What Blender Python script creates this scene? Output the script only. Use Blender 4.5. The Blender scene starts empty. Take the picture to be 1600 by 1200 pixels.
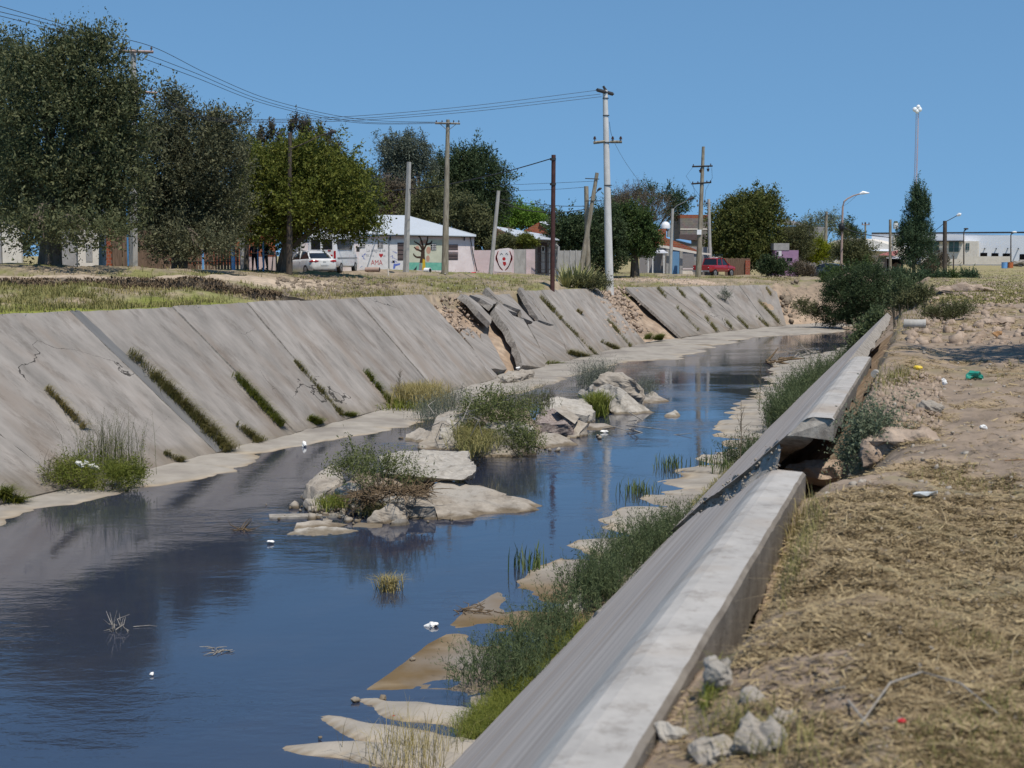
import bpy, bmesh, math, random
import numpy as np
from mathutils import Vector, Matrix
from math import radians, sin, cos, pi, atan2, hypot

# ------------------------------------------------------------------ camera, sky, sun, exposure
SC = bpy.context.scene
COL = SC.collection
F = 2222.2                                # focal length in photo pixels (50 mm on 36 mm, 1600 wide)
TILT = math.atan(200.0 / F)               # horizon 200 px above the middle of the frame
cam = bpy.data.objects.new("camera", bpy.data.cameras.new("camera"))
COL.objects.link(cam)
cam.data.sensor_width = 36.0
cam.data.lens = 50.0
cam.data.clip_start = 0.1
cam.data.clip_end = 20000.0
cam.location = (0, 0, 0)
cam.rotation_euler = (pi / 2 - TILT, 0, 0)
cam.data.dof.use_dof = True
cam.data.dof.focus_distance = 48.0
cam.data.dof.aperture_fstop = 4.5
SC.camera = cam
SUN_EL = radians(63)
SUN_H = Vector((0.48, -0.88, 0)).normalized()        # from the right, behind the camera
SUNV = Vector((SUN_H.x * cos(SUN_EL), SUN_H.y * cos(SUN_EL), sin(SUN_EL)))
W = bpy.data.worlds.new("World")
SC.world = W
W.use_nodes = True
nt = W.node_tree
nt.nodes.clear()
sky = nt.nodes.new("ShaderNodeTexSky")
sky.sky_type = 'NISHITA'
sky.sun_disc = False
sky.sun_elevation = SUN_EL
sky.sun_rotation = atan2(SUN_H.x, SUN_H.y)
sky.air_density = 1.0
sky.dust_density = 0.1
sky.ozone_density = 7.5
sky.altitude = 300
bg = nt.nodes.new("ShaderNodeBackground")
bg.inputs[1].default_value = 0.135
wo = nt.nodes.new("ShaderNodeOutputWorld")
# look the sky up a little higher than the true elevation: the air here is clear right down to the horizon
tcw = nt.nodes.new("ShaderNodeTexCoord"); spw = nt.nodes.new("ShaderNodeSeparateXYZ"); maw = nt.nodes.new("ShaderNodeMath"); maw.operation = 'MULTIPLY_ADD'
maw.inputs[1].default_value = 0.60; maw.inputs[2].default_value = 0.213
cbw = nt.nodes.new("ShaderNodeCombineXYZ"); nmw = nt.nodes.new("ShaderNodeVectorMath"); nmw.operation = 'NORMALIZE'
nt.links.new(tcw.outputs['Generated'], spw.inputs[0]); nt.links.new(spw.outputs[0], cbw.inputs[0]); nt.links.new(spw.outputs[1], cbw.inputs[1])
nt.links.new(spw.outputs[2], maw.inputs[0]); nt.links.new(maw.outputs[0], cbw.inputs[2]); nt.links.new(cbw.outputs[0], nmw.inputs[0]); nt.links.new(nmw.outputs[0], sky.inputs[0])
tin = nt.nodes.new("ShaderNodeMix"); tin.data_type = 'RGBA'; tin.blend_type = 'MULTIPLY'; tin.inputs[0].default_value = 1.0; tin.inputs[7].default_value = (0.93, 1.055, 0.97, 1)
nt.links.new(sky.outputs[0], tin.inputs[6]); nt.links.new(tin.outputs[2], bg.inputs[0])
nt.links.new(bg.outputs[0], wo.inputs[0])
sl = bpy.data.lights.new("sun", 'SUN')
sl.energy = 4.6
sl.angle = radians(0.53)
sl.color = (1.0, 0.93, 0.825)
so = bpy.data.objects.new("sun", sl)
COL.objects.link(so)
so.rotation_euler = SUNV.to_track_quat('Z', 'Y').to_euler()
so.location = (60, -60, 90)
SC.view_settings.view_transform = 'Standard'
SC.view_settings.look = 'None'
SC.view_settings.exposure = 0.0
SC.view_settings.gamma = 1.0
SC.cycles.max_bounces = 6
SC.cycles.transparent_max_bounces = 12
SC.cycles.caustics_reflective = False
SC.cycles.caustics_refractive = False

# ------------------------------------------------------------------ photo geometry
CT, ST = math.cos(TILT), math.sin(TILT)
def rayd(px, py):
    x = (px - 800) / F; v = (600 - py) / F
    y = CT + v * ST; z = -ST + v * CT
    return x / y, z / y                    # per metre of depth
def at(px, py, Y):
    a, b = rayd(px, py)
    return Vector((a * Y, Y, b * Y))
def onz(px, py, z):
    a, b = rayd(px, py)
    Y = z / b
    return Vector((a * Y, Y, z))
rng = np.random.default_rng(7)
random.seed(7)

def _h(ix, iy, s):
    n = (ix * 374761393 + iy * 668265263 + s * 974711) & 0xffffffff
    n = ((n ^ (n >> 13)) * 1274126177) & 0xffffffff
    return ((n ^ (n >> 16)) & 0xffff) / 65535.0
def vn(x, y, s=0):
    x = np.asarray(x, float); y = np.asarray(y, float)
    ix = np.floor(x).astype(np.int64); iy = np.floor(y).astype(np.int64)
    fx = x - ix; fy = y - iy
    fx = fx * fx * (3 - 2 * fx); fy = fy * fy * (3 - 2 * fy)
    a = _h(ix, iy, s) * (1 - fx) + _h(ix + 1, iy, s) * fx
    b = _h(ix, iy + 1, s) * (1 - fx) + _h(ix + 1, iy + 1, s) * fx
    return (a * (1 - fy) + b * fy) * 2 - 1
def fbm(x, y, o=4, s=0):
    r = 0; a = 1.0
    for k in range(o):
        r = r + a * vn(x * 2 ** k + 13.7 * k, y * 2 ** k + 7.1 * k, s + k); a *= 0.5
    return r
def sstep(a, b, x):
    t = np.clip((np.asarray(x, float) - a) / (b - a), 0, 1)
    return t * t * (3 - 2 * t)

# ------------------------------------------------------------------ channel geometry
TOE_C = [5.86432535e-05, -9.28063505e-03, 7.92328694e-01, -2.65066383e+01]
ZTOE = -4.93
RUN = 4.55
def xtoe(y): return np.polyval(TOE_C, y)
def ztop(y): return np.polyval([-1.47078040e-05, -8.60214236e-03, -1.10040299], y)
PY = np.linspace(8, 124, 1200)
PX = xtoe(PY)
_d = np.gradient(PX, PY)
NX, NY = -1 / np.sqrt(1 + _d * _d), _d / np.sqrt(1 + _d * _d)
OX, OY = PX + RUN * NX, PY + RUN * NY          # left bank's upper edge in plan
def p_toe(px, py):                              # parameter of a toe pixel
    a, b = rayd(px, py)
    return ZTOE / b
def p_top(px):
    a, b = rayd(px, 480)
    k = int(np.argmin(abs(OX / OY - a)))
    return PY[k]
def toe_pt(p): return Vector((float(xtoe(p)), p, ZTOE))
def top_pt(p):
    x = float(np.interp(p, PY, OX)); y = float(np.interp(p, PY, OY))
    return Vector((x, y, float(ztop(y))))
def slope_n(p):
    a = toe_pt(p); b = top_pt(p); c = toe_pt(p + 1)
    return (c - a).cross(b - a).normalized()
def left_side(x, y):
    """distance outward (left) from the toe line; RUN at the upper edge"""
    x = np.asarray(x, float); y = np.asarray(y, float)
    p = y.copy()
    for _ in range(4):
        nx = np.interp(p, PY, NX); ny = np.interp(p, PY, NY)
        dx = x - np.interp(p, PY, PX); dy = y - p
        p = np.clip(p - (dx * ny - dy * nx) * nx, 8, 124)
    nx = np.interp(p, PY, NX); ny = np.interp(p, PY, NY)
    return (x - np.interp(p, PY, PX)) * nx + (y - p) * ny, p
def slope_z(a, p):
    yt = np.interp(p, PY, OY)
    return ZTOE + np.clip(a / RUN, -1, 1.3) * (ztop(yt) - ZTOE)
def onslope(px, py, off=0.0):
    a, b = rayd(px, py)
    lo, hi = 15.0, 124.0
    Ys = np.linspace(lo, hi, 2200)
    s, p = left_side(a * Ys, Ys)
    f = b * Ys - slope_z(s, p) - off
    k = np.where((f[:-1] > 0) & (f[1:] <= 0) & (s[1:] > -0.8))[0]
    k = int(k[0]) if len(k) else int(np.argmin(abs(f)))
    t = f[k] / (f[k] - f[k + 1]) if k + 1 < len(f) and f[k] != f[k + 1] else 0
    Y = Ys[k] + t * (Ys[1] - Ys[0])
    return Vector((a * Y, Y, b * Y))
# right bank: coping's outer line, along = e, inward = ni
E2 = Vector((0.2829, 0.9591, 0)); NI = Vector((-0.9591, 0.2829, 0))
RO = Vector((-0.883, 0, 0))
RRUN, RZT, RZB = 3.61, -1.5, -4.95
def right_side(x, y):
    dx = np.asarray(x, float) + 0.883; dy = np.asarray(y, float)
    return dx * 0.9591 - dy * 0.2829, dx * 0.2829 + dy * 0.9591      # outward distance, along
def rpt(s, w, z=0.0):                      # s along, w inward from the outer edge
    v = RO + E2 * s + NI * w
    return Vector((v.x, v.y, z))
# left bank anchors: (px, py, depth)
ANC = [(208,423,62),(60,412,60),(150,416,59),(100,433,51),(250,433,52),(380,432,56),(100,450,45),(300,452,46),(420,460,50),(20,470,37),
       (365,422,80),(290,424,74),(485,431,88),(425,423,82),(600,423,99),(740,427,102),(698,426,92),(560,440,74),(640,440,78),(863,436,80),
       (953,438,88),(900,432,97),(780,440,82),(1000,428,128),(1094,433,118),(1120,433,138),(1165,431,140),(1047,427,138),(1210,432,135),
       (1040,436,112),(1290,436,150),(1390,435,150),(1340,436,140),(1475,414,225),(1590,413,225),(0,422,95),(200,414,150),(600,411,220),
       (900,412,240),(1250,420,240),(1100,424,185)]
AP = np.array([[at(*a).x, a[2], at(*a).z] for a in ANC] + [[top_pt(p).x, top_pt(p).y, top_pt(p).z - 0.02] for p in np.arange(26, 112, 3.0)])
def ZL(x, y):
    x = np.asarray(x, float); y = np.asarray(y, float)
    num = np.zeros_like(x); den = np.zeros_like(x)
    sc = 1 + 0.0 * y
    for ax, ay, az in AP:
        d2 = ((x - ax) ** 2 + (y - ay) ** 2) / (1 + (ay / 60.0) ** 2)
        w = 1.0 / (d2 + 0.35) ** 1.6
        num += w * az; den += w
    base = num / den
    far = sstep(200, 420, y)
    return base * (1 - far) + (-1.2) * far
def ZR(x, y):
    x = np.asarray(x, float); y = np.asarray(y, float)
    d, s = right_side(x, y)
    z = -1.60 + 0.05 * sstep(0.4, 3, d) * (1 - sstep(16, 60, y)) - 0.12 * sstep(35, 80, y)
    z = z - (0.07 + 0.09 * vn(s * 1.1, s * 0, 61)) * (1 - sstep(0.12, 0.75, d)) * (1 - sstep(8.5, 11.5, s))
    crev = 0.55 + 0.6 * vn(s * 0.7, s * 0.0, 77)
    z = np.where((d < 1.2) & (s < 26), z + 0.10 * (1 - sstep(0.4, 1.2, d)), z)
    z = z - 0.46 * np.clip(crev, 0, 1.1) * np.exp(-(np.maximum(0, d - 0.04) / 0.10) ** 2) * (1 - sstep(25, 45, s))
    far = sstep(110, 220, y)
    return z * (1 - far) + (-1.35) * far
def HT(x, y, noise=True):
    x = np.asarray(x, float); y = np.asarray(y, float)
    a, p = left_side(x, y)
    sl_ = a - RUN
    d, s = right_side(x, y)
    d = d - 1.9 * sstep(42.5, 50, s) * (1 - .6 * sstep(70, 100, s)) + sstep(43, 52, s) * (1.1 * vn(s * .22, s * 0, 45) + .6 * vn(s * .9, s * 0, 46))
    n1 = fbm(x * 0.55, y * 0.55, 4, 3)
    n2 = fbm(x * 2.7, y * 2.7, 3, 11)
    zl = ZL(x, y) + (0.10 * n1 + 0.035 * n2) * sstep(0.1, 1.5, sl_)
    zr = ZR(x, y) + (0.048 * n1 + 0.028 * n2) * sstep(0.05, 0.7, d) + (0.02 * np.maximum(0, n1) + 0.022 * fbm(x * 8.0, y * 8.0, 3, 19)) * (1 - sstep(10, 30, y)) * sstep(0.0, 0.3, d)
    cl = sstep(101, 117, y + 2.0 * n1)
    # earth under the slabs
    el = slope_z(a, p) - 0.42 + 0.16 * n1 + 0.07 * n2
    u = np.clip(-d / RRUN, 0, 1.4)
    er = RZT - 0.55 - u * (RZT - RZB) + 0.1 * n1
    pit = np.exp(-((s - 12.6) / 1.5) ** 2 - ((d + 0.15) / 0.55) ** 2) * 1.3
    er = er - pit
    ch = np.maximum(np.maximum(el, er), -5.75)
    mid = -1.9 + 0.5 * n1
    ch = ch * (1 - cl) + mid * cl
    z = np.where(sl_ > 0, zl, np.where(d > 0, zr - pit * 0.8, ch))
    # beyond the end of the lining both banks run together
    w = sstep(-6, 10, d)
    both = zl * (1 - w) + zr * w
    t = sstep(118, 130, y)
    return z * (1 - t) + both * t
def gz(x, y): return float(HT(np.array([x]), np.array([y]))[0])
def onH(px, py, lo=2.0, hi=400.0):
    a, b = rayd(px, py)
    Ys = np.geomspace(lo, hi, 900)
    f = b * Ys - HT(a * Ys, Ys)
    k = np.where((f[:-1] > 0) & (f[1:] <= 0))[0]
    k = int(k[0]) if len(k) else int(np.argmin(abs(f)))
    Y = Ys[k]
    if k + 1 < len(Ys) and f[k] != f[k + 1]: Y = Ys[k] + f[k] / (f[k] - f[k + 1]) * (Ys[k + 1] - Ys[k])
    return Vector((a * Y, Y, b * Y))
def gnd(px, Y, dz=0.0):                    # ground point seen in picture column px at depth Y
    a, b = rayd(px, 430)
    return Vector((a * Y, Y, gz(a * Y, Y) + dz))

# ------------------------------------------------------------------ materials
def _n(t, k, **kw):
    n = t.nodes.new(k)
    for a, v in kw.items(): setattr(n, a, v)
    return n
def srgb(r, g, b):
    f = lambda c: ((c / 255 + 0.055) / 1.055) ** 2.4 if c > 10 else c / 255 / 12.92
    return (f(r), f(g), f(b), 1)
MATS = {}
def mat(name, c1, c2=None, scale=6.0, detail=6, rough=0.85, bump=0.0, bscale=30.0, stretch=(1,1,1), c3=None, s3=1.2, spec=0.3, metal=0.0,
        uv=False, rnd=0.0, lo=0.35, hi=0.65, bdist=0.02, attr=False, crack=0.0, blot=None):
    """procedural surface: two noise-mixed colours, a third in broad patches, bump"""
    m = bpy.data.materials.new(name); m.use_nodes = True
    t = m.node_tree; t.nodes.clear()
    o = _n(t, "ShaderNodeOutputMaterial"); p = _n(t, "ShaderNodeBsdfPrincipled")
    t.links.new(p.outputs[0], o.inputs[0])
    p.inputs['Roughness'].default_value = rough
    p.inputs['Metallic'].default_value = metal
    p.inputs['Specular IOR Level'].default_value = spec
    c1 = tuple(c1) + (1,) if len(c1) == 3 else c1
    c2 = c1 if c2 is None else (tuple(c2) + (1,) if len(c2) == 3 else c2)
    tc = _n(t, "ShaderNodeTexCoord"); mp = _n(t, "ShaderNodeMapping")
    mp.inputs['Scale'].default_value = stretch
    t.links.new(tc.outputs['UV' if uv else 'Object'], mp.inputs[0])
    vec = mp.outputs[0]
    if rnd:
        oi = _n(t, "ShaderNodeObjectInfo"); ad = _n(t, "ShaderNodeVectorMath", operation='ADD'); mu = _n(t, "ShaderNodeMath", operation='MULTIPLY')
        mu.inputs[1].default_value = 37.0
        t.links.new(oi.outputs['Random'], mu.inputs[0]); t.links.new(mp.outputs[0], ad.inputs[0]); t.links.new(mu.outputs[0], ad.inputs[1])
        vec = ad.outputs[0]
    n1 = _n(t, "ShaderNodeTexNoise"); n1.inputs['Scale'].default_value = scale; n1.inputs['Detail'].default_value = detail; n1.inputs['Roughness'].default_value = 0.65
    t.links.new(vec, n1.inputs[0])
    mr = _n(t, "ShaderNodeMapRange"); mr.inputs[1].default_value = lo; mr.inputs[2].default_value = hi
    t.links.new(n1.outputs[0], mr.inputs[0])
    mx = _n(t, "ShaderNodeMix", data_type='RGBA'); mx.inputs[6].default_value = c1; mx.inputs[7].default_value = c2
    t.links.new(mr.outputs[0], mx.inputs[0])
    col = mx.outputs[2]
    if attr:
        at_ = _n(t, "ShaderNodeAttribute", attribute_name="Col"); m2 = _n(t, "ShaderNodeMix", data_type='RGBA', blend_type='MULTIPLY'); m2.inputs[0].default_value = 1
        t.links.new(at_.outputs[0], m2.inputs[6]); t.links.new(col, m2.inputs[7]); col = m2.outputs[2]
    if c3 is not None:
        n3 = _n(t, "ShaderNodeTexNoise"); n3.inputs['Scale'].default_value = s3; n3.inputs['Detail'].default_value = 5
        t.links.new(vec, n3.inputs[0])
        r3 = _n(t, "ShaderNodeMapRange"); r3.inputs[1].default_value = 0.5; r3.inputs[2].default_value = 0.68
        t.links.new(n3.outputs[0], r3.inputs[0])
        m3 = _n(t, "ShaderNodeMix", data_type='RGBA'); m3.inputs[7].default_value = tuple(c3) + (1,) if len(c3) == 3 else c3
        t.links.new(r3.outputs[0], m3.inputs[0]); t.links.new(col, m3.inputs[6]); col = m3.outputs[2]
    if blot:
        n4 = _n(t, "ShaderNodeTexNoise"); n4.inputs['Scale'].default_value = blot; n4.inputs['Detail'].default_value = 10; n4.inputs['Roughness'].default_value = 0.75
        m4 = _n(t, "ShaderNodeMapping"); m4.inputs['Location'].default_value = (4.3, 9.1, 2.2); t.links.new(vec, m4.inputs[0]); t.links.new(m4.outputs[0], n4.inputs[0])
        r4_ = _n(t, "ShaderNodeMapRange"); r4_.inputs[1].default_value = 0.52; r4_.inputs[2].default_value = 0.62; r4_.inputs[4].default_value = 0.55
        t.links.new(n4.outputs[0], r4_.inputs[0])
        x4 = _n(t, "ShaderNodeMix", data_type='RGBA', blend_type='MULTIPLY'); x4.inputs[7].default_value = (0.55, 0.52, 0.49, 1)
        t.links.new(r4_.outputs[0], x4.inputs[0]); t.links.new(col, x4.inputs[6]); col = x4.outputs[2]
    if crack:
        dn_ = _n(t, "ShaderNodeTexNoise"); dn_.inputs['Scale'].default_value = crack * 3; dn_.inputs['Detail'].default_value = 6
        va = _n(t, "ShaderNodeVectorMath", operation='MULTIPLY_ADD'); va.inputs[1].default_value = (0.5 / crack,) * 3
        vo = _n(t, "ShaderNodeTexVoronoi", feature='DISTANCE_TO_EDGE'); vo.inputs['Scale'].default_value = crack
        src = tc.outputs['UV' if uv else 'Object']
        t.links.new(src, dn_.inputs[0]); t.links.new(dn_.outputs[1], va.inputs[0]); t.links.new(src, va.inputs[2]); t.links.new(va.outputs[0], vo.inputs[0])
        ms_ = _n(t, "ShaderNodeTexNoise"); ms_.inputs['Scale'].default_value = crack * 0.9; t.links.new(src, ms_.inputs[0])
        mm = _n(t, "ShaderNodeMapRange"); mm.inputs[1].default_value = 0.56; mm.inputs[2].default_value = 0.66; mm.inputs[3].default_value = 0.0; mm.inputs[4].default_value = 0.0045
        t.links.new(ms_.outputs[0], mm.inputs[0])
        lt = _n(t, "ShaderNodeMath", operation='LESS_THAN'); t.links.new(vo.outputs['Distance'], lt.inputs[0]); t.links.new(mm.outputs[0], lt.inputs[1])
        x5 = _n(t, "ShaderNodeMix", data_type='RGBA'); x5.inputs[7].default_value = (0.05, 0.045, 0.04, 1)
        t.links.new(lt.outputs[0], x5.inputs[0]); t.links.new(col, x5.inputs[6]); col = x5.outputs[2]
    if rnd:
        hv = _n(t, "ShaderNodeHueSaturation"); vr = _n(t, "ShaderNodeMapRange"); vr.inputs[3].default_value = 1 - rnd; vr.inputs[4].default_value = 1 + rnd
        t.links.new(oi.outputs['Random'], vr.inputs[0]); t.links.new(vr.outputs[0], hv.inputs['Value']); t.links.new(col, hv.inputs['Color']); col = hv.outputs[0]
    t.links.new(col, p.inputs['Base Color'])
    if bump:
        nb = _n(t, "ShaderNodeTexNoise"); nb.inputs['Scale'].default_value = bscale; nb.inputs['Detail'].default_value = 8; nb.inputs['Roughness'].default_value = 0.7
        t.links.new(vec, nb.inputs[0])
        b = _n(t, "ShaderNodeBump"); b.inputs['Strength'].default_value = bump; b.inputs['Distance'].default_value = bdist
        t.links.new(nb.outputs[0], b.inputs['Height']); t.links.new(b.outputs[0], p.inputs['Normal'])
    MATS[name] = m
    return m
def leafmat(name, ca, cb, trans=0.25, gloss=0.12):
    m = bpy.data.materials.new(name); m.use_nodes = True
    t = m.node_tree; t.nodes.clear()
    o = _n(t, "ShaderNodeOutputMaterial")
    a = _n(t, "ShaderNodeAttribute", attribute_name="v")
    mx = _n(t, "ShaderNodeMix", data_type='RGBA'); mx.inputs[6].default_value = tuple(ca) + (1,); mx.inputs[7].default_value = tuple(cb) + (1,)
    t.links.new(a.outputs['Fac'], mx.inputs[0])
    d = _n(t, "ShaderNodeBsdfPrincipled"); d.inputs['Roughness'].default_value = 0.55; d.inputs['Specular IOR Level'].default_value = gloss
    tr = _n(t, "ShaderNodeBsdfTranslucent"); ms = _n(t, "ShaderNodeMixShader"); ms.inputs[0].default_value = trans
    t.links.new(mx.outputs[2], d.inputs['Base Color']); t.links.new(mx.outputs[2], tr.inputs[0])
    t.links.new(d.outputs[0], ms.inputs[1]); t.links.new(tr.outputs[0], ms.inputs[2]); t.links.new(ms.outputs[0], o.inputs[0])
    MATS[name] = m
    return m
def brickmat(name, c1, c2, mortar, sx=4.0, sy=8.0, rough=0.9):
    m = bpy.data.materials.new(name); m.use_nodes = True
    t = m.node_tree; p = t.nodes['Principled BSDF']; p.inputs['Roughness'].default_value = rough; p.inputs['Specular IOR Level'].default_value = 0.2
    tc = _n(t, "ShaderNodeTexCoord"); mp = _n(t, "ShaderNodeMapping"); mp.inputs['Rotation'].default_value = (pi / 2, 0, 0)
    b = _n(t, "ShaderNodeTexBrick"); b.inputs['Color1'].default_value = tuple(c1) + (1,); b.inputs['Color2'].default_value = tuple(c2) + (1,); b.inputs['Mortar'].default_value = tuple(mortar) + (1,)
    b.inputs['Scale'].default_value = 1.0; b.inputs['Brick Width'].default_value = 1 / sx; b.inputs['Row Height'].default_value = 1 / sy; b.inputs['Mortar Size'].default_value = 0.012
    n = _n(t, "ShaderNodeTexNoise"); n.inputs['Scale'].default_value = 1.7; n.inputs['Detail'].default_value = 6
    mx = _n(t, "ShaderNodeMix", data_type='RGBA', blend_type='MULTIPLY'); mx.inputs[0].default_value = 0.5
    t.links.new(tc.outputs['Object'], mp.inputs[0]); t.links.new(mp.outputs[0], b.inputs[0]); t.links.new(tc.outputs['Object'], n.inputs[0])
    t.links.new(b.outputs[0], mx.inputs[6]); t.links.new(n.outputs[1], mx.inputs[7]); t.links.new(mx.outputs[2], p.inputs['Base Color'])
    MATS[name] = m
    return m
def wavemat(name, c1, c2, freq, rough=0.5, metal=0.0, bump=0.4):
    """ribbed sheet metal: ridges across local X"""
    m = bpy.data.materials.new(name); m.use_nodes = True
    t = m.node_tree; p = t.nodes['Principled BSDF']; p.inputs['Roughness'].default_value = rough; p.inputs['Metallic'].default_value = metal
    tc = _n(t, "ShaderNodeTexCoord"); w = _n(t, "ShaderNodeTexWave"); w.inputs['Scale'].default_value = freq; w.inputs['Distortion'].default_value = 0
    n = _n(t, "ShaderNodeTexNoise"); n.inputs['Scale'].default_value = 0.9; n.inputs['Detail'].default_value = 6
    mx = _n(t, "ShaderNodeMix", data_type='RGBA'); mx.inputs[6].default_value = tuple(c1) + (1,); mx.inputs[7].default_value = tuple(c2) + (1,)
    b = _n(t, "ShaderNodeBump"); b.inputs['Strength'].default_value = bump; b.inputs['Distance'].default_value = 0.03
    t.links.new(tc.outputs['Object'], w.inputs[0]); t.links.new(tc.outputs['Object'], n.inputs[0]); t.links.new(n.outputs[0], mx.inputs[0])
    t.links.new(mx.outputs[2], p.inputs['Base Color']); t.links.new(w.outputs[1], b.inputs['Height']); t.links.new(b.outputs[0], p.inputs['Normal'])
    MATS[name] = m
    return m
def plain(name, c, rough=0.6, spec=0.4, metal=0.0):
    return mat(name, c, tuple(min(1, x * 0.82) for x in c), scale=4, rough=rough, spec=spec, metal=metal)
# ------------------------------------------------------------------ mesh helpers
def link(o, parent=None):
    COL.objects.link(o)
    if parent is not None: o.parent = parent
    return o
def tag(o, label=None, cat=None, group=None, kind=None):
    if label: o["label"] = label
    if cat: o["category"] = cat; o["kind"] = "thing"
    if group: o["group"] = group
    if kind: o["kind"] = kind
    return o
def thing(name, label, cat, loc=(0, 0, 0), rotz=0.0, group=None):
    o = bpy.data.objects.new(name, None); link(o)
    o.empty_display_size = 0.2
    o.location = loc; o.rotation_euler = (0, 0, rotz)
    return tag(o, label, cat, group)
def M_(m): return MATS[m] if isinstance(m, str) else m
def arrmesh(name, V, Fc, mats, parent=None, attr=None, smooth=False, col=None):
    """mesh object from numpy arrays (all faces the same size)"""
    me = bpy.data.meshes.new(name)
    V = np.asarray(V, np.float32); Fc = np.asarray(Fc, np.int32)
    k = Fc.shape[1]
    me.vertices.add(len(V)); me.vertices.foreach_set("co", V.ravel())
    me.loops.add(Fc.size); me.loops.foreach_set("vertex_index", Fc.ravel())
    me.polygons.add(len(Fc))
    me.polygons.foreach_set("loop_start", np.arange(0, Fc.size, k, dtype=np.int32))
    if smooth: me.polygons.foreach_set("use_smooth", np.ones(len(Fc), bool))
    for m in (mats if isinstance(mats, (list, tuple)) else [mats]): me.materials.append(M_(m))
    if attr is not None:
        a = me.attributes.new("v", 'FLOAT', 'POINT'); a.data.foreach_set("value", np.asarray(attr, np.float32))
    if col is not None:
        a = me.attributes.new("Col", 'FLOAT_COLOR', 'POINT'); a.data.foreach_set("color", np.asarray(col, np.float32).ravel())
    me.update(calc_edges=True)
    o = bpy.data.objects.new(name, me)
    return link(o, parent)
class MB:
    def __init__(s): s.v = []; s.f = []; s.m = []
    def add(s, vs, fs, m=0):
        b = len(s.v); s.v += [tuple(v) for v in vs]
        for f in fs: s.f.append(tuple(b + i for i in f)); s.m.append(m)
        return s
    def box(s, x0, x1, y0, y1, z0, z1, m=0, R=None):
        vs = [Vector((x, y, z)) for z in (z0, z1) for x, y in ((x0, y0), (x1, y0), (x1, y1), (x0, y1))]
        if R is not None: vs = [R @ v for v in vs]
        return s.add(vs, [(3, 2, 1, 0), (4, 5, 6, 7), (0, 1, 5, 4), (1, 2, 6, 5), (2, 3, 7, 6), (3, 0, 4, 7)], m)
    def tube(s, pts, rad, n=7, m=0, cap=True):
        pts = [Vector(p) for p in pts]
        if not isinstance(rad, (list, tuple)): rad = [rad] * len(pts)
        rings = []
        for i, p in enumerate(pts):
            d = (pts[min(i + 1, len(pts) - 1)] - pts[max(i - 1, 0)]).normalized()
            u = d.cross(Vector((0.3, 0.2, 1) if abs(d.z) < 0.9 else (1, 0.1, 0))).normalized(); w = d.cross(u)
            rings.append([p + (u * cos(2 * pi * k / n) + w * sin(2 * pi * k / n)) * rad[i] for k in range(n)])
        return s.loft(rings, m, cap)
    def loft(s, rings, m=0, cap=True, closed=True):
        n = len(rings[0]); vs = [v for r in rings for v in r]; fs = []
        for i in range(len(rings) - 1):
            for k in range(n if closed else n - 1):
                a, b = i * n + k, i * n + (k + 1) % n
                fs.append((a, b, b + n, a + n))
        if cap and closed:
            fs.append(tuple(range(n - 1, -1, -1))); fs.append(tuple((len(rings) - 1) * n + k for k in range(n)))
        return s.add(vs, fs, m)
    def cyl(s, p0, p1, r0, r1=None, n=14, m=0): return s.tube([p0, p1], [r0, r0 if r1 is None else r1], n, m)
    def prism(s, poly, vec, m=0):
        n = len(poly); vec = Vector(vec); a = [Vector(p) for p in poly]; b = [p + vec for p in a]
        return s.add(a + b, [tuple(range(n)), tuple(range(2 * n - 1, n - 1, -1))] + [(i, i + n, (i + 1) % n + n, (i + 1) % n) for i in range(n)], m)
    def ball(s, c, r, n=8, sq=(1, 1, 1), m=0):
        rings = []
        for i in range(n + 1):
            t = pi * (0.02 + 0.96 * i / n)
            rings.append([Vector(c) + Vector((sin(t) * cos(2 * pi * k / (2 * n)) * sq[0], sin(t) * sin(2 * pi * k / (2 * n)) * sq[1], cos(t) * sq[2])) * r for k in range(2 * n)])
        return s.loft(rings, m)
    def mesh(s, name):
        me = bpy.data.meshes.new(name); me.from_pydata(s.v, [], s.f)
        return me
    def build(s, name, mats, parent=None, smooth=False, bevel=0.0, fix=True):
        me = s.mesh(name)
        for m in (mats if isinstance(mats, (list, tuple)) else [mats]): me.materials.append(M_(m))
        me.polygons.foreach_set("material_index", s.m)
        if fix or bevel:
            b = bmesh.new(); b.from_mesh(me)
            bmesh.ops.recalc_face_normals(b, faces=b.faces)
            if bevel:
                bmesh.ops.bevel(b, geom=[e for e in b.edges if len(e.link_faces) == 2 and e.calc_face_angle(0) > 0.5], offset=bevel, segments=2, profile=0.6, affect='EDGES')
            b.to_mesh(me); b.free()
        if smooth:
            me.polygons.foreach_set("use_smooth", [True] * len(me.polygons))
            me.set_sharp_from_angle(angle=radians(40))
        return link(bpy.data.objects.new(name, me), parent)

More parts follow.
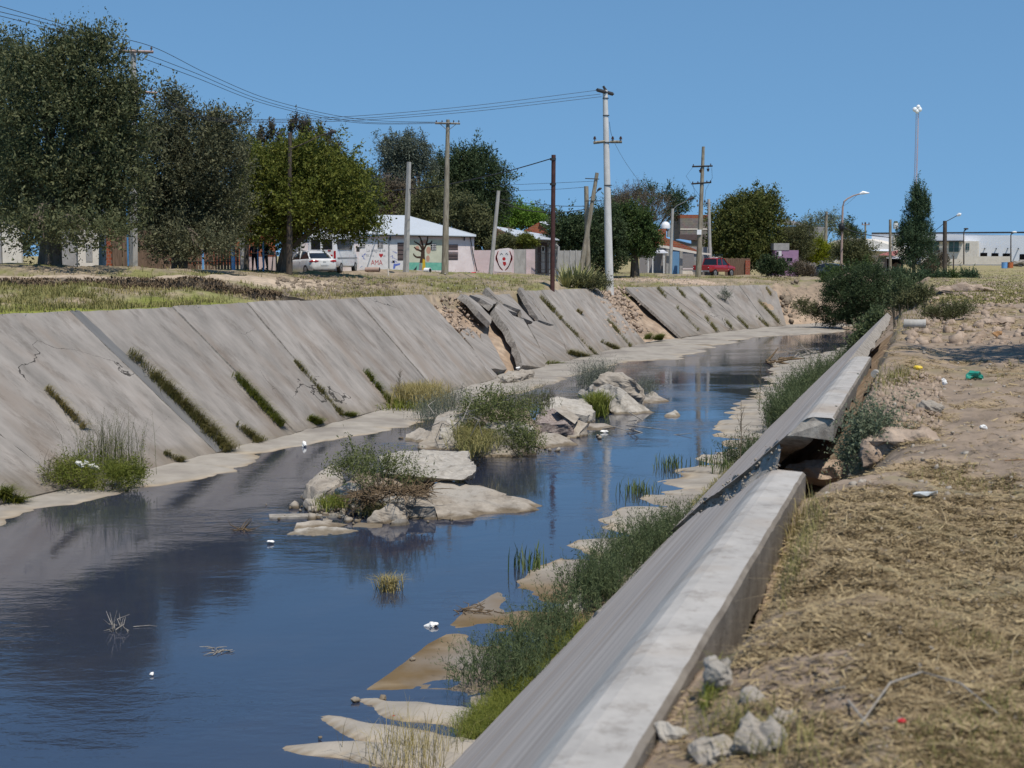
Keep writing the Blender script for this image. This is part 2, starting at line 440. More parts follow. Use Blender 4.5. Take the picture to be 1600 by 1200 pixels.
# ------------------------------------------------------------------ leaves, blades, rocks
def unit(a): return a / np.maximum(np.linalg.norm(a, axis=-1, keepdims=True), 1e-6)
def leaves(cl, ntw, per, tl, ls, asp=0.42, up=0.35, surf=0.45, r=None, droop=0.0, spread=0.5, sub=0.0, nsub=26, spikes=0, spl=1.2):
    """leaf quads on twigs spread through a set of ellipsoids (x,y,z,rx,ry,rz)"""
    r = r or rng
    cl = np.asarray(cl, float)
    wt = (cl[:, 3] * cl[:, 5] + 0.3 * cl[:, 4] * cl[:, 3]) ** 1.0
    ci = r.choice(len(cl), ntw, p=wt / wt.sum())
    d = unit(r.normal(size=(ntw, 3)))
    rho = r.random((ntw, 1)) ** surf
    p0 = cl[ci, :3] + d * rho * cl[ci, 3:]
    if sub:
        K = nsub * len(cl); cc = np.repeat(np.arange(len(cl)), nsub)
        sd_ = unit(r.normal(size=(K, 3)) + np.array([0, 0, .25])); sr_ = (0.45 + 0.6 * r.random((K, 1)))
        C = cl[cc, :3] + sd_ * sr_ * cl[cc, 3:]; S = sub * (0.5 + r.random(K)) * cl[cc, 3:].min(1)
        w_ = wt[cc] / nsub; si = r.choice(K, ntw, p=w_ / w_.sum()); loose = r.random(ntw) < 0.12
        q = C[si] + d * (r.random((ntw, 1)) ** 0.4) * S[si][:, None] * np.array([1.15, 1.15, .8])
        p0 = np.where(loose[:, None], p0, q); d = unit(np.where(loose[:, None], d, d * .7 + sd_[si] * .6))
    if spikes:
        m_ = r.random(ntw) < spikes
        ns_ = max(8, int(ntw * spikes / 14)); ce = r.choice(len(cl), ns_, p=wt / wt.sum()); dd = unit(r.normal(size=(ns_, 3)) + np.array([0, 0, .7])); dd[:, 2] = np.abs(dd[:, 2])
        b0 = cl[ce, :3] + dd * cl[ce, 3:] * .85; dr = unit(dd * .55 + np.array([0, 0, max(up, .3)]) + r.normal(size=(ns_, 3)) * .15); LL = spl * (.5 + r.random(ns_))
        ki = r.integers(0, ns_, ntw); tt = r.random(ntw)
        q = b0[ki] + dr[ki] * (LL[ki] * tt)[:, None] + r.normal(size=(ntw, 3)) * .10 * (1.1 - tt)[:, None] * spl
        p0 = np.where(m_[:, None], q, p0); d = np.where(m_[:, None], dr[ki], d)
    td = unit(d * 0.8 + np.array([0, 0, up - droop]) + r.normal(size=(ntw, 3)) * spread)
    tv = r.random(ntw)
    k = np.arange(per)
    L = tl * (0.5 + r.random((ntw, 1)))
    t = (k + 1) / per
    base = p0[:, None, :] + td[:, None, :] * (L * t)[:, :, None] + r.normal(size=(ntw, per, 3)) * ls * 0.25
    base[:, :, 2] -= droop * (L * t ** 2)
    ax = unit(td[:, None, :] * 0.6 + r.normal(size=(ntw, per, 3)) * 0.75 + np.array([0, 0, -droop * 0.6]))
    sd = unit(np.cross(ax, r.normal(size=(ntw, per, 3))))
    s = ls * (0.6 + 0.8 * r.random((ntw, per, 1))) * (0.6 + 0.9 * r.random((ntw, 1, 1)) ** 1.5)
    V = np.stack([base, base + ax * s * 0.5 + sd * s * asp * 0.5, base + ax * s, base + ax * s * 0.5 - sd * s * asp * 0.5], 2).reshape(-1, 3)
    n = ntw * per
    Fc = np.arange(n * 4).reshape(n, 4)
    v = np.clip(0.65 * tv[:, None] + 0.35 * r.random((ntw, per)), 0, 1)
    return V, Fc, np.repeat(v.ravel(), 4)
def blades(P, H, Wd, lean, r=None, dirs=None, flat=0.0):
    """bent two-segment grass blades"""
    r = r or rng
    n = len(P)
    an = r.random(n) * 2 * pi
    dv = np.stack([np.cos(an), np.sin(an), np.zeros(n)], 1)
    if dirs is not None: dv = unit(dv * 0.6 + dirs)
    sd = np.stack([-dv[:, 1], dv[:, 0], np.zeros(n)], 1)
    H = np.broadcast_to(H, n)[:, None]; Wd = np.broadcast_to(Wd, n)[:, None]
    ln = np.broadcast_to(lean, n)[:, None] * (0.4 + 1.2 * r.random((n, 1)))
    up = np.array([0, 0, 1.0])
    a0 = P; a1 = P + up * H * 0.55 * (1 - flat) + dv * H * 0.3 * ln
    a2 = P + up * H * (1 - 0.35 * np.minimum(ln, 1.5)) * (1 - flat) + dv * H * ln
    V = np.stack([a0 - sd * Wd * 0.5, a0 + sd * Wd * 0.5, a1 + sd * Wd * 0.4, a1 - sd * Wd * 0.4, a2 + sd * Wd * 0.08, a2 - sd * Wd * 0.08], 1).reshape(-1, 3)
    b = np.arange(n)[:, None] * 6
    Fc = np.concatenate([b + np.array([0, 1, 2, 3]), b + np.array([3, 2, 4, 5])], 0)
    return V, Fc, np.repeat(r.random(n), 6)
def join(*parts):
    V = []; Fc = []; A = []; o = 0
    for v, f, a in parts:
        V.append(v); Fc.append(f + o); A.append(a); o += len(v)
    return np.concatenate(V), np.concatenate(Fc), np.concatenate(A)
def px_clumps(cl, d):
    """(px, py, rx, ry[, dy]) picture ellipses at depth d -> ellipsoids in metres"""
    out = []
    for c in cl:
        dd = d + (c[4] if len(c) > 4 else 0)
        p = at(c[0], c[1], dd); k = dd / F
        out.append((p.x, p.y, p.z, c[2] * k, (c[2] * 0.85 + c[3] * 0.15) * k, c[3] * k))
    return out
def tree(name, label, d, base, cl, ntw, per, tl, ls, lm, tr=0.25, bark='bark', asp=0.42, up=0.35, surf=0.45, droop=0.0, cat='tree', group=None, spread=0.5, limbs=True, seed=1, sub=.42, spikes=.12, spl=1.1, kn=2.5, kl=.70, nsub=26):
    """trunk with limbs under a crown of leaf sprays; base and crown given in picture columns at depth d"""
    r = np.random.default_rng(seed)
    E = px_clumps(cl, d)
    g = gnd(base, d, -0.08)
    t = thing(name, label, cat, g, 0, group)
    E = [(e[0] - g.x, e[1] - g.y, e[2] - g.z, e[3], e[4], e[5]) for e in E]
    V, Fc, a = leaves(E, int(ntw * kn), per, tl, ls * kl, asp, up, surf, r, droop, spread, sub, nsub, spikes, spl)
    arrmesh('crown', V, Fc, lm, t, a)
    m = MB()
    big = max(E, key=lambda e: e[3] * e[5])
    top = Vector(big[:3]); kn = Vector((top.x * 0.35, top.y * 0.3, max(0.35, top.z * 0.55)))
    m.tube([(0, 0, 0), (kn.x * 0.3, kn.y * 0.3, kn.z * 0.45), kn, top], [tr * 1.25, tr, tr * 0.8, tr * 0.3], 8)
    if limbs:
        for e in E:
            q = Vector(e[:3]) + Vector((0, 0, e[5] * 0.3))
            st = kn * (0.55 + 0.4 * r.random())
            md = st.lerp(q, 0.5) + Vector((r.normal() * 0.15, r.normal() * 0.15, 0.1 * (q - st).length))
            m.tube([st, md, q], [tr * 0.5, tr * 0.32, tr * 0.1], 6)
            for _ in range(3):
                q2 = Vector(e[:3]) + Vector(unit(r.normal(size=3))) * 0.95 * min(e[3], e[5]) + Vector((0, 0, e[5] * .2)); m.tube([md, md.lerp(q2, .6) + Vector((0, 0, .15)), q2], [tr * .22, tr * .14, tr * .04], 5)
    m.build('trunk', bark, t, smooth=True)
    return t
def shrub(name, label, cl_m, ntw, per, tl, ls, lm, asp=0.3, up=0.9, surf=0.6, cat='shrub', group=None, seed=1, spread=0.4, base=None, stems=10, sr=0.008, bark='twig', droop=0.0, sub=.4, spikes=.06):
    """bush from ellipsoids in metres (world); stems run from the base"""
    r = np.random.default_rng(seed)
    cl_m = np.asarray(cl_m, float)
    if base is None: base = Vector((cl_m[:, 0].mean(), cl_m[:, 1].mean(), (cl_m[:, 2] - cl_m[:, 5]).min()))
    t = thing(name, label, cat, base, 0, group)
    E = cl_m.copy(); E[:, :3] -= np.array(base)
    V, Fc, a = leaves(E, int(ntw * 1.4), per, tl, ls * .85, asp, up, surf, r, droop, spread, sub, 18, spikes, tl * 1.5)
    arrmesh('foliage', V, Fc, lm, t, a)
    m = MB()
    for i in range(stems):
        e = E[i % len(E)]
        q = Vector((e[0] + r.normal() * e[3] * 0.5, e[1] + r.normal() * e[4] * 0.5, e[2] + e[5] * (0.3 + 0.6 * r.random())))
        b = Vector((e[0] * 0.5 + r.normal() * 0.12 * e[3], e[1] * 0.5 + r.normal() * 0.12 * e[3], -0.05))
        m.tube([b, b.lerp(q, 0.5) + Vector((r.normal() * 0.04, r.normal() * 0.04, 0.06)), q], [sr * 1.4, sr, sr * 0.5], 5)
    m.build('stem', bark, t)
    return t
def single(o, label, cat, group=None): return tag(o, label, cat, group)
def hull(name, pts, mats, parent=None, disp=0.03, sub=2, seed=0, fr=2.0, smooth=False):
    """broken lump: convex hull of points, cut up and roughened"""
    b = bmesh.new()
    vs = [b.verts.new(p) for p in pts]
    h = bmesh.ops.convex_hull(b, input=vs)
    bmesh.ops.delete(b, geom=list(set([g for g in h.get('geom_unused', []) + h.get('geom_interior', []) if isinstance(g, bmesh.types.BMVert)])), context='VERTS')
    bmesh.ops.recalc_face_normals(b, faces=b.faces)
    bmesh.ops.triangulate(b, faces=b.faces)
    for _ in range(sub):
        bmesh.ops.subdivide_edges(b, edges=b.edges, cuts=1, use_grid_fill=True)
        bmesh.ops.triangulate(b, faces=b.faces)
    b.normal_update()
    co = np.array([v.co for v in b.verts]); nn = np.array([v.normal for v in b.verts])
    q = co * fr + seed * 3.7
    n = fbm(q[:, 0] + q[:, 2] * 0.7, q[:, 1] - q[:, 2] * 0.9, 4, seed) * disp
    n2 = fbm(q[:, 2] * 1.1 + q[:, 0] * 0.3, q[:, 1] * 0.8 + q[:, 0], 4, seed + 5) * disp
    for v, k, k2 in zip(b.verts, n, n2): v.co += v.normal * float(k) + Vector((float(k2), float(-k2), 0)) * 0.5
    me = bpy.data.meshes.new(name); b.to_mesh(me); b.free()
    for m in (mats if isinstance(mats, (list, tuple)) else [mats]): me.materials.append(M_(m))
    if smooth:
        me.polygons.foreach_set("use_smooth", [True] * len(me.polygons)); me.set_sharp_from_angle(angle=radians(32))
    return link(bpy.data.objects.new(name, me), parent)
def rubble(P, size, n, r):
    """n tiny stones as one soup of skewed boxes round the points"""
    V = []; Fc = []
    q = np.array([[0,3,2,1],[4,5,6,7],[0,1,5,4],[1,2,6,5],[2,3,7,6],[3,0,4,7]])
    base = np.array([[x, y, z] for z in (-.5, .5) for x, y in ((-.5,-.5),(.5,-.5),(.5,.5),(-.5,.5))])
    for i in range(n):
        s = size * (0.35 + 1.1 * r.random() ** 2)
        R = np.array(Matrix.Rotation(r.random() * 6.3, 3, Vector(unit(r.normal(size=3)))))
        v = (base * (0.6 + 0.7 * r.random(3)) + r.normal(size=(8, 3)) * 0.13) @ R.T * s + P[i]
        V.append(v); Fc.append(q + 8 * i)
    return np.concatenate(V), np.concatenate(Fc)
# ------------------------------------------------------------------ materials in use
mat('earth', (0.62, 0.62, 0.62), (1.28, 1.24, 1.18), scale=2.2, detail=10, rough=0.95, bump=0.8, bscale=22, bdist=0.016, attr=True, spec=0.1, lo=0.3, hi=0.7)
mat('slab', (0.150, 0.138, 0.124), (0.300, 0.272, 0.245), scale=1.3, detail=11, stretch=(1.5, 0.42, 1), rough=0.9, bump=0.35, bscale=14, c3=(0.215, 0.183, 0.155), s3=0.8, uv=True, rnd=0.08, spec=0.2, bdist=0.01, lo=0.25, hi=0.68, crack=0.22, blot=1.4)
def wet_rim(m):
    t = m.node_tree; p = next(n for n in t.nodes if n.type == 'BSDF_PRINCIPLED'); src = p.inputs['Base Color'].links[0].from_socket
    tc = _n(t, "ShaderNodeTexCoord"); sx = _n(t, "ShaderNodeSeparateXYZ"); n = _n(t, "ShaderNodeTexNoise"); n.inputs['Scale'].default_value = 2.5; n.inputs['Detail'].default_value = 6
    t.links.new(tc.outputs['Object'], sx.inputs[0]); t.links.new(tc.outputs['Object'], n.inputs[0])
    ma = _n(t, "ShaderNodeMath", operation='MULTIPLY_ADD'); ma.inputs[1].default_value = -0.14; t.links.new(n.outputs[0], ma.inputs[0]); t.links.new(sx.outputs[2], ma.inputs[2])
    mr = _n(t, "ShaderNodeMapRange"); mr.inputs[1].default_value = -5.035; mr.inputs[2].default_value = -5.0; mr.inputs[3].default_value = 0.8; mr.inputs[4].default_value = 0; t.links.new(ma.outputs[0], mr.inputs[0])
    x = _n(t, "ShaderNodeMix", data_type='RGBA', blend_type='MULTIPLY'); x.inputs[7].default_value = (.42, .36, .27, 1)
    t.links.new(mr.outputs[0], x.inputs[0]); t.links.new(src, x.inputs[6]); t.links.new(x.outputs[2], p.inputs['Base Color'])
def toe_stain(m):
    t = m.node_tree; p = next(n for n in t.nodes if n.type == 'BSDF_PRINCIPLED'); src = p.inputs['Base Color'].links[0].from_socket
    tc = _n(t, "ShaderNodeTexCoord"); sx = _n(t, "ShaderNodeSeparateXYZ"); n = _n(t, "ShaderNodeTexNoise"); n.inputs['Scale'].default_value = 1.1; n.inputs['Detail'].default_value = 8
    t.links.new(tc.outputs['UV'], sx.inputs[0]); t.links.new(tc.outputs['UV'], n.inputs[0])
    ma = _n(t, "ShaderNodeMath", operation='MULTIPLY_ADD'); ma.inputs[1].default_value = -2.4; t.links.new(n.outputs[0], ma.inputs[0]); t.links.new(sx.outputs[1], ma.inputs[2])
    mr = _n(t, "ShaderNodeMapRange"); mr.inputs[1].default_value = -1.15; mr.inputs[2].default_value = -0.35; mr.inputs[3].default_value = 0.6; mr.inputs[4].default_value = 0; t.links.new(ma.outputs[0], mr.inputs[0])
    x = _n(t, "ShaderNodeMix", data_type='RGBA', blend_type='MULTIPLY'); x.inputs[7].default_value = (.66, .60, .50, 1)
    t.links.new(mr.outputs[0], x.inputs[0]); t.links.new(src, x.inputs[6]); t.links.new(x.outputs[2], p.inputs['Base Color'])
toe_stain(MATS['slab'])
mat('slab_dark', (0.115, 0.115, 0.115), (0.15, 0.148, 0.145), scale=2, stretch=(1.6, 0.3, 1), rough=0.9, bump=0.3, bscale=14, uv=True, spec=0.2)
mat('slab_edge', (0.18, 0.16, 0.14), (0.38, 0.35, 0.31), scale=9, detail=8, rough=0.95, bump=0.8, bscale=16, bdist=0.014, spec=0.1)
mat('coping', (0.315, 0.30, 0.282), (0.425, 0.405, 0.38), scale=3.0, detail=9, stretch=(1, 1, 1), rough=0.9, bump=0.4, bscale=45, c3=(0.33, 0.285, 0.24), s3=1.3, spec=0.2, bdist=0.006, crack=0.45, blot=5)
mat('board_concrete', (0.32, 0.28, 0.25), (0.50, 0.445, 0.40), scale=1.0, detail=8, stretch=(0.14, 5.5, 1), rough=0.9, bump=0.55, bscale=3.2, c3=(0.40, 0.325, 0.265), s3=0.7, uv=True, spec=0.2, bdist=0.02, lo=0.35, hi=0.65)
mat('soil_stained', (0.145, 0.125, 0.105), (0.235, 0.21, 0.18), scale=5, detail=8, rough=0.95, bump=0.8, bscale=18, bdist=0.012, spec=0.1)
mat('bed', (0.26, 0.24, 0.21), (0.36, 0.335, 0.30), scale=1.8, detail=9, rough=0.85, bump=0.3, bscale=12, c3=(0.21, 0.185, 0.16), s3=0.5, spec=0.2, attr=True, lo=0.3, hi=0.7)
mat('rock', (0.235, 0.205, 0.17), (0.37, 0.33, 0.28), scale=3.2, detail=9, rough=0.95, bump=0.8, bscale=11, bdist=0.014, blot=5, c3=(0.33, 0.305, 0.27), s3=1.0, rnd=0.08, spec=0.1)
mat('rock_pale', (0.29, 0.265, 0.23), (0.42, 0.39, 0.345), scale=6, detail=9, rough=0.95, bump=0.8, bscale=20, bdist=0.010, blot=6, rnd=0.06, spec=0.1)
mat('rock_red', (0.15, 0.115, 0.105), (0.33, 0.285, 0.26), scale=16, detail=6, rough=0.95, bump=0.9, bscale=26, bdist=0.012, spec=0.1)
for k_ in ('rock', 'rock_pale', 'rock_red'): wet_rim(MATS[k_])
mat('dirt_brown', (0.15, 0.12, 0.09), (0.27, 0.22, 0.17), scale=3, detail=9, rough=1, bump=0.9, bscale=10, bdist=0.022, spec=0.05)
mat('dirt_pale', (0.25, 0.19, 0.145), (0.41, 0.325, 0.255), scale=3, detail=9, rough=1, bump=0.9, bscale=10, bdist=0.022, spec=0.05)
mat('bark', (0.075, 0.06, 0.047), (0.15, 0.125, 0.10), scale=7, stretch=(1, 1, 0.25), rough=0.95, bump=0.8, bscale=14, spec=0.1)
mat('twig', (0.12, 0.10, 0.07), (0.2, 0.17, 0.12), scale=8, rough=0.95, spec=0.1)
mat('deadwood', (0.20, 0.18, 0.155), (0.36, 0.33, 0.29), scale=9, rough=0.95, bump=0.5, bscale=20, spec=0.1)
mat('root', (0.07, 0.05, 0.032), (0.20, 0.145, 0.09), scale=9, rough=0.95, bump=0.6, bscale=20, spec=0.1)
mat('pole_concrete', (0.30, 0.285, 0.26), (0.42, 0.405, 0.38), scale=5, rough=0.9, bump=0.3, bscale=30, spec=0.2, stretch=(1, 1, 0.4))
mat('pole_pale', (0.50, 0.485, 0.455), (0.62, 0.60, 0.57), scale=4, rough=0.85, bump=0.2, bscale=30, spec=0.2, stretch=(1, 1, 0.35))
mat('pole_wood', (0.16, 0.135, 0.10), (0.33, 0.295, 0.23), scale=9, rough=0.95, bump=0.6, bscale=12, stretch=(1, 1, 0.18), spec=0.1)
mat('pole_dark', (0.05, 0.04, 0.033), (0.105, 0.085, 0.068), scale=6, rough=0.8, spec=0.2, stretch=(1, 1, 0.3))
mat('pole_red', (0.05, 0.02, 0.017), (0.085, 0.036, 0.03), scale=5, rough=0.6, spec=0.3)
plain('dark_metal', (0.035, 0.033, 0.032), 0.6)
plain('black', (0.012, 0.012, 0.013), 0.5)
plain('grey_metal', (0.30, 0.30, 0.30), 0.45, metal=0.6)
plain('insulator', (0.05, 0.025, 0.02), 0.3)
plain('wire', (0.03, 0.03, 0.032), 0.6)
plain('white_plastic', (0.80, 0.80, 0.80), 0.4)
plain('pink_wood', (0.36, 0.26, 0.22), 0.85)
leafmat('leaf_elm', (0.036, 0.052, 0.020), (0.15, 0.15, 0.072), 0.16)
leafmat('leaf_elm2', (0.042, 0.052, 0.026), (0.165, 0.16, 0.09), 0.16)
leafmat('leaf_yellowgreen', (0.065, 0.088, 0.016), (0.18, 0.185, 0.035), 0.25)
leafmat('leaf_dark', (0.030, 0.052, 0.022), (0.075, 0.10, 0.045), 0.2)
leafmat('leaf_euc', (0.060, 0.078, 0.055), (0.14, 0.155, 0.115), 0.2)
leafmat('leaf_red', (0.075, 0.05, 0.042), (0.10, 0.105, 0.06), 0.2)
leafmat('leaf_bright', (0.09, 0.17, 0.02), (0.16, 0.27, 0.045), 0.3)
leafmat('leaf_green', (0.035, 0.068, 0.02), (0.095, 0.13, 0.04), 0.22)
leafmat('leaf_plane', (0.05, 0.075, 0.018), (0.15, 0.15, 0.045), 0.25)
leafmat('leaf_weed', (0.065, 0.09, 0.03), (0.20, 0.215, 0.085), 0.28)
leafmat('leaf_lime', (0.13, 0.16, 0.012), (0.25, 0.27, 0.02), 0.3)
leafmat('leaf_olive', (0.075, 0.085, 0.035), (0.15, 0.15, 0.07), 0.2)
leafmat('leaf_pale', (0.10, 0.125, 0.075), (0.19, 0.22, 0.14), 0.2)
leafmat('leaf_poplar', (0.035, 0.066, 0.034), (0.085, 0.12, 0.06), 0.2)
leafmat('leaf_brown', (0.095, 0.075, 0.05), (0.17, 0.14, 0.10), 0.15)
leafmat('leaf_feather', (0.055, 0.085, 0.040), (0.15, 0.18, 0.085), 0.3)
leafmat('leaf_grey', (0.12, 0.135, 0.10), (0.22, 0.235, 0.18), 0.2)
leafmat('grass_green', (0.085, 0.12, 0.018), (0.24, 0.25, 0.055), 0.35)
leafmat('grass_dry', (0.22, 0.185, 0.065), (0.42, 0.35, 0.16), 0.3)
leafmat('straw', (0.135, 0.095, 0.055), (0.46, 0.36, 0.205), 0.2)
leafmat('grass_mix', (0.14, 0.145, 0.045), (0.30, 0.26, 0.11), 0.3)
leafmat('reed', (0.06, 0.10, 0.03), (0.16, 0.19, 0.07), 0.3)
leafmat('agave', (0.12, 0.15, 0.07), (0.40, 0.38, 0.16), 0.15)

# ------------------------------------------------------------------ terrain: both banks in one sheet out to the horizon
def pl_dist(x, y, pts):
    d = np.full(np.shape(x), 1e9)
    for (x0, y0), (x1, y1) in zip(pts[:-1], pts[1:]):
        dx, dy = x1 - x0, y1 - y0
        t = np.clip(((x - x0) * dx + (y - y0) * dy) / (dx * dx + dy * dy), 0, 1)
        d = np.minimum(d, np.hypot(x - x0 - t * dx, y - y0 - t * dy))
    return d
def hp(*pts):
    out = []
    for px, py in pts:
        v = onH(px, py, 12, 300); out.append((v.x, v.y))
    return out
def terrain():
    nc, nr = 400, 440
    pxs = np.linspace(-330, 1930, nc)
    ang = (pxs - 800) / F
    Y = np.concatenate([np.geomspace(1.1, 160, nr - 50), np.geomspace(165, 9000, 50)])
    X = ang[None, :] * Y[:, None]; YY = np.repeat(Y[:, None], nc, 1)
    X = X + 0 * YY
    x, y = X.ravel(), YY.ravel()
    z = HT(x, y)
    d, s = right_side(x, y); a, p = left_side(x, y); sl_ = a - RUN
    n1 = fbm(x * 0.35, y * 0.35, 4, 21); n2 = fbm(x * 1.9, y * 1.9, 4, 31); n3 = fbm(x * 0.09, y * 0.09, 3, 41)
    c = np.zeros((len(x), 3))
    def lay(m, col):
        m = np.clip(m, 0, 1)[:, None]
        c[:] = c * (1 - m) + np.array(col) * m
    c[:] = (0.262, 0.210, 0.166)                                            # bare brown soil
    lay(sstep(-0.05, 0.45, n1 + 0.55 * n2), (0.30, 0.232, 0.152))             # dry thatch
    lay(sstep(0.30, 0.8, n1 * 0.8 - 0.5 * n2 + 0.2 * n3) * 0.6, (0.18, 0.17, 0.085))
    L = sl_ > -0.4
    g = np.where(L, 1.0, 0)
    lay(g, (0.25, 0.21, 0.15)); lay(g * sstep(0.0, 0.5, n1 + 0.6 * n2) * 0.9, (0.18, 0.185, 0.07)); lay(g * sstep(0.25, 0.7, n2 - 0.4 * n1) * 0.8, (0.33, 0.265, 0.20))
    lay(g * (1 - sstep(0.9, 2.4, sl_ + 1.0 * n2)) * (1 - sstep(44, 50, y)), (0.19, 0.21, 0.055))      # green verge by the slab edge
    road = pl_dist(x, y, hp((-150, 434), (60, 434), (200, 433.5), (300, 432), (400, 431.5), (470, 441)))
    lay(g * (1 - sstep(1.5, 2.6, road + 0.5 * n2)), (0.42, 0.345, 0.265))
    burn = pl_dist(x, y, hp((40, 443.5), (150, 444), (240, 446), (330, 450), (410, 458)))
    lay(g * (1 - sstep(1.0, 2.0, burn + 1.2 * n2 + 0.7 * n1)), (0.030, 0.026, 0.022))
    dirtp = pl_dist(x, y, hp((985, 437), (1080, 438)))
    lay(g * (1 - sstep(1.5, 4.5, dirtp + 1.0 * n2)), (0.42, 0.33, 0.26))
    inch = (~L) & (d < 0.03)
    lay(inch * 1.0, (0.31, 0.235, 0.175)); lay(inch * sstep(-0.1, 0.5, n2), (0.40, 0.315, 0.24))
    lay(inch * sstep(104, 112, y), (0.26, 0.205, 0.155))
    fr = (d > 0) * sstep(45, 80, y)
    lay(fr * sstep(-0.35, 0.35, n1 + 0.5 * n2), (0.33, 0.29, 0.16)); lay(fr * sstep(0.1, 0.6, n2) * 0.7, (0.17, 0.18, 0.07))
    lay(sstep(125, 190, y), (0.30, 0.26, 0.14))
    col = np.concatenate([c, np.ones((len(x), 1))], 1)
    i = np.arange((nr - 1) * nc).reshape(nr - 1, nc)[:, :-1].ravel()
    Fc = np.stack([i, i + 1, i + nc + 1, i + nc], 1)
    o = arrmesh('ground', np.stack([x, y, z], 1), Fc, 'earth', None, None, True, col)
    tag(o, kind='structure')
terrain()

# ------------------------------------------------------------------ channel bed with its dry concrete aprons, and the water
def lines(px):
    P = [onz(a, b, -5.0) for a, b in px]
    P.sort(key=lambda v: v.y)
    return np.array([v.y for v in P]), np.array([v.x for v in P])
WLY, WLX = lines([(0,820),(112,790),(210,764),(292,752),(337,745),(375,726),(442,701),(500,690),(590,676),(642,664),(832,610),(902,587),(974,567),(1063,561),(1121,541),(1190,526),(1313,520)])
WRY, WRX = lines([(460,1198),(507,1148),(621,1073),(715,1001),(740,967),(791,933),(821,907),(860,882),(970,800),(1027,755),(1087,722),(1120,692),(1114,677),(1150,635),(1207,581),(1207,564),(1309,548)])
def ext(Y, X, y):
    v = np.interp(y, Y, X)
    v = np.where(y < Y[0], X[0] + (y - Y[0]) * 0.33, v)
    return np.where(y > Y[-1], X[-1] + (y - Y[-1]) * 0.33, v)
def xtoeR(y): return -4.65 + 0.303 * np.asarray(y)
def bed_z(x, y):
    wl = ext(WLY, WLX, y); wr = ext(WRY, WRX, y)
    al = (wl - x) * 0.93; ar = (x - wr) * 0.93
    q = 0.30 * x + 0.95 * y; c = 0.95 * x - 0.30 * y            # along, across
    rib = fbm(q * 1.1 + 0.25 * vn(c * 0.5, q * 0.3, 8), c * 0.16, 3, 51)
    n = fbm(x * 0.8, y * 0.8, 4, 61)
    f = lambda a, k: np.where(a > 0, 0.075 * (1 - np.exp(-a * 1.3)), 0.16 * a)
    z = -5.0 + np.maximum(f(al, 0), f(ar, 1))
    z = np.maximum(z, -5.5)
    gr = q * 0.62 + 0.35 * vn(q * .35, c * .25, 88) + .10 * vn(q * 1.3, c * .5, 89)
    far_ = sstep(19, 24, y); fr_ = np.abs(gr - np.round(gr))
    GROOVE = np.where(ar > .05, far_ * np.exp(-(fr_ / .085) ** 2) * (.4 + .6 * sstep(-.2, .5, vn(gr.round() * 3.3, c * .9, 90))), 0)
    GROOVE = GROOVE + np.where(al > .1, .5 * sstep(50, 60, y) * np.exp(-(fr_ / .08) ** 2) * sstep(-.1, .5, vn(gr.round() * 5.1, c * .8, 91)), 0)
    z -= .05 * GROOVE
    nr_ = q * 1.3 + .55 * vn(q * .5, c * .7, 92) + .2 * vn(q * 1.5, c * 1.4, 93)
    z += np.where(ar > -.4, sstep(16.4, 15.9, y) * (-.034 + .055 * np.cos(2 * pi * (nr_ - 23.55)) + .035 * vn(np.round(nr_) * 7.7, c * .8, 94)), 0)
    edge = np.exp(-np.minimum(abs(al), abs(ar)) / 1.6)
    shallow = (ar > -1.2) * sstep(40, 12, y)
    z += (0.034 * rib + 0.016 * n) * np.where(np.maximum(al, ar) > -0.3, 1, edge)
    bed_z.groove = GROOVE
    mud = bed_z.mud = sstep(-.55, -.25, ar) * sstep(15.75, 16.1, y) * (1 - sstep(20.6, 22.5, y)) * (1 - .5 * sstep(.7, .9, vn(x * 1.3, y * 1.1, 95)))
    z += np.where(ar > 0, 0.03 * np.minimum(0.6, rib) * sstep(30, 15, y) - 0.085 * sstep(21.5, 19.5, y) * sstep(15.2, 16.6, y) - 0.02 * sstep(16.5, 15, y), 0)
    z = z * (1 - mud) + (-5.0 + .006 + .008 * n) * mud
    return z
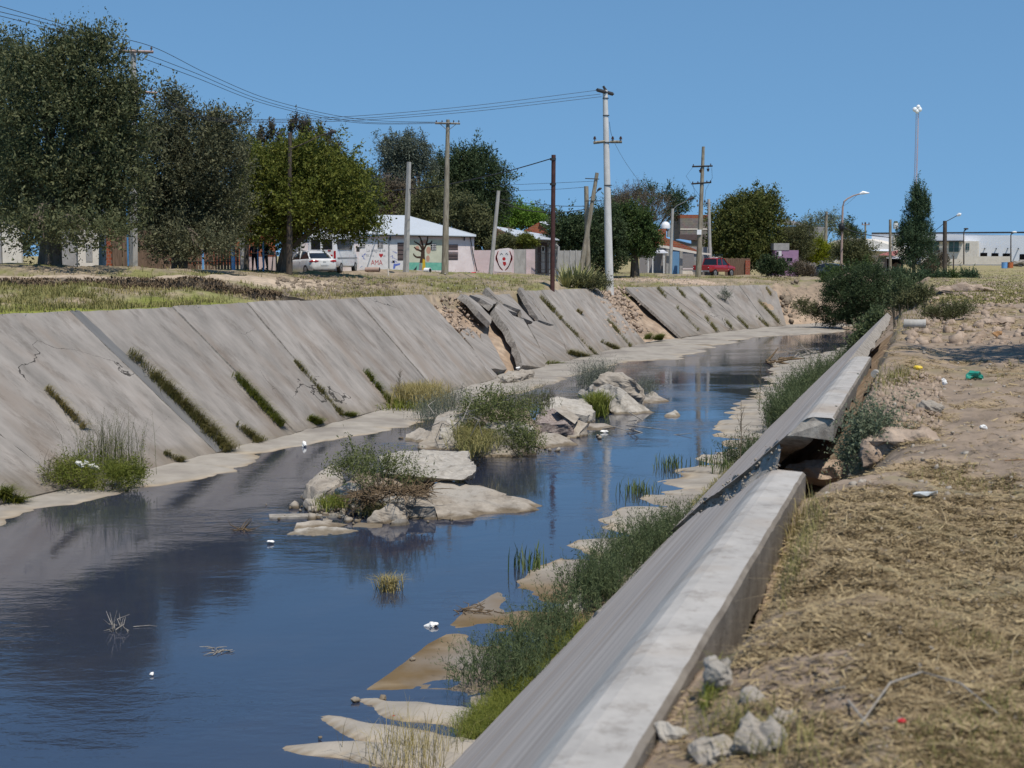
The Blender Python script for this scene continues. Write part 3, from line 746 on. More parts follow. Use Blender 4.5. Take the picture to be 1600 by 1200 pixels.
def bed():
    Ys = np.geomspace(9, 114, 520); nu = 150
    u = np.linspace(0, 1, nu)
    u = 0.5 - 0.5 * np.cos(u * pi) * (0.55 + 0.45 * abs(np.cos(u * pi)))
    x0 = xtoe(Ys) - 0.5; x1 = xtoeR(Ys) + 0.5
    X = x0[:, None] + u[None, :] * (x1 - x0)[:, None]; Y = np.repeat(Ys[:, None], nu, 1)
    x, y = X.ravel(), Y.ravel(); z = bed_z(x, y); GRV = bed_z.groove; MUD = bed_z.mud
    n = fbm(x * 1.5, y * 1.5, 4, 71)
    w = sstep(-0.006, -0.05, z + 5.0 + 0.012 * n)                          # under water: brown algae and silt
    dry = sstep(0.0, 0.03, z + 5.0 + 0.01 * n)
    crust = np.exp(-((z + 4.992 + 0.006 * n) / 0.010) ** 2)              # white mineral rim at the water's edge
    c = np.array([1.0, 0.97, 0.93])[None] * dry[:, None] + np.array([0.52, 0.40, 0.25])[None] * (1 - dry[:, None])
    c = c * (1 - w[:, None]) + np.array([0.36, 0.28, 0.15])[None] * w[:, None]
    c = c * (1 - MUD[:, None]) + MUD[:, None] * (np.array([.46, .34, .19])[None] + (.35 * sstep(.2, .8, n))[:, None] * np.array([1, .95, .85])[None])
    c = c * (1 - .62 * np.clip(GRV, 0, 1))[:, None]
    deep = sstep(-0.10, -0.30, z + 5.0)[:, None]; c = c * (1 - deep) + np.array([0.10, 0.11, 0.09])[None] * deep
    c = c + (crust * (1 - MUD))[:, None] * np.array([0.55, 0.55, 0.53])[None]
    i = np.arange((len(Ys) - 1) * nu).reshape(-1, nu)[:, :-1].ravel()
    o = arrmesh('channel_bed', np.stack([x, y, z], 1), np.stack([i, i + 1, i + nu + 1, i + nu], 1), 'bed', None, None, True, np.concatenate([c, np.ones((len(x), 1))], 1))
    tag(o, kind='structure')
bed()
def watermat():
    m = bpy.data.materials.new('water'); m.use_nodes = True
    t = m.node_tree; t.nodes.clear()
    o = _n(t, "ShaderNodeOutputMaterial")
    tc = _n(t, "ShaderNodeTexCoord")
    mp = _n(t, "ShaderNodeMapping"); mp.inputs['Rotation'].default_value = (0, 0, radians(17)); mp.inputs['Scale'].default_value = (0.8, 1.5, 1)
    t.links.new(tc.outputs['Object'], mp.inputs[0])
    a = _n(t, "ShaderNodeTexNoise"); a.inputs['Scale'].default_value = 1.6; a.inputs['Detail'].default_value = 5; a.inputs['Roughness'].default_value = 0.6
    t.links.new(mp.outputs[0], a.inputs[0])
    # calm and riffled reaches
    k = _n(t, "ShaderNodeTexNoise"); k.inputs['Scale'].default_value = 0.22; k.inputs['Detail'].default_value = 3
    t.links.new(mp.outputs[0], k.inputs[0])
    kr = _n(t, "ShaderNodeMapRange"); kr.inputs[1].default_value = 0.45; kr.inputs[2].default_value = 0.66; kr.inputs[3].default_value = 0.10; kr.inputs[4].default_value = 0.62
    t.links.new(k.outputs[0], kr.inputs[0])
    b = _n(t, "ShaderNodeBump"); b.inputs['Distance'].default_value = 0.030
    t.links.new(kr.outputs[0], b.inputs['Strength']); t.links.new(a.outputs[0], b.inputs['Height'])
    fr = _n(t, "ShaderNodeFresnel"); fr.inputs[0].default_value = 2.0
    t.links.new(b.outputs[0], fr.inputs['Normal'])
    gl = _n(t, "ShaderNodeBsdfGlossy"); gl.inputs['Roughness'].default_value = 0.03; gl.inputs[0].default_value = (1, 1, 1, 1)
    t.links.new(b.outputs[0], gl.inputs['Normal'])
    tr = _n(t, "ShaderNodeBsdfTransparent"); tr.inputs[0].default_value = (0.55, 0.51, 0.40, 1)
    df = _n(t, "ShaderNodeBsdfDiffuse"); df.inputs[0].default_value = (0.046, 0.060, 0.105, 1)
    m1 = _n(t, "ShaderNodeMixShader"); m1.inputs[0].default_value = 0.55
    m2 = _n(t, "ShaderNodeMixShader")
    t.links.new(tr.outputs[0], m1.inputs[1]); t.links.new(df.outputs[0], m1.inputs[2])
    t.links.new(fr.outputs[0], m2.inputs[0]); t.links.new(m1.outputs[0], m2.inputs[1]); t.links.new(gl.outputs[0], m2.inputs[2])
    t.links.new(m2.outputs[0], o.inputs[0])
    MATS['water'] = m
watermat()
def water():
    Ys = np.linspace(6, 114, 60)
    V = []; 
    for y in Ys: V += [(float(xtoe(y)) - 0.3, y, -5.0), (float(xtoeR(y)) + 0.3, y, -5.0)]
    Fc = [(2 * i, 2 * i + 1, 2 * i + 3, 2 * i + 2) for i in range(59)]
    tag(arrmesh('water', V, Fc, 'water'), kind='structure')
water()

# ------------------------------------------------------------------ left lining: one concrete slab after another
def surf(pb, pt, u):
    return toe_pt(pb).lerp(top_pt(pt), u)
def slab(label, jt0, jb0, jt1, jb1, off=0.0, m='slab', gap=0.016, u0=0.0, u1=1.0, name='concrete_slab', group='concrete slabs of the far bank lining', seed=0, thick=0.16):
    """a panel between two joints, each given by picture columns at its top and its pixel at the toe"""
    pt0, pt1 = (jt0 if isinstance(jt0, float) else p_top(jt0)), (jt1 if isinstance(jt1, float) else p_top(jt1))
    pb0, pb1 = p_toe(*jb0), p_toe(*jb1)
    nu, ns = 22, 10
    V = []; UV = []
    r = random.Random(seed)
    for i in range(nu + 1):
        u = u0 + (u1 - u0) * i / nu
        for j in range(ns + 1):
            s = j / ns
            a = s * (1 - 0) + 0
            pb = pb0 + gap + (pb1 - pb0 - 2 * gap) * a; pt = pt0 + gap + (pt1 - pt0 - 2 * gap) * a
            v = surf(pb, pt, u) + slope_n(pb) * off
            if 0 < i < nu and j in (0, ns): v = v + Vector((r.uniform(-.012, .012), r.uniform(-.02, .02), 0))
            if i == nu: v.z += r.uniform(-.015, .015)
            V.append(v); UV.append(((pb + 0 * seed) * 1.0, u * 5.8))
    nrm = slope_n((pb0 + pb1) / 2)
    n = len(V); V2 = V + [v - nrm * thick for v in V]
    Fc = []; k = ns + 1
    for i in range(nu):
        for j in range(ns):
            q = i * k + j
            Fc.append((q, q + 1, q + k + 1, q + k)); Fc.append((n + q + k, n + q + k + 1, n + q + 1, n + q))
    for i in range(nu):
        for q, w in ((i * k, 0), (i * k + ns, 1)):
            f = (q, q + k, q + k + n, q + n); Fc.append(f if w == 0 else f[::-1])
    for j in range(ns):
        for q, w in ((j, 1), (nu * k + j, 0)):
            f = (q, q + 1, q + 1 + n, q + n); Fc.append(f[::-1] if w else f)
    me = bpy.data.meshes.new(name); me.from_pydata([tuple(v) for v in V2], [], Fc)
    ul = me.uv_layers.new(name="UVMap")
    for lp in me.loops: ul.data[lp.index].uv = UV[lp.vertex_index % n]
    me.materials.append(M_(m)); me.materials.append(M_('slab_edge'))
    nt_ = 2 * nu * ns
    for q in me.polygons:
        q.material_index = 0 if q.index < nt_ else 1
    b = bmesh.new(); b.from_mesh(me); bmesh.ops.recalc_face_normals(b, faces=b.faces); b.to_mesh(me); b.free()
    o = link(bpy.data.objects.new(name, me))
    return tag(o, label, 'concrete slab', group)
SL = [
 ("grey sloping concrete slab at the left end of the far lining", 22.0, (-430, 880), 25.5, (-150, 822), 0.0),
 ("sloping slab left of the reed clump that catches a white bag", 25.5, (-150, 822), 28.9, (118, 762), 0.01),
 ("broad sloping slab between the white bag's clump and the dark joint strip", 28.9, (118, 762), 109, (326, 707), 0.0),
 ("sloping slab just right of the dark joint strip and its long grass", 124, (350, 703), 268, (442, 676), -0.02),
 ("sloping slab whose left edge carries the second grassy joint", 268, (442, 676), 384, (532, 656), 0.02),
 ("sloping slab with brown scaling across its upper half", 384, (532, 656), 467, (609, 636), 0.05),
 ("grey sloping slab above the dry yellow tuft at the lining's foot", 467, (609, 636), 556, (690, 617), -0.01),
 ("last whole slab left of the collapsed stretch, branched crack near its top", 556, (690, 617), 660, (780, 591), 0.03),
 ("sloping slab right of the collapse, long grassy joint on its right", 822, (892, 565), 846, (936, 555), 0.0),
 ("sloping slab with one round weed tuft in its middle", 846, (936, 555), 904, (981, 544), 0.02),
 ("sloping slab ending at the pink earth gap below the tall pale pole", 904, (981, 544), 934, (1006, 537), 0.0),
 ("sloping slab with a broken left edge just right of the pink earth gap", 977, (1037, 528), 1003, (1092, 522), 0.04),
 ("narrow slab first right of the broken edged one on the far lining", 1003, (1092, 522), 1030, (1116, 519.5), 0.0),
 ("narrow slab with a long grassy joint on its left, opposite the water riffles", 1030, (1116, 519.5), 1060, (1141, 517), 0.02),
 ("narrow slab below the pole with many cross arms", 1060, (1141, 517), 1093, (1167, 514.5), -0.01),
 ("narrow slab with a grey weed high on it, below the red pickup", 1093, (1167, 514.5), 1125, (1186, 512.5), 0.02),
 ("narrow slab third from the lining's far end", 1125, (1186, 512.5), 1155, (1203, 511), 0.0),
 ("narrow slab next to last at the lining's far end", 1155, (1203, 511), 1184, (1219, 509.6), 0.02),
 ("last narrow slab where the far lining ends at the eroded bank", 1184, (1219, 509.6), 1210, (1232, 508.4), 0.0),
]
for i, (lb, a, b_, c_, d_, of) in enumerate(SL): slab(lb, a, b_, c_, d_, of, seed=i)
slab("dark grey joint strip running straight down the lining", 109, (326, 707), 124, (350, 703), 0.012, m='slab_dark', gap=0.0, name='joint_strip', seed=44)
def piece(label, poly, off, thick=0.26, name='broken_slab', m='slab', group='broken slabs of the collapsed stretch', off2=None, cat='broken slab', res=0.5):
    """broken slab lying on the slope: outline picked on the slope, lifted by off (per corner), with its own thickness"""
    offs = off if isinstance(off, (list, tuple)) else [off] * len(poly)
    P = [onslope(x, y, 0.0) for x, y in poly]
    nrm = slope_n(sum(p.y for p in P) / len(P) - 1.0)
    P = [p + nrm * o for p, o in zip(P, offs)]
    # jag the outline
    Q = []
    r = random.Random(len(label))
    for i, p in enumerate(P):
        q = P[(i + 1) % len(P)]; n = max(1, int((q - p).length / res))
        for k in range(n):
            w = p.lerp(q, k / n)
            if k: w = w + (q - p).normalized().cross(nrm) * r.uniform(-.06, .06)
            Q.append(w)
    n = len(Q)
    lowr = [q - nrm * thick + Vector((r.uniform(-.05, .05), r.uniform(-.05, .05), r.uniform(-.03, .03))) for q in Q]
    me = bpy.data.meshes.new(name)
    me.from_pydata([tuple(v) for v in Q + lowr], [], [tuple(range(n)), tuple(range(2 * n - 1, n - 1, -1))] + [(i, i + n, (i + 1) % n + n, (i + 1) % n) for i in range(n)])
    me.materials.append(M_(m)); me.materials.append(M_('slab_edge'))
    for q in me.polygons: q.material_index = 0 if q.index == 0 else 1
    b = bmesh.new(); b.from_mesh(me); bmesh.ops.recalc_face_normals(b, faces=b.faces); b.to_mesh(me); b.free()
    ul = me.uv_layers.new(name="UVMap")
    for lp in me.loops:
        v = me.vertices[lp.vertex_index].co
        ul.data[lp.index].uv = (v.y, (v.z + 5) * 1.6)
    return tag(link(bpy.data.objects.new(name, me)), label, cat, group)
def c6(pts): return [(640 + x / 6.0, 400 + y / 6.0) for x, y in pts]
piece("long narrow sliver of broken slab lying above the dark gap, upper left of the collapse", c6([(448,405),(535,385),(640,470),(752,600),(738,668),(610,580),(520,480)]), [0.30,0.10,0.12,0.15,0.2,0.35,0.38])
piece("smooth dark slab sunk below its neighbours at the lower left of the collapse", c6([(490,695),(560,640),(640,690),(712,775),(690,690),(755,690),(935,1030),(770,1040),(680,940)]), [-0.1,-0.12,-0.18,-0.2,-0.2,-0.25,-0.18,-0.1,-0.1])
piece("flat broken slab along the top of the collapse with a thick left edge", c6([(548,388),(690,368),(780,405),(870,462),(1005,548),(880,525),(790,470),(745,520),(640,440)]), [0.15,0.0,0.0,0.02,0.08,0.15,0.25,0.32,0.25])
piece("largest broken slab, tilted up with a deep black gap along its left side", c6([(755,575),(792,478),(870,512),(960,575),(1060,600),(1180,800),(1290,990),(1250,1050),(1045,1045),(1000,960),(880,770)]), [0.42,0.36,0.2,0.1,0.06,0.04,0.02,0.02,0.12,0.28,0.45], 0.34)
piece("small ridge of broken concrete standing on the top edge of the collapse", c6([(680,345),(720,332),(835,432),(820,445)]), [0.3,0.25,0.1,0.15], 0.3)
piece("broken slab in the upper right of the collapse", c6([(800,360),(935,355),(1060,500),(1168,625),(1035,590),(1030,520),(880,452)]), [0.0,0.0,0.0,0.02,0.1,0.1,0.04])
piece("lower right broken slab with a crack down its middle", c6([(1100,655),(1180,625),(1330,690),(1390,735),(1512,985),(1300,1005),(1190,800)]), [0.1,0.1,0.12,0.1,0.0,0.02,0.05])
piece("thin raised strip of slab beside the exposed earth at the right of the collapse", c6([(998,335),(1045,330),(1235,605),(1340,660),(1190,625)]), [0.28,0.2,0.12,0.1,0.18])
piece("sloping slab with a ragged left edge closing the collapse on the right", c6([(1050,326),(1115,322),(1300,620),(1515,985),(1400,740),(1250,560)]), [0.05,0.0,0.0,0.0,0.05,0.05])

# ------------------------------------------------------------------ right lining: two broken lengths with their coping
TH = math.atan2(RZT - RZB, RRUN - 0.25)
def rsurf(s, u):
    """point on the right lining: u=0 at the coping's inner edge, 1 at the toe"""
    w = 0.25 + u * (RRUN - 0.25)
    return rpt(s, w, RZT + u * (RZB - RZT))
RN = Vector((NI.x * sin(TH), NI.y * sin(TH), cos(TH)))
def lining(name, label, rows, thick, dn, s_c0, s_c1, seed, fx=0.0, ck=1.0):
    """rows: (u, s0, s1). Slope plate; the coping beam between s_c0 and s_c1"""
    r = random.Random(seed)
    t = thing(name, label, 'concrete lining', rpt(rows[0][1], 0.1, RZT - 0.3), 0, 'broken concrete lining of the near bank')
    base = t.location.copy()
    us = np.linspace(0.045, 1, 34); ns = 64
    V = []; UV = []
    R = np.array(rows)
    for u in us:
        a = np.interp(u, R[:, 0], R[:, 1]); b = np.interp(u, R[:, 0], R[:, 2])
        ja = 0.22 * vn(np.array([u * 9.0]), np.array([seed * 3.3]), 5)[0] + 0.1 * vn(np.array([u * 31.0]), np.array([seed]), 6)[0]
        for j in range(ns + 1):
            q = j / ns
            s = a + ja + (b - a) * q
            v = rsurf(s, u) + RN * dn
            V.append(v - base); UV.append((s, u * 4.8))
    n = len(V); k = ns + 1; nu = len(us) - 1
    DN = Vector((NI.x * cos(TH), NI.y * cos(TH), -sin(TH)))
    V2 = V + [v - RN * (thick * (1 + 0.25 * vn(np.array([i * 0.35]), np.array([seed * 2.0]), 4)[0])) + ((E2 * -0.14 - DN * 0.30) * fx * (1 + 0.5 * r.uniform(-1, 1)) if i % k == 0 else Vector((0, 0, 0))) for i, v in enumerate(V)]
    Fc = []
    for i in range(nu):
        for j in range(ns):
            q = i * k + j; Fc.append((q, q + 1, q + k + 1, q + k))
    nt_ = len(Fc)
    for i in range(nu):
        for j in range(ns):
            q = n + i * k + j; Fc.append((q + k, q + k + 1, q + 1, q))
        for q, w in ((i * k, 0), (i * k + ns, 1)): Fc.append((q, q + k, q + k + n, q + n))
    for j in range(ns):
        for q in (j, nu * k + j): Fc.append((q, q + 1, q + 1 + n, q + n))
    me = bpy.data.meshes.new('slope_plate'); me.from_pydata([tuple(v) for v in V2], [], Fc)
    ul = me.uv_layers.new(name="UVMap")
    for lp in me.loops: ul.data[lp.index].uv = UV[lp.vertex_index % n]
    for mm in ('board_concrete', 'slab_edge'): me.materials.append(M_(mm))
    for q in me.polygons: q.material_index = 0 if q.index < nt_ else 1
    b = bmesh.new(); b.from_mesh(me); bmesh.ops.recalc_face_normals(b, faces=b.faces); b.to_mesh(me); b.free()
    link(bpy.data.objects.new('slope_plate', me), t)
    # coping beam: section (inward, up)
    sec = [(0.0, -0.34), (0.0, -0.02), (0.02, 0.0), (0.19, 0.0), (0.245, -0.012), (0.30, -0.05), (0.36, -0.113), (0.425, -0.182), (0.34, -0.42)]
    N = max(8, int((s_c1 - s_c0) / 0.12)); rings = []
    for i in range(N + 1):
        s = s_c0 + (s_c1 - s_c0) * i / N
        ring = []
        for kx, (w, h) in enumerate(sec):
            jt = 0.0
            if kx in (0, 8): jt = 0.09 * vn(np.array([s * 1.6]), np.array([kx * 2.0 + seed]), 9)[0]
            if kx in (1, 2): jt = -0.012 * abs(vn(np.array([s * 5.3]), np.array([seed * 1.0]), 3)[0])
            e_ = 0.0
            if i == 0: e_ = r.uniform(-.03, .05)
            if i == N: e_ = r.uniform(-.04, .03)
            p = rpt(s + e_, w, RZT + (h * ck if kx in (0, 8) else h) + jt) + Vector((0, 0, dn * 1.0)) - base
            ring.append(p)
        rings.append(ring)
    mb = MB(); mb.loft(rings)
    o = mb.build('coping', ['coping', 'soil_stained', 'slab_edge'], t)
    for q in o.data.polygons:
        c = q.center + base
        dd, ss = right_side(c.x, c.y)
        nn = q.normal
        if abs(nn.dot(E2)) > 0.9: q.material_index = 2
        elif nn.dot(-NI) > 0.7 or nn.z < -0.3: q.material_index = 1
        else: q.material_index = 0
    return t
lining('concrete_lining', "near length of concrete lining with a pale flat coping, ending in a broken edge", [(0, 0.4, 10.66), (0.25, 0.4, 14.0), (0.655, 0.2, 20.9), (0.85, 0.2, 22.6), (1.0, 0.2, 23.6)], 0.20, -0.05, 0.4, 10.66, 3)
def broken_edge():
    """crumbled concrete and earth along the break between the two lengths"""
    t = [o for o in bpy.data.objects if o.name.startswith('concrete_lining') and o.type == 'EMPTY'][-1]; base = t.location
    r = np.random.default_rng(9); us = np.linspace(.10, .97, 90); V = []; nw = 9
    for i, u in enumerate(us):
        a = np.interp(u, [0, .08, .25, .655, .85, 1], [13.75, 14.1, 15.6, 21.5, 23.1, 24.2]) + .30; b = np.interp(u, [0, .25, .655, .85, 1], [10.66, 14.0, 20.9, 22.6, 23.6]) - .15
        b = max(b, a - 2.1)
        for j in range(nw):
            q = j / (nw - 1); h = -.015 * (1 - q) - .12 * q + .05 * fbm(np.array([i * .23]), np.array([j * .55]), 3, 5)[0] - .06 * sin(pi * q)
            V.append(rsurf(a + (b - a) * q, u) + RN * float(h) - base)
    Fc = [(i * nw + j, i * nw + j + 1, (i + 1) * nw + j + 1, (i + 1) * nw + j) for i in range(len(us) - 1) for j in range(nw - 1)]
    arrmesh('broken_edge', [tuple(v) for v in V], Fc, 'slab_edge', t)
    P = np.array(V)[r.integers(0, len(V), 1100)] + np.array(RN) * .002 + r.normal(size=(1100, 3)) * .02
    Vr, Fr = rubble(P, .019, len(P), r)
    o = arrmesh('aggregate', Vr, Fr, 'rock', t); o['kind'] = 'stuff'
lining('concrete_lining', "far length of concrete lining with its coping broken off at both ends", [(0, 13.75, 43.4), (0.08, 14.1, 43.4), (0.25, 15.6, 43.3), (0.655, 21.5, 43.1), (0.85, 23.1, 43.0), (1.0, 24.2, 42.8)], 0.20, 0.0, 13.7, 22.2, 5, 0.5, .5)
broken_edge()
# ------------------------------------------------------------------ broken concrete in the stream
def chunk(label, pts, m='rock', disp=0.05, sub=3, fr=2.2, name='concrete_lump', group='broken concrete lying in the stream', seed=0, cat='rubble', base=True, deep=-5.35):
    """lump traced by pixels with a height each; its outline at the water is carried down to the bed"""
    P = [onz(x, y, z) for x, y, z in pts]
    c = sum(P, Vector()) / len(P)
    Q = [tuple(p) for p in P]
    if base:
        for p in P: 
            q = c.lerp(p, 0.97); Q.append((q.x, q.y, deep))
    o = hull(name, Q, m, None, disp * 1.45, sub, seed or len(label), fr * 1.25)
    return tag(o, label, cat, group)
G1 = 'broken concrete of the nearer heap in the stream'
G2 = 'broken concrete of the middle heap in the stream'
chunk("large flat slab topping the nearer heap, its right tip overhanging", [(592,712,-4.42),(628,704,-4.40),(727,706,-4.44),(746,726,-4.46),(742,738,-4.47),(722,750,-4.52),(600,740,-4.5),(735,748,-4.66),(650,752,-4.72),(602,746,-4.72),(745,735,-4.62)], 'rock_pale', 0.045, 4, base=False, group=G1, name='broken_slab')
chunk("big sloping slab running down to a point at the right of the nearer heap", [(668,762,-4.66),(700,752,-4.62),(736,757,-4.66),(792,774,-4.82),(848,790,-4.99),(843,797,-5.0),(760,806,-5.0),(712,814,-5.02),(684,809,-4.96)], 'rock', 0.03, 4, group=G1, name='broken_slab')
chunk("thin flat plate leaning behind the big sloping slab of the nearer heap", [(734,757,-4.78),(752,757,-4.76),(793,772,-4.93),(785,776,-4.95),(745,766,-4.86)], 'rock', 0.02, 2, base=False, group=G1, name='broken_slab')
chunk("rounded grey boulder at the front of the nearer heap", [(632,787,-4.7),(650,774,-4.68),(672,780,-4.72),(683,790,-4.72),(680,811,-5.02),(652,813,-5.02),(634,808,-5.0)], 'rock', 0.05, 4, group=G1, seed=4)
chunk("pale sloping boulder left of the rounded grey one", [(570,822,-5.02),(588,800,-4.8),(610,785,-4.62),(634,787,-4.66),(640,800,-4.8),(640,814,-5.0),(610,821,-5.03)], 'rock', 0.05, 4, group=G1, seed=5)
chunk("low wedge of concrete in the water before the pale sloping boulder", [(608,824,-5.02),(618,812,-4.88),(634,809,-4.86),(640,820,-5.02)], 'rock_pale', 0.02, 2, group=G1, seed=6)
chunk("long slab leaning at the left side of the nearer heap", [(467,778,-5.0),(478,757,-4.72),(502,738,-4.56),(520,725,-4.46),(536,735,-4.5),(530,755,-4.66),(510,770,-4.75),(485,782,-4.95)], 'rock', 0.035, 4, group=G1, seed=7, name='broken_slab')
chunk("low grey rock at the left foot of the nearer heap", [(472,799,-5.02),(480,783,-4.82),(500,772,-4.74),(520,783,-4.82),(528,798,-5.0),(505,801,-5.02)], 'rock', 0.05, 4, group=G1, seed=8)
chunk("small pale lump between the leaning slab and the tangled roots", [(523,765,-4.72),(540,755,-4.6),(560,758,-4.6),(562,770,-4.75),(540,776,-4.8)], 'rock_pale', 0.03, 3, group=G1, seed=9)
chunk("small dark lump just left of the tangled roots", [(540,790,-4.95),(552,778,-4.78),(570,780,-4.8),(566,794,-4.98)], 'rock', 0.03, 3, group=G1, seed=10)
chunk("pale lump under the right end of the tangled roots", [(584,793,-4.9),(598,778,-4.72),(622,774,-4.68),(632,783,-4.75),(618,793,-4.9)], 'rock_pale', 0.03, 3, group=G1, seed=11)
chunk("flat ledge of concrete awash at the water beneath the tangled roots", [(545,824,-5.0),(560,815,-4.97),(598,818,-4.97),(596,826,-5.01)], 'rock', 0.012, 2, group=G1, seed=12, name='broken_slab')
chunk("low smooth rock in the water behind the patterned plate", [(455,830,-5.01),(464,816,-4.9),(500,812,-4.88),(545,818,-4.97),(520,828,-5.01)], 'rock', 0.02, 3, group=G1, seed=13)
o = chunk("mossy plate with a net pattern awash at the near tip of the heap", [(444,838,-5.01),(466,826,-4.95),(505,822,-4.93),(560,829,-4.99),(535,836,-5.01),(490,841,-5.02)], 'rock_pale', 0.012, 4, fr=6, group=G1, seed=14, name='broken_slab')
pl = [onz(420, 803, -4.965), onz(538, 801, -4.965), onz(540, 806, -4.965), onz(421, 808.5, -4.965)]
tag(MB().prism(pl, (0, 0, -0.06)).build('plank', 'deadwood'), "pale straight plank floating beside the nearer heap", 'plank')
chunk("dark silt and earth holding the nearer heap together under its weeds", [(515,790,-5.0),(530,760,-4.72),(570,735,-4.5),(640,738,-4.56),(690,755,-4.72),(680,785,-4.9),(600,805,-5.0)], 'dirt_brown', 0.05, 4, group=None, seed=15, name='silt_mound', cat='earth mound')
chunk("dark silt mound under the weeds of the middle heap", [(720,705,-5.0),(735,670,-4.55),(760,640,-4.3),(820,640,-4.34),(845,668,-4.6),(835,692,-4.9),(780,706,-5.0)], 'dirt_brown', 0.05, 4, group=None, seed=16, name='silt_mound', cat='earth mound')
# middle heap
chunk("tall pointed block at the left end of the middle heap", [(655,702,-5.02),(664,690,-4.92),(672,672,-4.62),(686,648,-4.36),(700,640,-4.28),(712,650,-4.38),(716,668,-4.58),(728,700,-5.0),(690,706,-5.03)], 'rock', 0.05, 4, group=G2, seed=21)
chunk("lower block tilted against the tall pointed one, nearest the left apron", [(630,690,-5.02),(634,678,-4.86),(655,668,-4.72),(672,674,-4.75),(666,694,-5.02)], 'rock', 0.03, 4, group=G2, seed=22)
chunk("rough white lump beside the tall pointed block", [(690,680,-4.7),(700,655,-4.42),(722,652,-4.38),(728,668,-4.6),(720,690,-4.85)], 'rock_pale', 0.06, 4, group=G2, seed=23)
chunk("leaning block with a sharp crest at the front of the middle heap", [(756,705,-4.98),(764,690,-4.72),(776,678,-4.66),(792,684,-4.70),(806,696,-4.8),(820,708,-5.0),(785,712,-5.02)], 'rock_pale', 0.04, 4, group=G2, seed=24)
chunk("flat low slab ending in a thin point at the front of the middle heap", [(742,714,-5.0),(770,703,-4.86),(805,702,-4.86),(823,712,-4.99),(815,716,-5.02)], 'rock', 0.02, 3, group=G2, seed=25, name='broken_slab')
chunk("rounded slab half buried in greenery in the middle heap", [(752,672,-4.4),(770,657,-4.2),(805,655,-4.2),(832,668,-4.3),(838,684,-4.55),(790,690,-4.7)], 'rock_pale', 0.04, 4, group=G2, seed=26, name='broken_slab')
chunk("pale flat topped slab at the back of the middle heap", [(842,627,-4.42),(872,621,-4.40),(914,622,-4.45),(930,643,-4.7),(918,650,-4.75),(880,640,-4.6),(850,640,-4.6)], 'rock_pale', 0.03, 4, group=G2, seed=27, name='broken_slab')
chunk("smooth grey slab tilted forward over the dark block", [(864,638,-4.28),(880,634,-4.3),(905,652,-4.48),(898,662,-4.62),(884,652,-4.5)], 'rock', 0.02, 3, base=False, group=G2, seed=28, name='broken_slab')
chunk("reddish pebbly faced block in the middle heap", [(832,660,-4.6),(848,642,-4.46),(866,638,-4.40),(884,652,-4.56),(900,664,-4.65),(882,678,-4.96),(850,674,-4.9)], 'rock_red', 0.05, 4, group=G2, seed=29)
chunk("dark undercut block at the right of the middle heap", [(886,684,-5.0),(892,664,-4.7),(903,655,-4.55),(917,662,-4.66),(911,678,-4.95),(900,686,-5.02)], 'rock', 0.03, 4, group=G2, seed=30)
chunk("low slab sliding into the water below the reddish block", [(826,688,-4.85),(852,676,-4.74),(872,676,-4.76),(890,687,-4.9),(906,696,-5.0),(880,700,-5.02),(846,702,-5.02)], 'rock', 0.03, 4, group=G2, seed=31, name='broken_slab')
chunk("small rough lumps piled at the front under the drooping weeds", [(806,706,-5.0),(812,696,-4.82),(828,694,-4.78),(838,702,-4.96),(826,708,-5.02)], 'rock_pale', 0.05, 4, group=G2, seed=32)
chunk("low flat stone trailing right of the dark block", [(914,672,-5.0),(922,662,-4.93),(944,662,-4.92),(960,668,-4.98),(935,673,-5.01)], 'rock', 0.02, 3, group=G2, seed=33)
chunk("largest pale boulder with a broad smooth face, farthest upstream", [(903,613,-4.62),(920,603,-4.35),(945,598,-4.2),(980,612,-4.35),(1002,632,-4.75),(1024,645,-5.0),(990,648,-5.02),(960,648,-5.02),(946,638,-4.9),(925,622,-4.75)], 'rock_pale', 0.045, 4, group=G2, seed=34)
chunk("rough tan ridge rising behind the largest pale boulder", [(926,598,-4.2),(942,586,-3.95),(955,579,-3.85),(968,582,-3.9),(990,594,-4.1),(1002,606,-4.35),(1004,614,-4.6),(950,605,-4.4)], 'rock', 0.07, 4, group=G2, seed=35)
chunk("low wedge sloping into the water right of the largest boulder", [(1002,630,-5.0),(1008,616,-4.8),(1020,611,-4.74),(1034,620,-4.88),(1047,628,-5.0),(1020,631,-5.02)], 'rock', 0.03, 3, group=G2, seed=36)
chunk("small white stone alone in the riffles right of the largest boulder", [(1038,651,-5.0),(1044,646,-4.93),(1054,641,-4.86),(1064,650,-5.0),(1050,653,-5.02)], 'rock_pale', 0.03, 3, seed=37, group=None)
chunk("jagged broken slab lying at the foot of the collapsed stretch", [(781,590,-4.72),(794,579,-4.66),(830,577,-4.66),(832,583,-4.72),(812,590,-4.78),(795,595,-4.86)], 'rock', 0.05, 4, base=True, deep=-4.98, seed=38, group=None, name='broken_slab')
chunk("pale lump of broken concrete resting against the near lining's foot", [(908,990,-4.85),(925,962,-4.55),(950,948,-4.4),(968,955,-4.5),(962,972,-4.75),(935,990,-4.95)], 'rock_pale', 0.03, 4, group=None, seed=39)
chunk("rough pale lump among the weeds at the near lining's foot", [(874,955,-4.95),(890,935,-4.8),(908,925,-4.7),(915,942,-4.85),(900,958,-4.98)], 'rock_pale', 0.05, 4, group=None, seed=40)

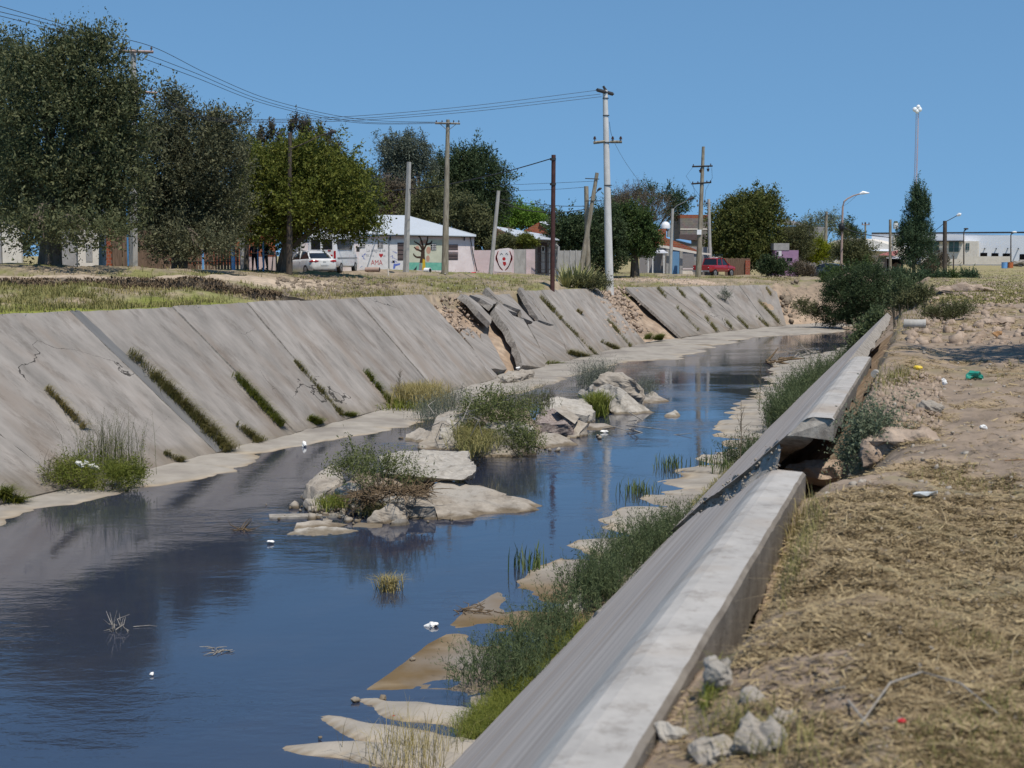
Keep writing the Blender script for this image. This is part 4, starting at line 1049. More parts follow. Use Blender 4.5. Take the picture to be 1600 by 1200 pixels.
# ------------------------------------------------------------------ driftwood and litter in the water
def sticks(mb, c, n, L, rad, r, flat=0.3, n_=5):
    for _ in range(n):
        d = Vector(unit(r.normal(size=3) * np.array([1, 1, flat])))
        s = c + Vector((r.normal() * L * 0.25, r.normal() * L * 0.25, abs(r.normal()) * L * 0.06))
        k = L * (0.4 + 0.6 * r.random())
        md = s + d * k * 0.5 + Vector((r.normal(), r.normal(), r.normal() * 0.5)) * k * 0.12
        mb.tube([s, md, s + d * k], [rad, rad * 0.8, rad * 0.35], n_)
r1 = np.random.default_rng(5)
m = MB()
for px, py, z in [(565,775,-4.55),(585,768,-4.5),(610,768,-4.45),(640,772,-4.5),(655,765,-4.5),(575,785,-4.7)]:
    sticks(m, onz(px, py, z), 60, 0.48, 0.010, r1, 0.4)
tag(m.build('root_tangle', 'root'), "tangled brown roots and flood wrack on the nearer heap", 'roots')
def debris(label, px, py, n, L, rad, mt, z=-4.99, seed=3, name='driftwood', cat='driftwood', flat=0.4):
    r = np.random.default_rng(seed); m = MB(); sticks(m, onz(px, py, z), n, L, rad, r, flat)
    return tag(m.build(name, mt), label, cat)
debris("grey bleached twigs standing out of the water at the left", 180, 985, 16, 0.34, 0.006, 'deadwood', seed=4, flat=1.5)
debris("small dark snag in the water left of the nearer heap", 376, 828, 16, 0.28, 0.010, 'root', seed=6)
debris("thin flat float of sticks in the middle of the blue water", 340, 1016, 12, 0.22, 0.008, 'deadwood', seed=8, flat=0.1)
debris("bare dead branch lying over the tall pointed block", 705, 660, 12, 1.1, 0.012, 'deadwood', z=-4.0, seed=9, flat=0.8)
debris("dead branches washed up on the shoal by the near bank", 1262, 556, 16, 2.2, 0.022, 'deadwood', z=-4.85, seed=10, flat=0.7)
debris("black water worn log at the tip of the near shoal", 1213, 567, 8, 1.6, 0.06, 'root', z=-4.9, seed=11, flat=0.3)
debris("long pale drift stick lying in the water right of the middle heap", 985, 672, 5, 2.4, 0.02, 'deadwood', seed=12, flat=0.02)
debris("bleached roots at the water's edge below the big bush", 1330, 505, 16, 2.2, 0.03, 'deadwood', z=-4.7, seed=13, flat=0.8)
debris("chain of small wrack caught at the near shore", 742, 955, 22, 0.4, 0.008, 'root', seed=14, flat=0.2)
def crumple(name, label, c, size, m, cat, seed=1, sq=(1, 1, 0.5), disp=0.35):
    r = np.random.default_rng(seed)
    P = [Vector(c) + Vector((*(unit(r.normal(size=3)) * np.array(sq) * size * (0.6 + 0.5 * r.random())),)) for _ in range(16)]
    return tag(hull(name, P, m, None, size * disp, 2, seed, 3.0 / max(size, 0.05) * 0.25), label, cat)
plain('foam', (0.78, 0.77, 0.74), 0.6); plain('teal_plastic', (0.02, 0.24, 0.17), 0.35); plain('red_plastic', (0.55, 0.02, 0.03), 0.4)
plain('yellow_plastic', (0.7, 0.5, 0.03), 0.5); plain('cardboard', (0.36, 0.20, 0.09), 0.9); plain('pale_plastic', (0.55, 0.58, 0.58), 0.15); plain('blue_paint', (0.10, 0.27, 0.50), 0.5)
crumple('litter', "white foam scrap floating left of the patterned plate", onz(424, 847, -4.97), 0.06, 'foam', 'litter', 2)
crumple('litter', "white foam lump floating near the right shore", onz(676, 976, -4.97), 0.075, 'foam', 'litter', 3, (1.5, 0.7, .6))
crumple('litter', "white scrap floating by the far apron", onz(476, 694, -4.93), 0.10, 'foam', 'litter', 4, (.7, .7, 1))
crumple('litter', "tiny white speck drifting in the blue water at lower left", onz(237, 1053, -4.98), 0.03, 'foam', 'litter', 5)
crumple('litter', "white bottle caught beside the middle heap's trailing stone", onz(944, 674, -4.96), 0.13, 'foam', 'litter', 6, (1.6, .6, .4))
crumple('litter', "white crumpled rag at the foot of the collapsed stretch", onz(810, 575, -4.8), 0.14, 'foam', 'litter', 7)
crumple('litter', "red scrap lying on the pale shore ridge at lower right", onz(616, 1118, -4.94), 0.03, 'red_plastic', 'litter', 8)
for i, (px, py, s_) in enumerate([(555,1094,.05),(500,1152,.03),(598,1090,.05),(645,1030,.05)]): crumple('stone', ["small wet stone beyond the upper pale shore ridge", "tiny stone at the water's edge among the lowest shore ridges", "small stone on the brown shallows close to the shore ridges", "small stone lying on the brown shallows by the waterline"][i], onz(px, py, -4.98), s_, 'rock', 'stone', 60 + i)
m = MB(); bp = onz(150, 742, -4.25); r2 = np.random.default_rng(3)
for a, b_ in [((118,722),(130,730)),((128,726),(138,724)),((138,728),(155,733))]:
    p, q = onslope(*a, 0.75), onslope(*b_, 0.75); m.tube([p, p.lerp(q, .5) + Vector((0, 0, .03)), q], [0.03, 0.06, 0.035], 7)
tag(m.build('plastic_bag', 'foam'), "torn white plastic bag caught on the reed clump", 'bag')

# ------------------------------------------------------------------ plants of the channel
def gtuft(name, label, P, H, Wd, lean, m, cat='grass tuft', group=None, seed=1, dirs=None):
    r = np.random.default_rng(seed)
    V, Fc, a = blades(np.asarray(P, float), H, Wd, lean, r, dirs)
    return tag(arrmesh(name, V, Fc, m, None, a), label, cat, group)
def joint_grass(label, a, b, w0, w1, n, H, m, seed, w=1.0):
    n = int(n * 1.15)
    """strip of grass along a joint of the lining, from pixel a (top) to pixel b"""
    r = np.random.default_rng(seed)
    A, B = onslope(*a), onslope(*b)
    nrm = slope_n(A.y)
    al = Vector((0.33, 0.94, 0))
    P = []
    for _ in range(n):
        t = r.random() ** 0.8
        if vn(np.array([t * 7.0]), np.array([seed * 1.7]), 3)[0] < -.25 and r.random() < .75: continue
        wd = (w0 + (w1 - w0) * t) * (.45 + .9 * abs(vn(np.array([t * 5.0]), np.array([seed * 2.9]), 4)[0]))
        p = A.lerp(B, t) + al * (r.normal() * wd * 0.4) + nrm * 0.02
        P.append(p)
    P = np.array(P); n = len(P)
    hh = H * (0.45 + 0.75 * np.random.default_rng(seed + 1).random(n))
    return gtuft('grass_strip', label, P, hh, 0.016, 1.0, m, 'grass strip', 'grass strips growing in the lining joints', seed, dirs=np.tile(np.array([0.75, -0.1, 0]), (n, 1)))
JG = [("thick long grass beside the dark joint strip", (202,553), (358,708), .25, .45, 2600, .30, 'grass_mix'),
 ("green grass strip in the joint right of the thickest one", (364,586), (440,668), .22, .25, 1300, .24, 'grass_green'),
 ("short tuft of grass at the lining's foot below the second green strip", (368,664), (408,694), .15, .3, 500, .2, 'grass_mix'),
 ("narrow yellow green strip up a joint, third from the dark strip", (458,564), (533,650), .15, .16, 900, .2, 'grass_mix'),
 ("green strip ending at the dry yellow tuft", (567,580), (608,632), .25, .3, 1100, .26, 'grass_green'),
 ("thin dry grass in the joint above the white bag's clump", (70,608), (130,672), .10, .18, 600, .2, 'grass_dry'),
 ("tuft of weeds at the foot of the slab left of the dark strip", (255,709), (285,724), .12, .2, 350, .16, 'grass_mix'),
 ("grass at the foot of the lowest slab at the left edge", (-10,768), (30,792), .3, .4, 900, .28, 'grass_green'),
 ("long grassy joint right of the collapse, upper part", (842,464), (876,500), .35, .3, 800, .3, 'grass_mix'),
 ("long grassy joint right of the collapse, lower part", (876,500), (932,557), .15, .2, 700, .22, 'grass_mix'),
 ("grass patch at the toe of the collapsed slabs", (853,568), (880,574), .5, .6, 900, .25, 'grass_green'),
 ("grass patch at the toe right of the collapsed slabs", (886,552), (918,561), .4, .6, 900, .3, 'grass_mix'),
 ("grass in the joint right of the round weed tuft", (948,500), (985,543), .2, .25, 800, .25, 'grass_mix'),
 ("grass at the toe below the round weed tuft", (938,535), (965,548), .3, .5, 600, .28, 'grass_mix'),
 ("round weed tuft in the middle of a slab", (900,486), (908,492), .25, .3, 260, .25, 'grass_dry'),
 ("grass at the toe of the pink earth gap", (1006,530), (1034,532), .7, .9, 1200, .5, 'grass_green'),
 ("grass in the first far joint, upper part", (1026,450), (1040,466), .4, .35, 420, .3, 'grass_mix'),
 ("grass in the first far joint, lower part", (1056,480), (1090,518), .3, .3, 600, .3, 'grass_mix'),
 ("grass in the second far joint, upper part", (1056,450), (1070,466), .35, .3, 380, .3, 'grass_mix'),
 ("grass in the second far joint, lower part", (1100,495), (1120,520), .3, .4, 420, .35, 'grass_mix'),
 ("grass high in the third far joint", (1092,460), (1110,480), .35, .3, 380, .3, 'grass_mix'),
 ("grass low in the third far joint", (1131,500), (1145,516), .3, .3, 300, .3, 'grass_mix'),
 ("grass in the fourth far joint", (1150,495), (1168,514), .3, .3, 320, .3, 'grass_mix'),
 ("grass in the fifth far joint", (1183,470), (1218,507), .4, .4, 700, .35, 'grass_mix'),
 ("short grass at the toe below the fifth far joint", (1180,494), (1200,512), .3, .3, 300, .3, 'grass_mix'),
 ("grass in the last far joint", (1196,450), (1204,462), .3, .3, 240, .3, 'grass_dry'),
 ("grass clump at the foot of the fourth grassy joint", (480,656), (500,664), .3, .4, 500, .22, 'grass_green'),
 ("grass clump at the foot of the narrow yellow green strip", (538,650), (552,653), .3, .4, 400, .2, 'grass_green')]
for i, (lb, a, b_, w0, w1, n, H, mm) in enumerate(JG): joint_grass(lb, a, b_, w0, w1, n, H, mm, 100 + i)
def mclump(pts, d2=None):
    """(px, py, z, r_across_px, r_up_px): ellipsoid resting round a point at height z"""
    out = []
    for px, py, z, rx, rz in pts:
        p = onz(px, py, z); k = p.y / F
        out.append((p.x, p.y, p.z, rx * k, rx * k * 0.9, rz * k))
    return out
def fronds(name, label, base_pts, n, H, per, ls, lm, seed, cat='shrub', lean=0.35, w=0.006, group=None):
    """wispy upright weed: bent stems set with small leaflets"""
    r = np.random.default_rng(seed)
    B = np.asarray(base_pts, float)
    c = Vector(B.mean(0)); t = thing(name, label, cat, c, 0, group)
    P = B[r.integers(0, len(B), n)] + r.normal(size=(n, 3)) * np.array([.22, .22, .02]) - np.array(c)
    hh = H * (0.5 + 0.6 * r.random(n))
    V, Fc, a = blades(P, hh, w, lean, r)
    arrmesh('stem', V, Fc, lm, t, a * 0.5)
    tip = V.reshape(n, 6, 3); p0 = tip[:, 0:2].mean(1); p1 = tip[:, 2:4].mean(1); p2 = tip[:, 4:6].mean(1)
    k = np.linspace(0.15, 1.0, per)[None, :, None]
    q = np.where(k < 0.55, p0[:, None] + (p1 - p0)[:, None] * (k / 0.55), p1[:, None] + (p2 - p1)[:, None] * ((k - 0.55) / 0.45))
    q = q + r.normal(size=q.shape) * 0.012
    ax = unit(r.normal(size=q.shape) * 0.8 + (p2 - p0)[:, None] * 1.1 / np.maximum(hh[:, None, None], .05) + np.array([0, 0, .2]))
    sd = unit(np.cross(ax, r.normal(size=q.shape))); s = ls * (0.5 + r.random(q.shape[:2] + (1,))) * (1.15 - 0.6 * k)
    L = np.stack([q, q + ax * s * .5 + sd * s * .09, q + ax * s, q + ax * s * .5 - sd * s * .09], 2).reshape(-1, 3)
    N = n * per
    arrmesh('foliage', L, np.arange(N * 4).reshape(N, 4), lm, t, np.repeat(np.clip(r.random((n, 1)) * 0.6 + r.random((n, per)) * 0.4, 0, 1).ravel(), 4))
    return t
def bpts(pts, z=-4.93): return [tuple(onz(x, y, z)) for x, y in pts]
fronds('feathery_weed', "tall feathery green weed against the near lining, middle of the right shore", bpts([(915,945),(930,930),(950,912),(975,895),(1000,875),(1025,860),(1050,846),(1066,838),(940,945),(985,900),(1020,872)]), 900, .78, 30, 0.075, 'leaf_feather', 1)
fronds('feathery_weed', "darker feathery weed nearest the camera at the lining's foot", bpts([(765,1075),(785,1055),(805,1040),(825,1020),(850,1000),(870,985),(890,975),(800,1070),(840,1030)]), 560, 0.60, 26, 0.06, 'leaf_feather', 2, lean=0.5)
gtuft('grass_tuft', "low mossy yellow green grass along the near lining's foot", [tuple(onz(730 + 190 * t + x, 1150 - 165 * t + y, -4.93)) for t, x, y in zip(np.random.default_rng(1).random(7000), np.random.default_rng(2).normal(0, 14, 7000), np.random.default_rng(3).normal(0, 9, 7000))], 0.14, 0.006, 1.1, 'grass_green', seed=5)
gtuft('grass_tuft', "thin pale dry grass at the bottom of the picture beside the near lining", [tuple(onz(640 + x, 1190 + y, -4.95)) for x, y in zip(np.random.default_rng(4).normal(0, 36, 260), np.random.default_rng(5).normal(0, 22, 260))], 0.42, 0.006, 0.5, 'grass_dry', seed=6)
fronds('feathery_weed', "dense grey green bush on the near shore below the second coping", bpts([(1216,676),(1222,668),(1230,660),(1240,650),(1250,640),(1262,628),(1274,616),(1284,604),(1258,626),(1240,640)]), 1000, 1.35, 26, 0.12, 'leaf_feather', 3, lean=0.33)
fronds('feathery_weed', "thin line of feathery weed following the lining's foot toward the big bush", bpts([(1296,596),(1308,584),(1318,574),(1326,566)]), 240, 1.0, 20, 0.14, 'leaf_feather', 4)
gtuft('grass_tuft', "dry and green grass at the foot of the near lining, middle distance", [tuple(onz(1085 + 110 * t + x, 800 - 112 * t + y, -4.92)) for t, x, y in zip(np.random.default_rng(6).random(3000), np.random.default_rng(7).normal(2, 6, 3000), np.random.default_rng(8).normal(0, 5, 3000))], 0.13, 0.012, 0.9, 'grass_mix', seed=8)
fronds('feathery_weed', "small dark weed hugging the lining left of the dense bush", bpts([(1152,728),(1160,720),(1168,712)]), 140, 0.7, 18, 0.1, 'leaf_dark', 9)
r3 = np.random.default_rng(12)
for lb, px, py, n, H, sx, sy in [("reeds standing in the shallows, left of two clumps", 1045, 730, 70, .42, 12, 3), ("reeds standing in the shallows, right of two clumps", 1108, 728, 80, .36, 16, 4), ("reeds at the water's edge below the two standing clumps", 998, 770, 80, .34, 16, 4), ("green reeds on the shore beside the thin bare sapling", 1133, 738, 90, .38, 12, 5), ("lone clump of reeds in the water at lower middle", 828, 888, 60, .5, 12, 4)]:
    gtuft('reed_clump', lb, [tuple(onz(px + x, py + y, -5.0)) for x, y in zip(r3.normal(0, sx, n), r3.normal(0, sy, n))], H * (0.4 + 0.6 * r3.random(n)), 0.02, 0.35, 'reed', 'reeds', seed=int(px))
def sapling(label, px, py, z, H, seed, m='twig', n=16):
    r = np.random.default_rng(seed); b = onz(px, py, z); mb = MB()
    top = b + Vector((r.normal() * .08, r.normal() * .08, H)); mb.tube([b, b.lerp(top, .5) + Vector((.03, 0, 0)), top], [.014, .010, .004], 5)
    for i in range(n):
        t = 0.25 + 0.7 * r.random(); s = b.lerp(top, t); d = Vector((r.normal(), r.normal(), 0.6 + r.random())).normalized()
        mb.tube([s, s + d * H * 0.16 * (1.2 - t), s + d * H * 0.3 * (1.2 - t) + Vector((0, 0, .03))], [.006, .004, .002], 4)
    return tag(mb.build('bare_sapling', m), label, 'sapling')
sapling("thin bare sapling on the near shore among reeds", 1155, 742, -4.9, 1.7, 1)
sapling("faint leafless sapling further back on the near shore", 1186, 640, -4.9, 1.7, 2, n=24)
sapling("leafless twiggy sapling in front of the dry yellow tuft", 620, 625, -4.9, 1.1, 3, n=26)
# weeds at the far lining's foot
shrub('reed_clump', "tall thin stemmed weed clump with a white bag at the left of the far lining", [(*onz(150, 748, -4.75), .95, .7, .30), (*onz(110, 745, -4.7), .5, .5, .3), (*onz(195, 752, -4.8), .5, .4, .22)], 1500, 8, .28, .075, 'grass_green', .2, .9, seed=51, stems=14, cat='weed clump', spread=.5)
fronds('feathery_weed', "grey wispy upright stems rising from the white bag's clump", bpts([(150,738),(165,735),(180,736),(195,740),(205,742),(140,740)], -4.75), 210, 1.45, 16, .05, 'leaf_olive', 52, lean=.25, w=.009)
fronds('feathery_weed', "thin dead stems leaning at the left of the white bag's clump", bpts([(85,752),(100,748),(120,742)], -4.75), 80, .9, 8, .04, 'leaf_brown', 53, lean=.7, w=.008)
gtuft('grass_tuft', "dry yellow tuft of grass at the far lining's foot", [tuple(onz(655 + x, 628 + y, -4.9)) for x, y in zip(r3.normal(0, 20, 1500), r3.normal(0, 5, 1500))], .75, .02, .7, 'grass_dry', seed=54)
gtuft('grass_tuft', "low green weeds in front of the dry yellow tuft", [tuple(onz(635 + x, 634 + y, -4.92)) for x, y in zip(r3.normal(0, 20, 1100), r3.normal(0, 4, 1100))], .32, .025, .9, 'grass_green', seed=55)
fronds('feathery_weed', "grey wispy bush on the apron left of the middle heap", bpts([(665,655),(680,650),(700,645),(720,640),(675,665)], -4.95), 330, 1.0, 18, .075, 'leaf_grey', 56, lean=.5)
# heaps
shrub('shrub', "bushy green weed crowning the nearer heap", mclump([(545,735,-4.25,32,18),(585,740,-4.2,38,22),(620,745,-4.3,34,20),(650,748,-4.35,22,16),(560,722,-4.1,25,14)]), 800, 8, .24, .055, 'leaf_weed', .35, .9, seed=61, stems=18)
gtuft('grass_tuft', "small green tuft at the left foot of the nearer heap", [tuple(onz(520 + x, 790 + y, -4.85)) for x, y in zip(r3.normal(0, 12, 260), r3.normal(0, 5, 260))], .24, .015, .9, 'grass_green', seed=62)
gtuft('grass_tuft', "small tuft of grass under the tangled roots", [tuple(onz(585 + x, 800 + y, -4.95)) for x, y in zip(r3.normal(0, 12, 260), r3.normal(0, 4, 260))], .24, .015, .9, 'grass_mix', seed=63)
shrub('shrub', "broad green weed covering the back of the middle heap", mclump([(745,655,-4.15,28,18),(780,650,-4.1,36,22),(815,655,-4.15,28,18),(760,635,-3.95,26,16)]), 750, 8, .32, .075, 'leaf_weed', .35, .9, seed=64, stems=18)
gtuft('grass_tuft', "long drooping grass hanging down the front of the middle heap", [tuple(onz(740 + x, 690 + y, -4.6)) for x, y in zip(r3.normal(0, 13, 1300), r3.normal(0, 10, 1300))], .45, .02, 1.2, 'grass_mix', seed=65)
shrub('shrub', "leafy weed trailing to the water at the right front of the middle heap", mclump([(800,688,-4.5,24,14),(822,692,-4.6,20,13),(835,698,-4.75,12,8)]), 420, 8, .26, .065, 'leaf_weed', .35, .6, seed=66, stems=8)
fronds('feathery_weed', "grey feathery weed behind the middle heap", bpts([(820,645),(835,640),(850,640),(810,650)], -4.5), 240, .9, 16, .07, 'leaf_olive', 67, lean=.4)
fronds('feathery_weed', "feathery grey shrub left of the largest boulder", bpts([(915,612),(925,608),(935,606),(945,604)], -4.9), 300, 1.4, 20, .09, 'leaf_grey', 68, lean=.5)
gtuft('grass_tuft', "dark green tuft against the largest boulder's face", [tuple(onz(934 + x, 646 + y, -4.95)) for x, y in zip(r3.normal(0, 7, 500), r3.normal(0, 3, 500))], .75, .03, .5, 'grass_green', seed=69)
fronds('feathery_weed', "small feathery weed right behind the largest boulder", bpts([(1008,618),(1016,614)], -4.85), 110, .8, 16, .07, 'leaf_grey', 70, lean=.5)
gtuft('grass_tuft', "dry weedy tuft standing in the open water", [tuple(onz(608 + x, 921 + y, -5.0)) for x, y in zip(r3.normal(0, 8, 160), r3.normal(0, 3, 160))], .28, .012, .8, 'grass_dry', seed=71)
# ------------------------------------------------------------------ poles, lamps, masts, cables
def pole(name, label, px0, px1, pyt, d, r0, r1, m, cat='utility pole', n=10, sq=False, group=None):
    """post from the ground in column px0 to the pixel (px1, pyt) at depth d; returns its Empty and its top in local coordinates"""
    g = gnd(px0, d, -0.15); tp = at(px1, pyt, d) - g
    t = thing(name, label, cat, g, 0, group)
    mb = MB(); mb.tube([(0, 0, 0), tp * 0.5, tp], [r0, (r0 + r1) / 2, r1], 4 if sq else n)
    mb.build('shaft', m, t, smooth=not sq)
    t['_d'] = d
    return t, tp
def arm(t, d, a, b, w=0.06, m='deadwood', name='crossarm'):
    """crossarm between two pixels on a pole's own plane"""
    g = t.location; p, q = at(a[0], a[1], d) - g, at(b[0], b[1], d + (b[2] if len(b) > 2 else 0)) - g
    off = Vector((0, -0.16, 0))
    mb = MB(); mb.tube([p + off, q + off], w, 4)
    return mb.build(name, m, t)
def insul(t, d, x, y, s=0.07, up=True, m='insulator'):
    g = t.location; p = at(x, y, d) - g + Vector((0, -0.16, 0)); k = 1 if up else -1
    mb = MB()
    mb.cyl(p, p + Vector((0, 0, k * s * 2.4)), s * .3, s * .3, 6)
    mb.cyl(p + Vector((0, 0, k * s * 1.1)), p + Vector((0, 0, k * s * 2.0)), s, s * .75, 8); mb.cyl(p + Vector((0, 0, k * s * 2.1)), p + Vector((0, 0, k * s * 2.9)), s * .8, s * .4, 8)
    return mb.build('insulator', m, t)
def brace(t, d, a, b, r=0.02, m='grey_metal', name='brace'):
    g = t.location; off = Vector((0, -0.15, 0))
    return MB().tube([at(*a, d) - g + off, at(*b, d) - g + off], r, 4).build(name, m, t)
# tall post with two crossarms behind the left trees
D = 66
t, tp = pole('utility_pole', "square pale concrete pole rising between the two biggest left trees", 209, 208, 77, D, .19, .13, 'pole_concrete', sq=True)
arm(t, D, (188, 81), (241, 82), .07, 'pink_wood'); brace(t, D, (226, 83), (212, 97))
for x in (181, 199, 238): insul(t, D, x, 80, .06)
arm(t, D, (215, 144), (247, 146), .06, 'pink_wood')
for x in (220, 238): insul(t, D, x, 144, .07); 
for x in (226, 243): insul(t, D, x, 147, .09, False)
MB().box(-.24, -.17, -.16, -.09, .4, 3.3).build('conduit', 'blue_paint', t)
t, tp = pole('utility_pole', "short thick concrete post left of the square pale pole", 160, 161, 300, 64, .17, .14, 'pole_concrete')
t, tp = pole('street_lamp', "dark rusty lamp post standing before the white sedan", 452, 453, 207, 78, .19, .10, 'pole_dark', cat='street lamp')
g = t.location; a = [at(456, 232, 78) - g, at(480, 222, 78) - g, at(500, 212, 78) - g, at(517, 207, 78) - g]
MB().tube(a, [.04, .035, .03, .03], 6).build('lamp_arm', 'pole_dark', t)
MB().tube([at(513, 209, 78) - g, at(519, 206, 78) - g, at(526, 205.5, 78) - g], [.06, .12, .05], 8).build('lamp_head', 'dark_metal', t, smooth=True)
t, tp = pole('utility_pole', "top of a concrete pole just showing behind the yellow green tree", 469, 469, 218, 92, .16, .13, 'pole_concrete', sq=True)
t, tp = pole('utility_pole', "plain square concrete pole in front of the white painted house", 634, 639, 253, 93, .21, .14, 'pole_concrete', sq=True)
D = 91
t, tp = pole('utility_pole', "weathered wooden pole with one crossarm before the painted tree mural", 695, 700, 187, D, .24, .12, 'pole_wood')
arm(t, D, (680, 193), (719, 193.5), .065, 'deadwood'); brace(t, D, (688, 194), (698, 203)); brace(t, D, (712, 195), (702, 203))
for x in (682, 691, 709, 717): insul(t, D, x, 192, .05)
t, tp = pole('utility_pole', "leaning thin concrete pole beside the red face mural", 766, 779, 298, 96, .15, .12, 'pole_concrete')
t, tp = pole('steel_post', "dark red rusty steel post standing alone at the bank's edge", 863, 865, 242, 79, .13, .12, 'pole_red', cat='post')
g = t.location; D = 79
for y in (286, 247): MB().cyl(at(864, y, D) - g, at(864, y + 3.5, D) - g, .17, .17, 10).build('clamp', 'dark_metal', t)
t, tp = pole('utility_pole', "mottled upright wooden pole behind the agave plants", 919, 916, 291, 96, .19, .15, 'pole_wood')
D = 95
t, tp = pole('utility_pole', "leaning wooden pole crossing the mottled upright one", 905, 933, 270, D, .19, .12, 'pole_wood')
g = t.location; MB().tube([at(921, 310, D) - g, at(930, 302, D) - g, at(936, 297, D) - g], [.03, .03, .03], 5).build('lamp_arm', 'dark_metal', t)
MB().tube([at(933, 298, D) - g, at(937, 295, D) - g, at(940, 294, D) - g], [.05, .1, .05], 7).build('lamp_head', 'dark_metal', t)
arm(t, D, (914, 279), (936, 280), .03, 'dark_metal'); arm(t, D, (915, 314), (940, 314), .03, 'dark_metal')
D = 87
t, tp = pole('utility_pole', "tall pale round concrete pole, thickest of all, at the bank's edge", 953, 945.5, 141, D, .27, .15, 'pole_pale', n=16)
g = t.location
mb = MB(); mb.tube([at(933, 140.5, D - .9) - g, at(957.5, 147, D + .6) - g], .11, 4); mb.build('crossarm', 'dark_metal', t)
MB().tube([at(942.5, 134.5, D) - g, at(947, 142, D) - g], [.07, .09], 6).build('bracket', 'dark_metal', t)
arm(t, D, (927, 223.5), (945, 221.5), .09, 'pole_wood'); arm(t, D, (953, 222), (971.5, 222), .09, 'pole_wood')
for x in (929, 957, 969.5): insul(t, D, x, 221, .10)
for y, rr in ((153, .19), (180, .20), (222, .22), (289, .245)): MB().cyl(at(946 + (y - 141) * .026, y, D) - g, at(946 + (y - 141) * .026, y + 1.2, D) - g, rr, rr, 14).build('band', 'dark_metal', t)
t, tp = pole('street_lamp', "small lamp on a concrete post in front of the orange brick house", 1047, 1051, 326, 134, .17, .13, 'pole_concrete', cat='street lamp')
g = t.location; D = 134
MB().tube([at(1051, 328, D) - g, at(1058, 321, D) - g, at(1075, 313, D) - g], .035, 6).build('lamp_arm', 'grey_metal', t)
MB().tube([at(1074, 313, D) - g, at(1079, 310, D) - g, at(1084, 308, D) - g], [.07, .14, .05], 8).build('lamp_head', 'dark_metal', t, smooth=True)
D = 118
t, tp = pole('utility_pole', "pole with two dark crossarms and hanging gear before the brick house", 1091, 1099, 229, D, .25, .12, 'pole_wood')
g = t.location
arm(t, D, (1081, 260.5), (1113, 259.5), .07, 'dark_metal'); arm(t, D, (1080, 287.5), (1111, 285), .07, 'dark_metal')
for x, y in ((1083, 260), (1110, 259), (1082, 287), (1090, 286.5), (1104, 285.5), (1110, 285)): insul(t, D, x, y, .06)
for x, y in ((1106, 261), (1094, 263)): insul(t, D, x, y, .13, False)
for x, y in ((1101, 312), (1104, 315), (1089, 311), (1090, 318)): insul(t, D, x, y, .09, False, 'insulator' if x > 1100 else 'grey_metal')
for pts in ([(1082, 262), (1072, 275), (1082, 290), (1094, 308)], [(1112, 262), (1113, 278), (1103, 296), (1101, 312)], [(1083, 289), (1086, 304), (1094, 312)]):
    MB().tube([at(x, y, D - .3) - g for x, y in pts], .012, 4).build('jumper_wire', 'wire', t)
MB().box(-.18, .18, -.3, -.2, 3.6, 4.0).build('meter_box', 'white_plastic', t)
t, tp = pole('utility_pole', "plain slim concrete pole at the left edge of the biggest far tree", 1110, 1107.5, 311, 140, .19, .14, 'pole_concrete')
t, tp = pole('utility_pole', "grey wooden pole with a dark cable, right of the lime tree", 1288, 1291.5, 331, 165, .2, .15, 'pole_wood')
D = 128
t, tp = pole('street_lamp', "tall slim curved steel street lamp rising from the far bushes", 1314, 1316.5, 330, D, .12, .09, 'pink_wood', cat='street lamp')
g = t.location
MB().tube([at(x, y, D) - g for x, y in ((1316.5, 330), (1317, 322), (1319, 315), (1324, 310.5), (1334, 305.5), (1345, 302.5))], [.09, .08, .08, .07, .06, .06], 7).build('lamp_arm', 'pink_wood', t, smooth=True)
MB().tube([at(1343, 303, D) - g, at(1348, 301, D) - g, at(1358, 301.5, D) - g], [.07, .16, .05], 8).build('lamp_head', 'white_plastic', t, smooth=True)
MB().ball(at(1314.5, 355, D) - g + Vector((0, -.2, 0)), .28, 5, (1, .8, 1.5)).build('junction_box', 'black', t)
t, tp = pole('utility_pole', "small distant pole with a T shaped crossarm above the arched roof", 1352, 1352, 347, 300, .2, .17, 'pole_wood'); arm(t, 300, (1346, 351), (1358.5, 351), .1, 'pink_wood')
for x in (1347, 1352, 1357.5): insul(t, 300, x, 351, .16)
t, tp = pole('utility_pole', "plain pole left of the poplar before the grey block shed", 1391, 1391, 343, 142, .16, .13, 'pole_wood')
D = 150
t, tp = pole('street_lamp', "lamp on a dark pole in front of the white factory's tall windows", 1476, 1476.5, 345, D, .24, .20, 'pole_dark', cat='street lamp')
g = t.location; MB().tube([at(1476.5, 347, D) - g, at(1486, 342, D) - g, at(1497, 336, D) - g], .04, 6).build('lamp_arm', 'dark_metal', t)
MB().tube([at(1495, 337, D) - g, at(1499, 335, D) - g, at(1502, 334, D) - g], [.08, .2, .06], 8).build('lamp_head', 'white_plastic', t, smooth=True)
t, tp = pole('stake', "short thin stake standing in the far dry field", 1489.5, 1490, 400, 150, .08, .07, 'pole_dark', cat='stake')
D = 215
for lb, x, y0, x1 in (("small dark lamp post against the factory's upper wall", 1505.5, 360, 1509.5), ("small lamp post with a white head before the factory's loading openings", 1579, 365, 1585)):
    t, tp = pole('street_lamp', lb, x, x + .5, y0 + 2, D, .1, .08, 'pole_dark', cat='street lamp'); g = t.location
    MB().tube([at(x + .5, y0 + 2, D) - g, at(x + 2, y0, D) - g, at(x1, y0 - 2, D) - g], [.08, .1, .12], 6).build('lamp_arm', 'dark_metal', t)
    MB().ball(at(x1, y0 - 2.5, D) - g, .28, 5, (1.4, 1, .5)).build('lamp_head', 'white_plastic' if x > 1550 else 'dark_metal', t, smooth=True)
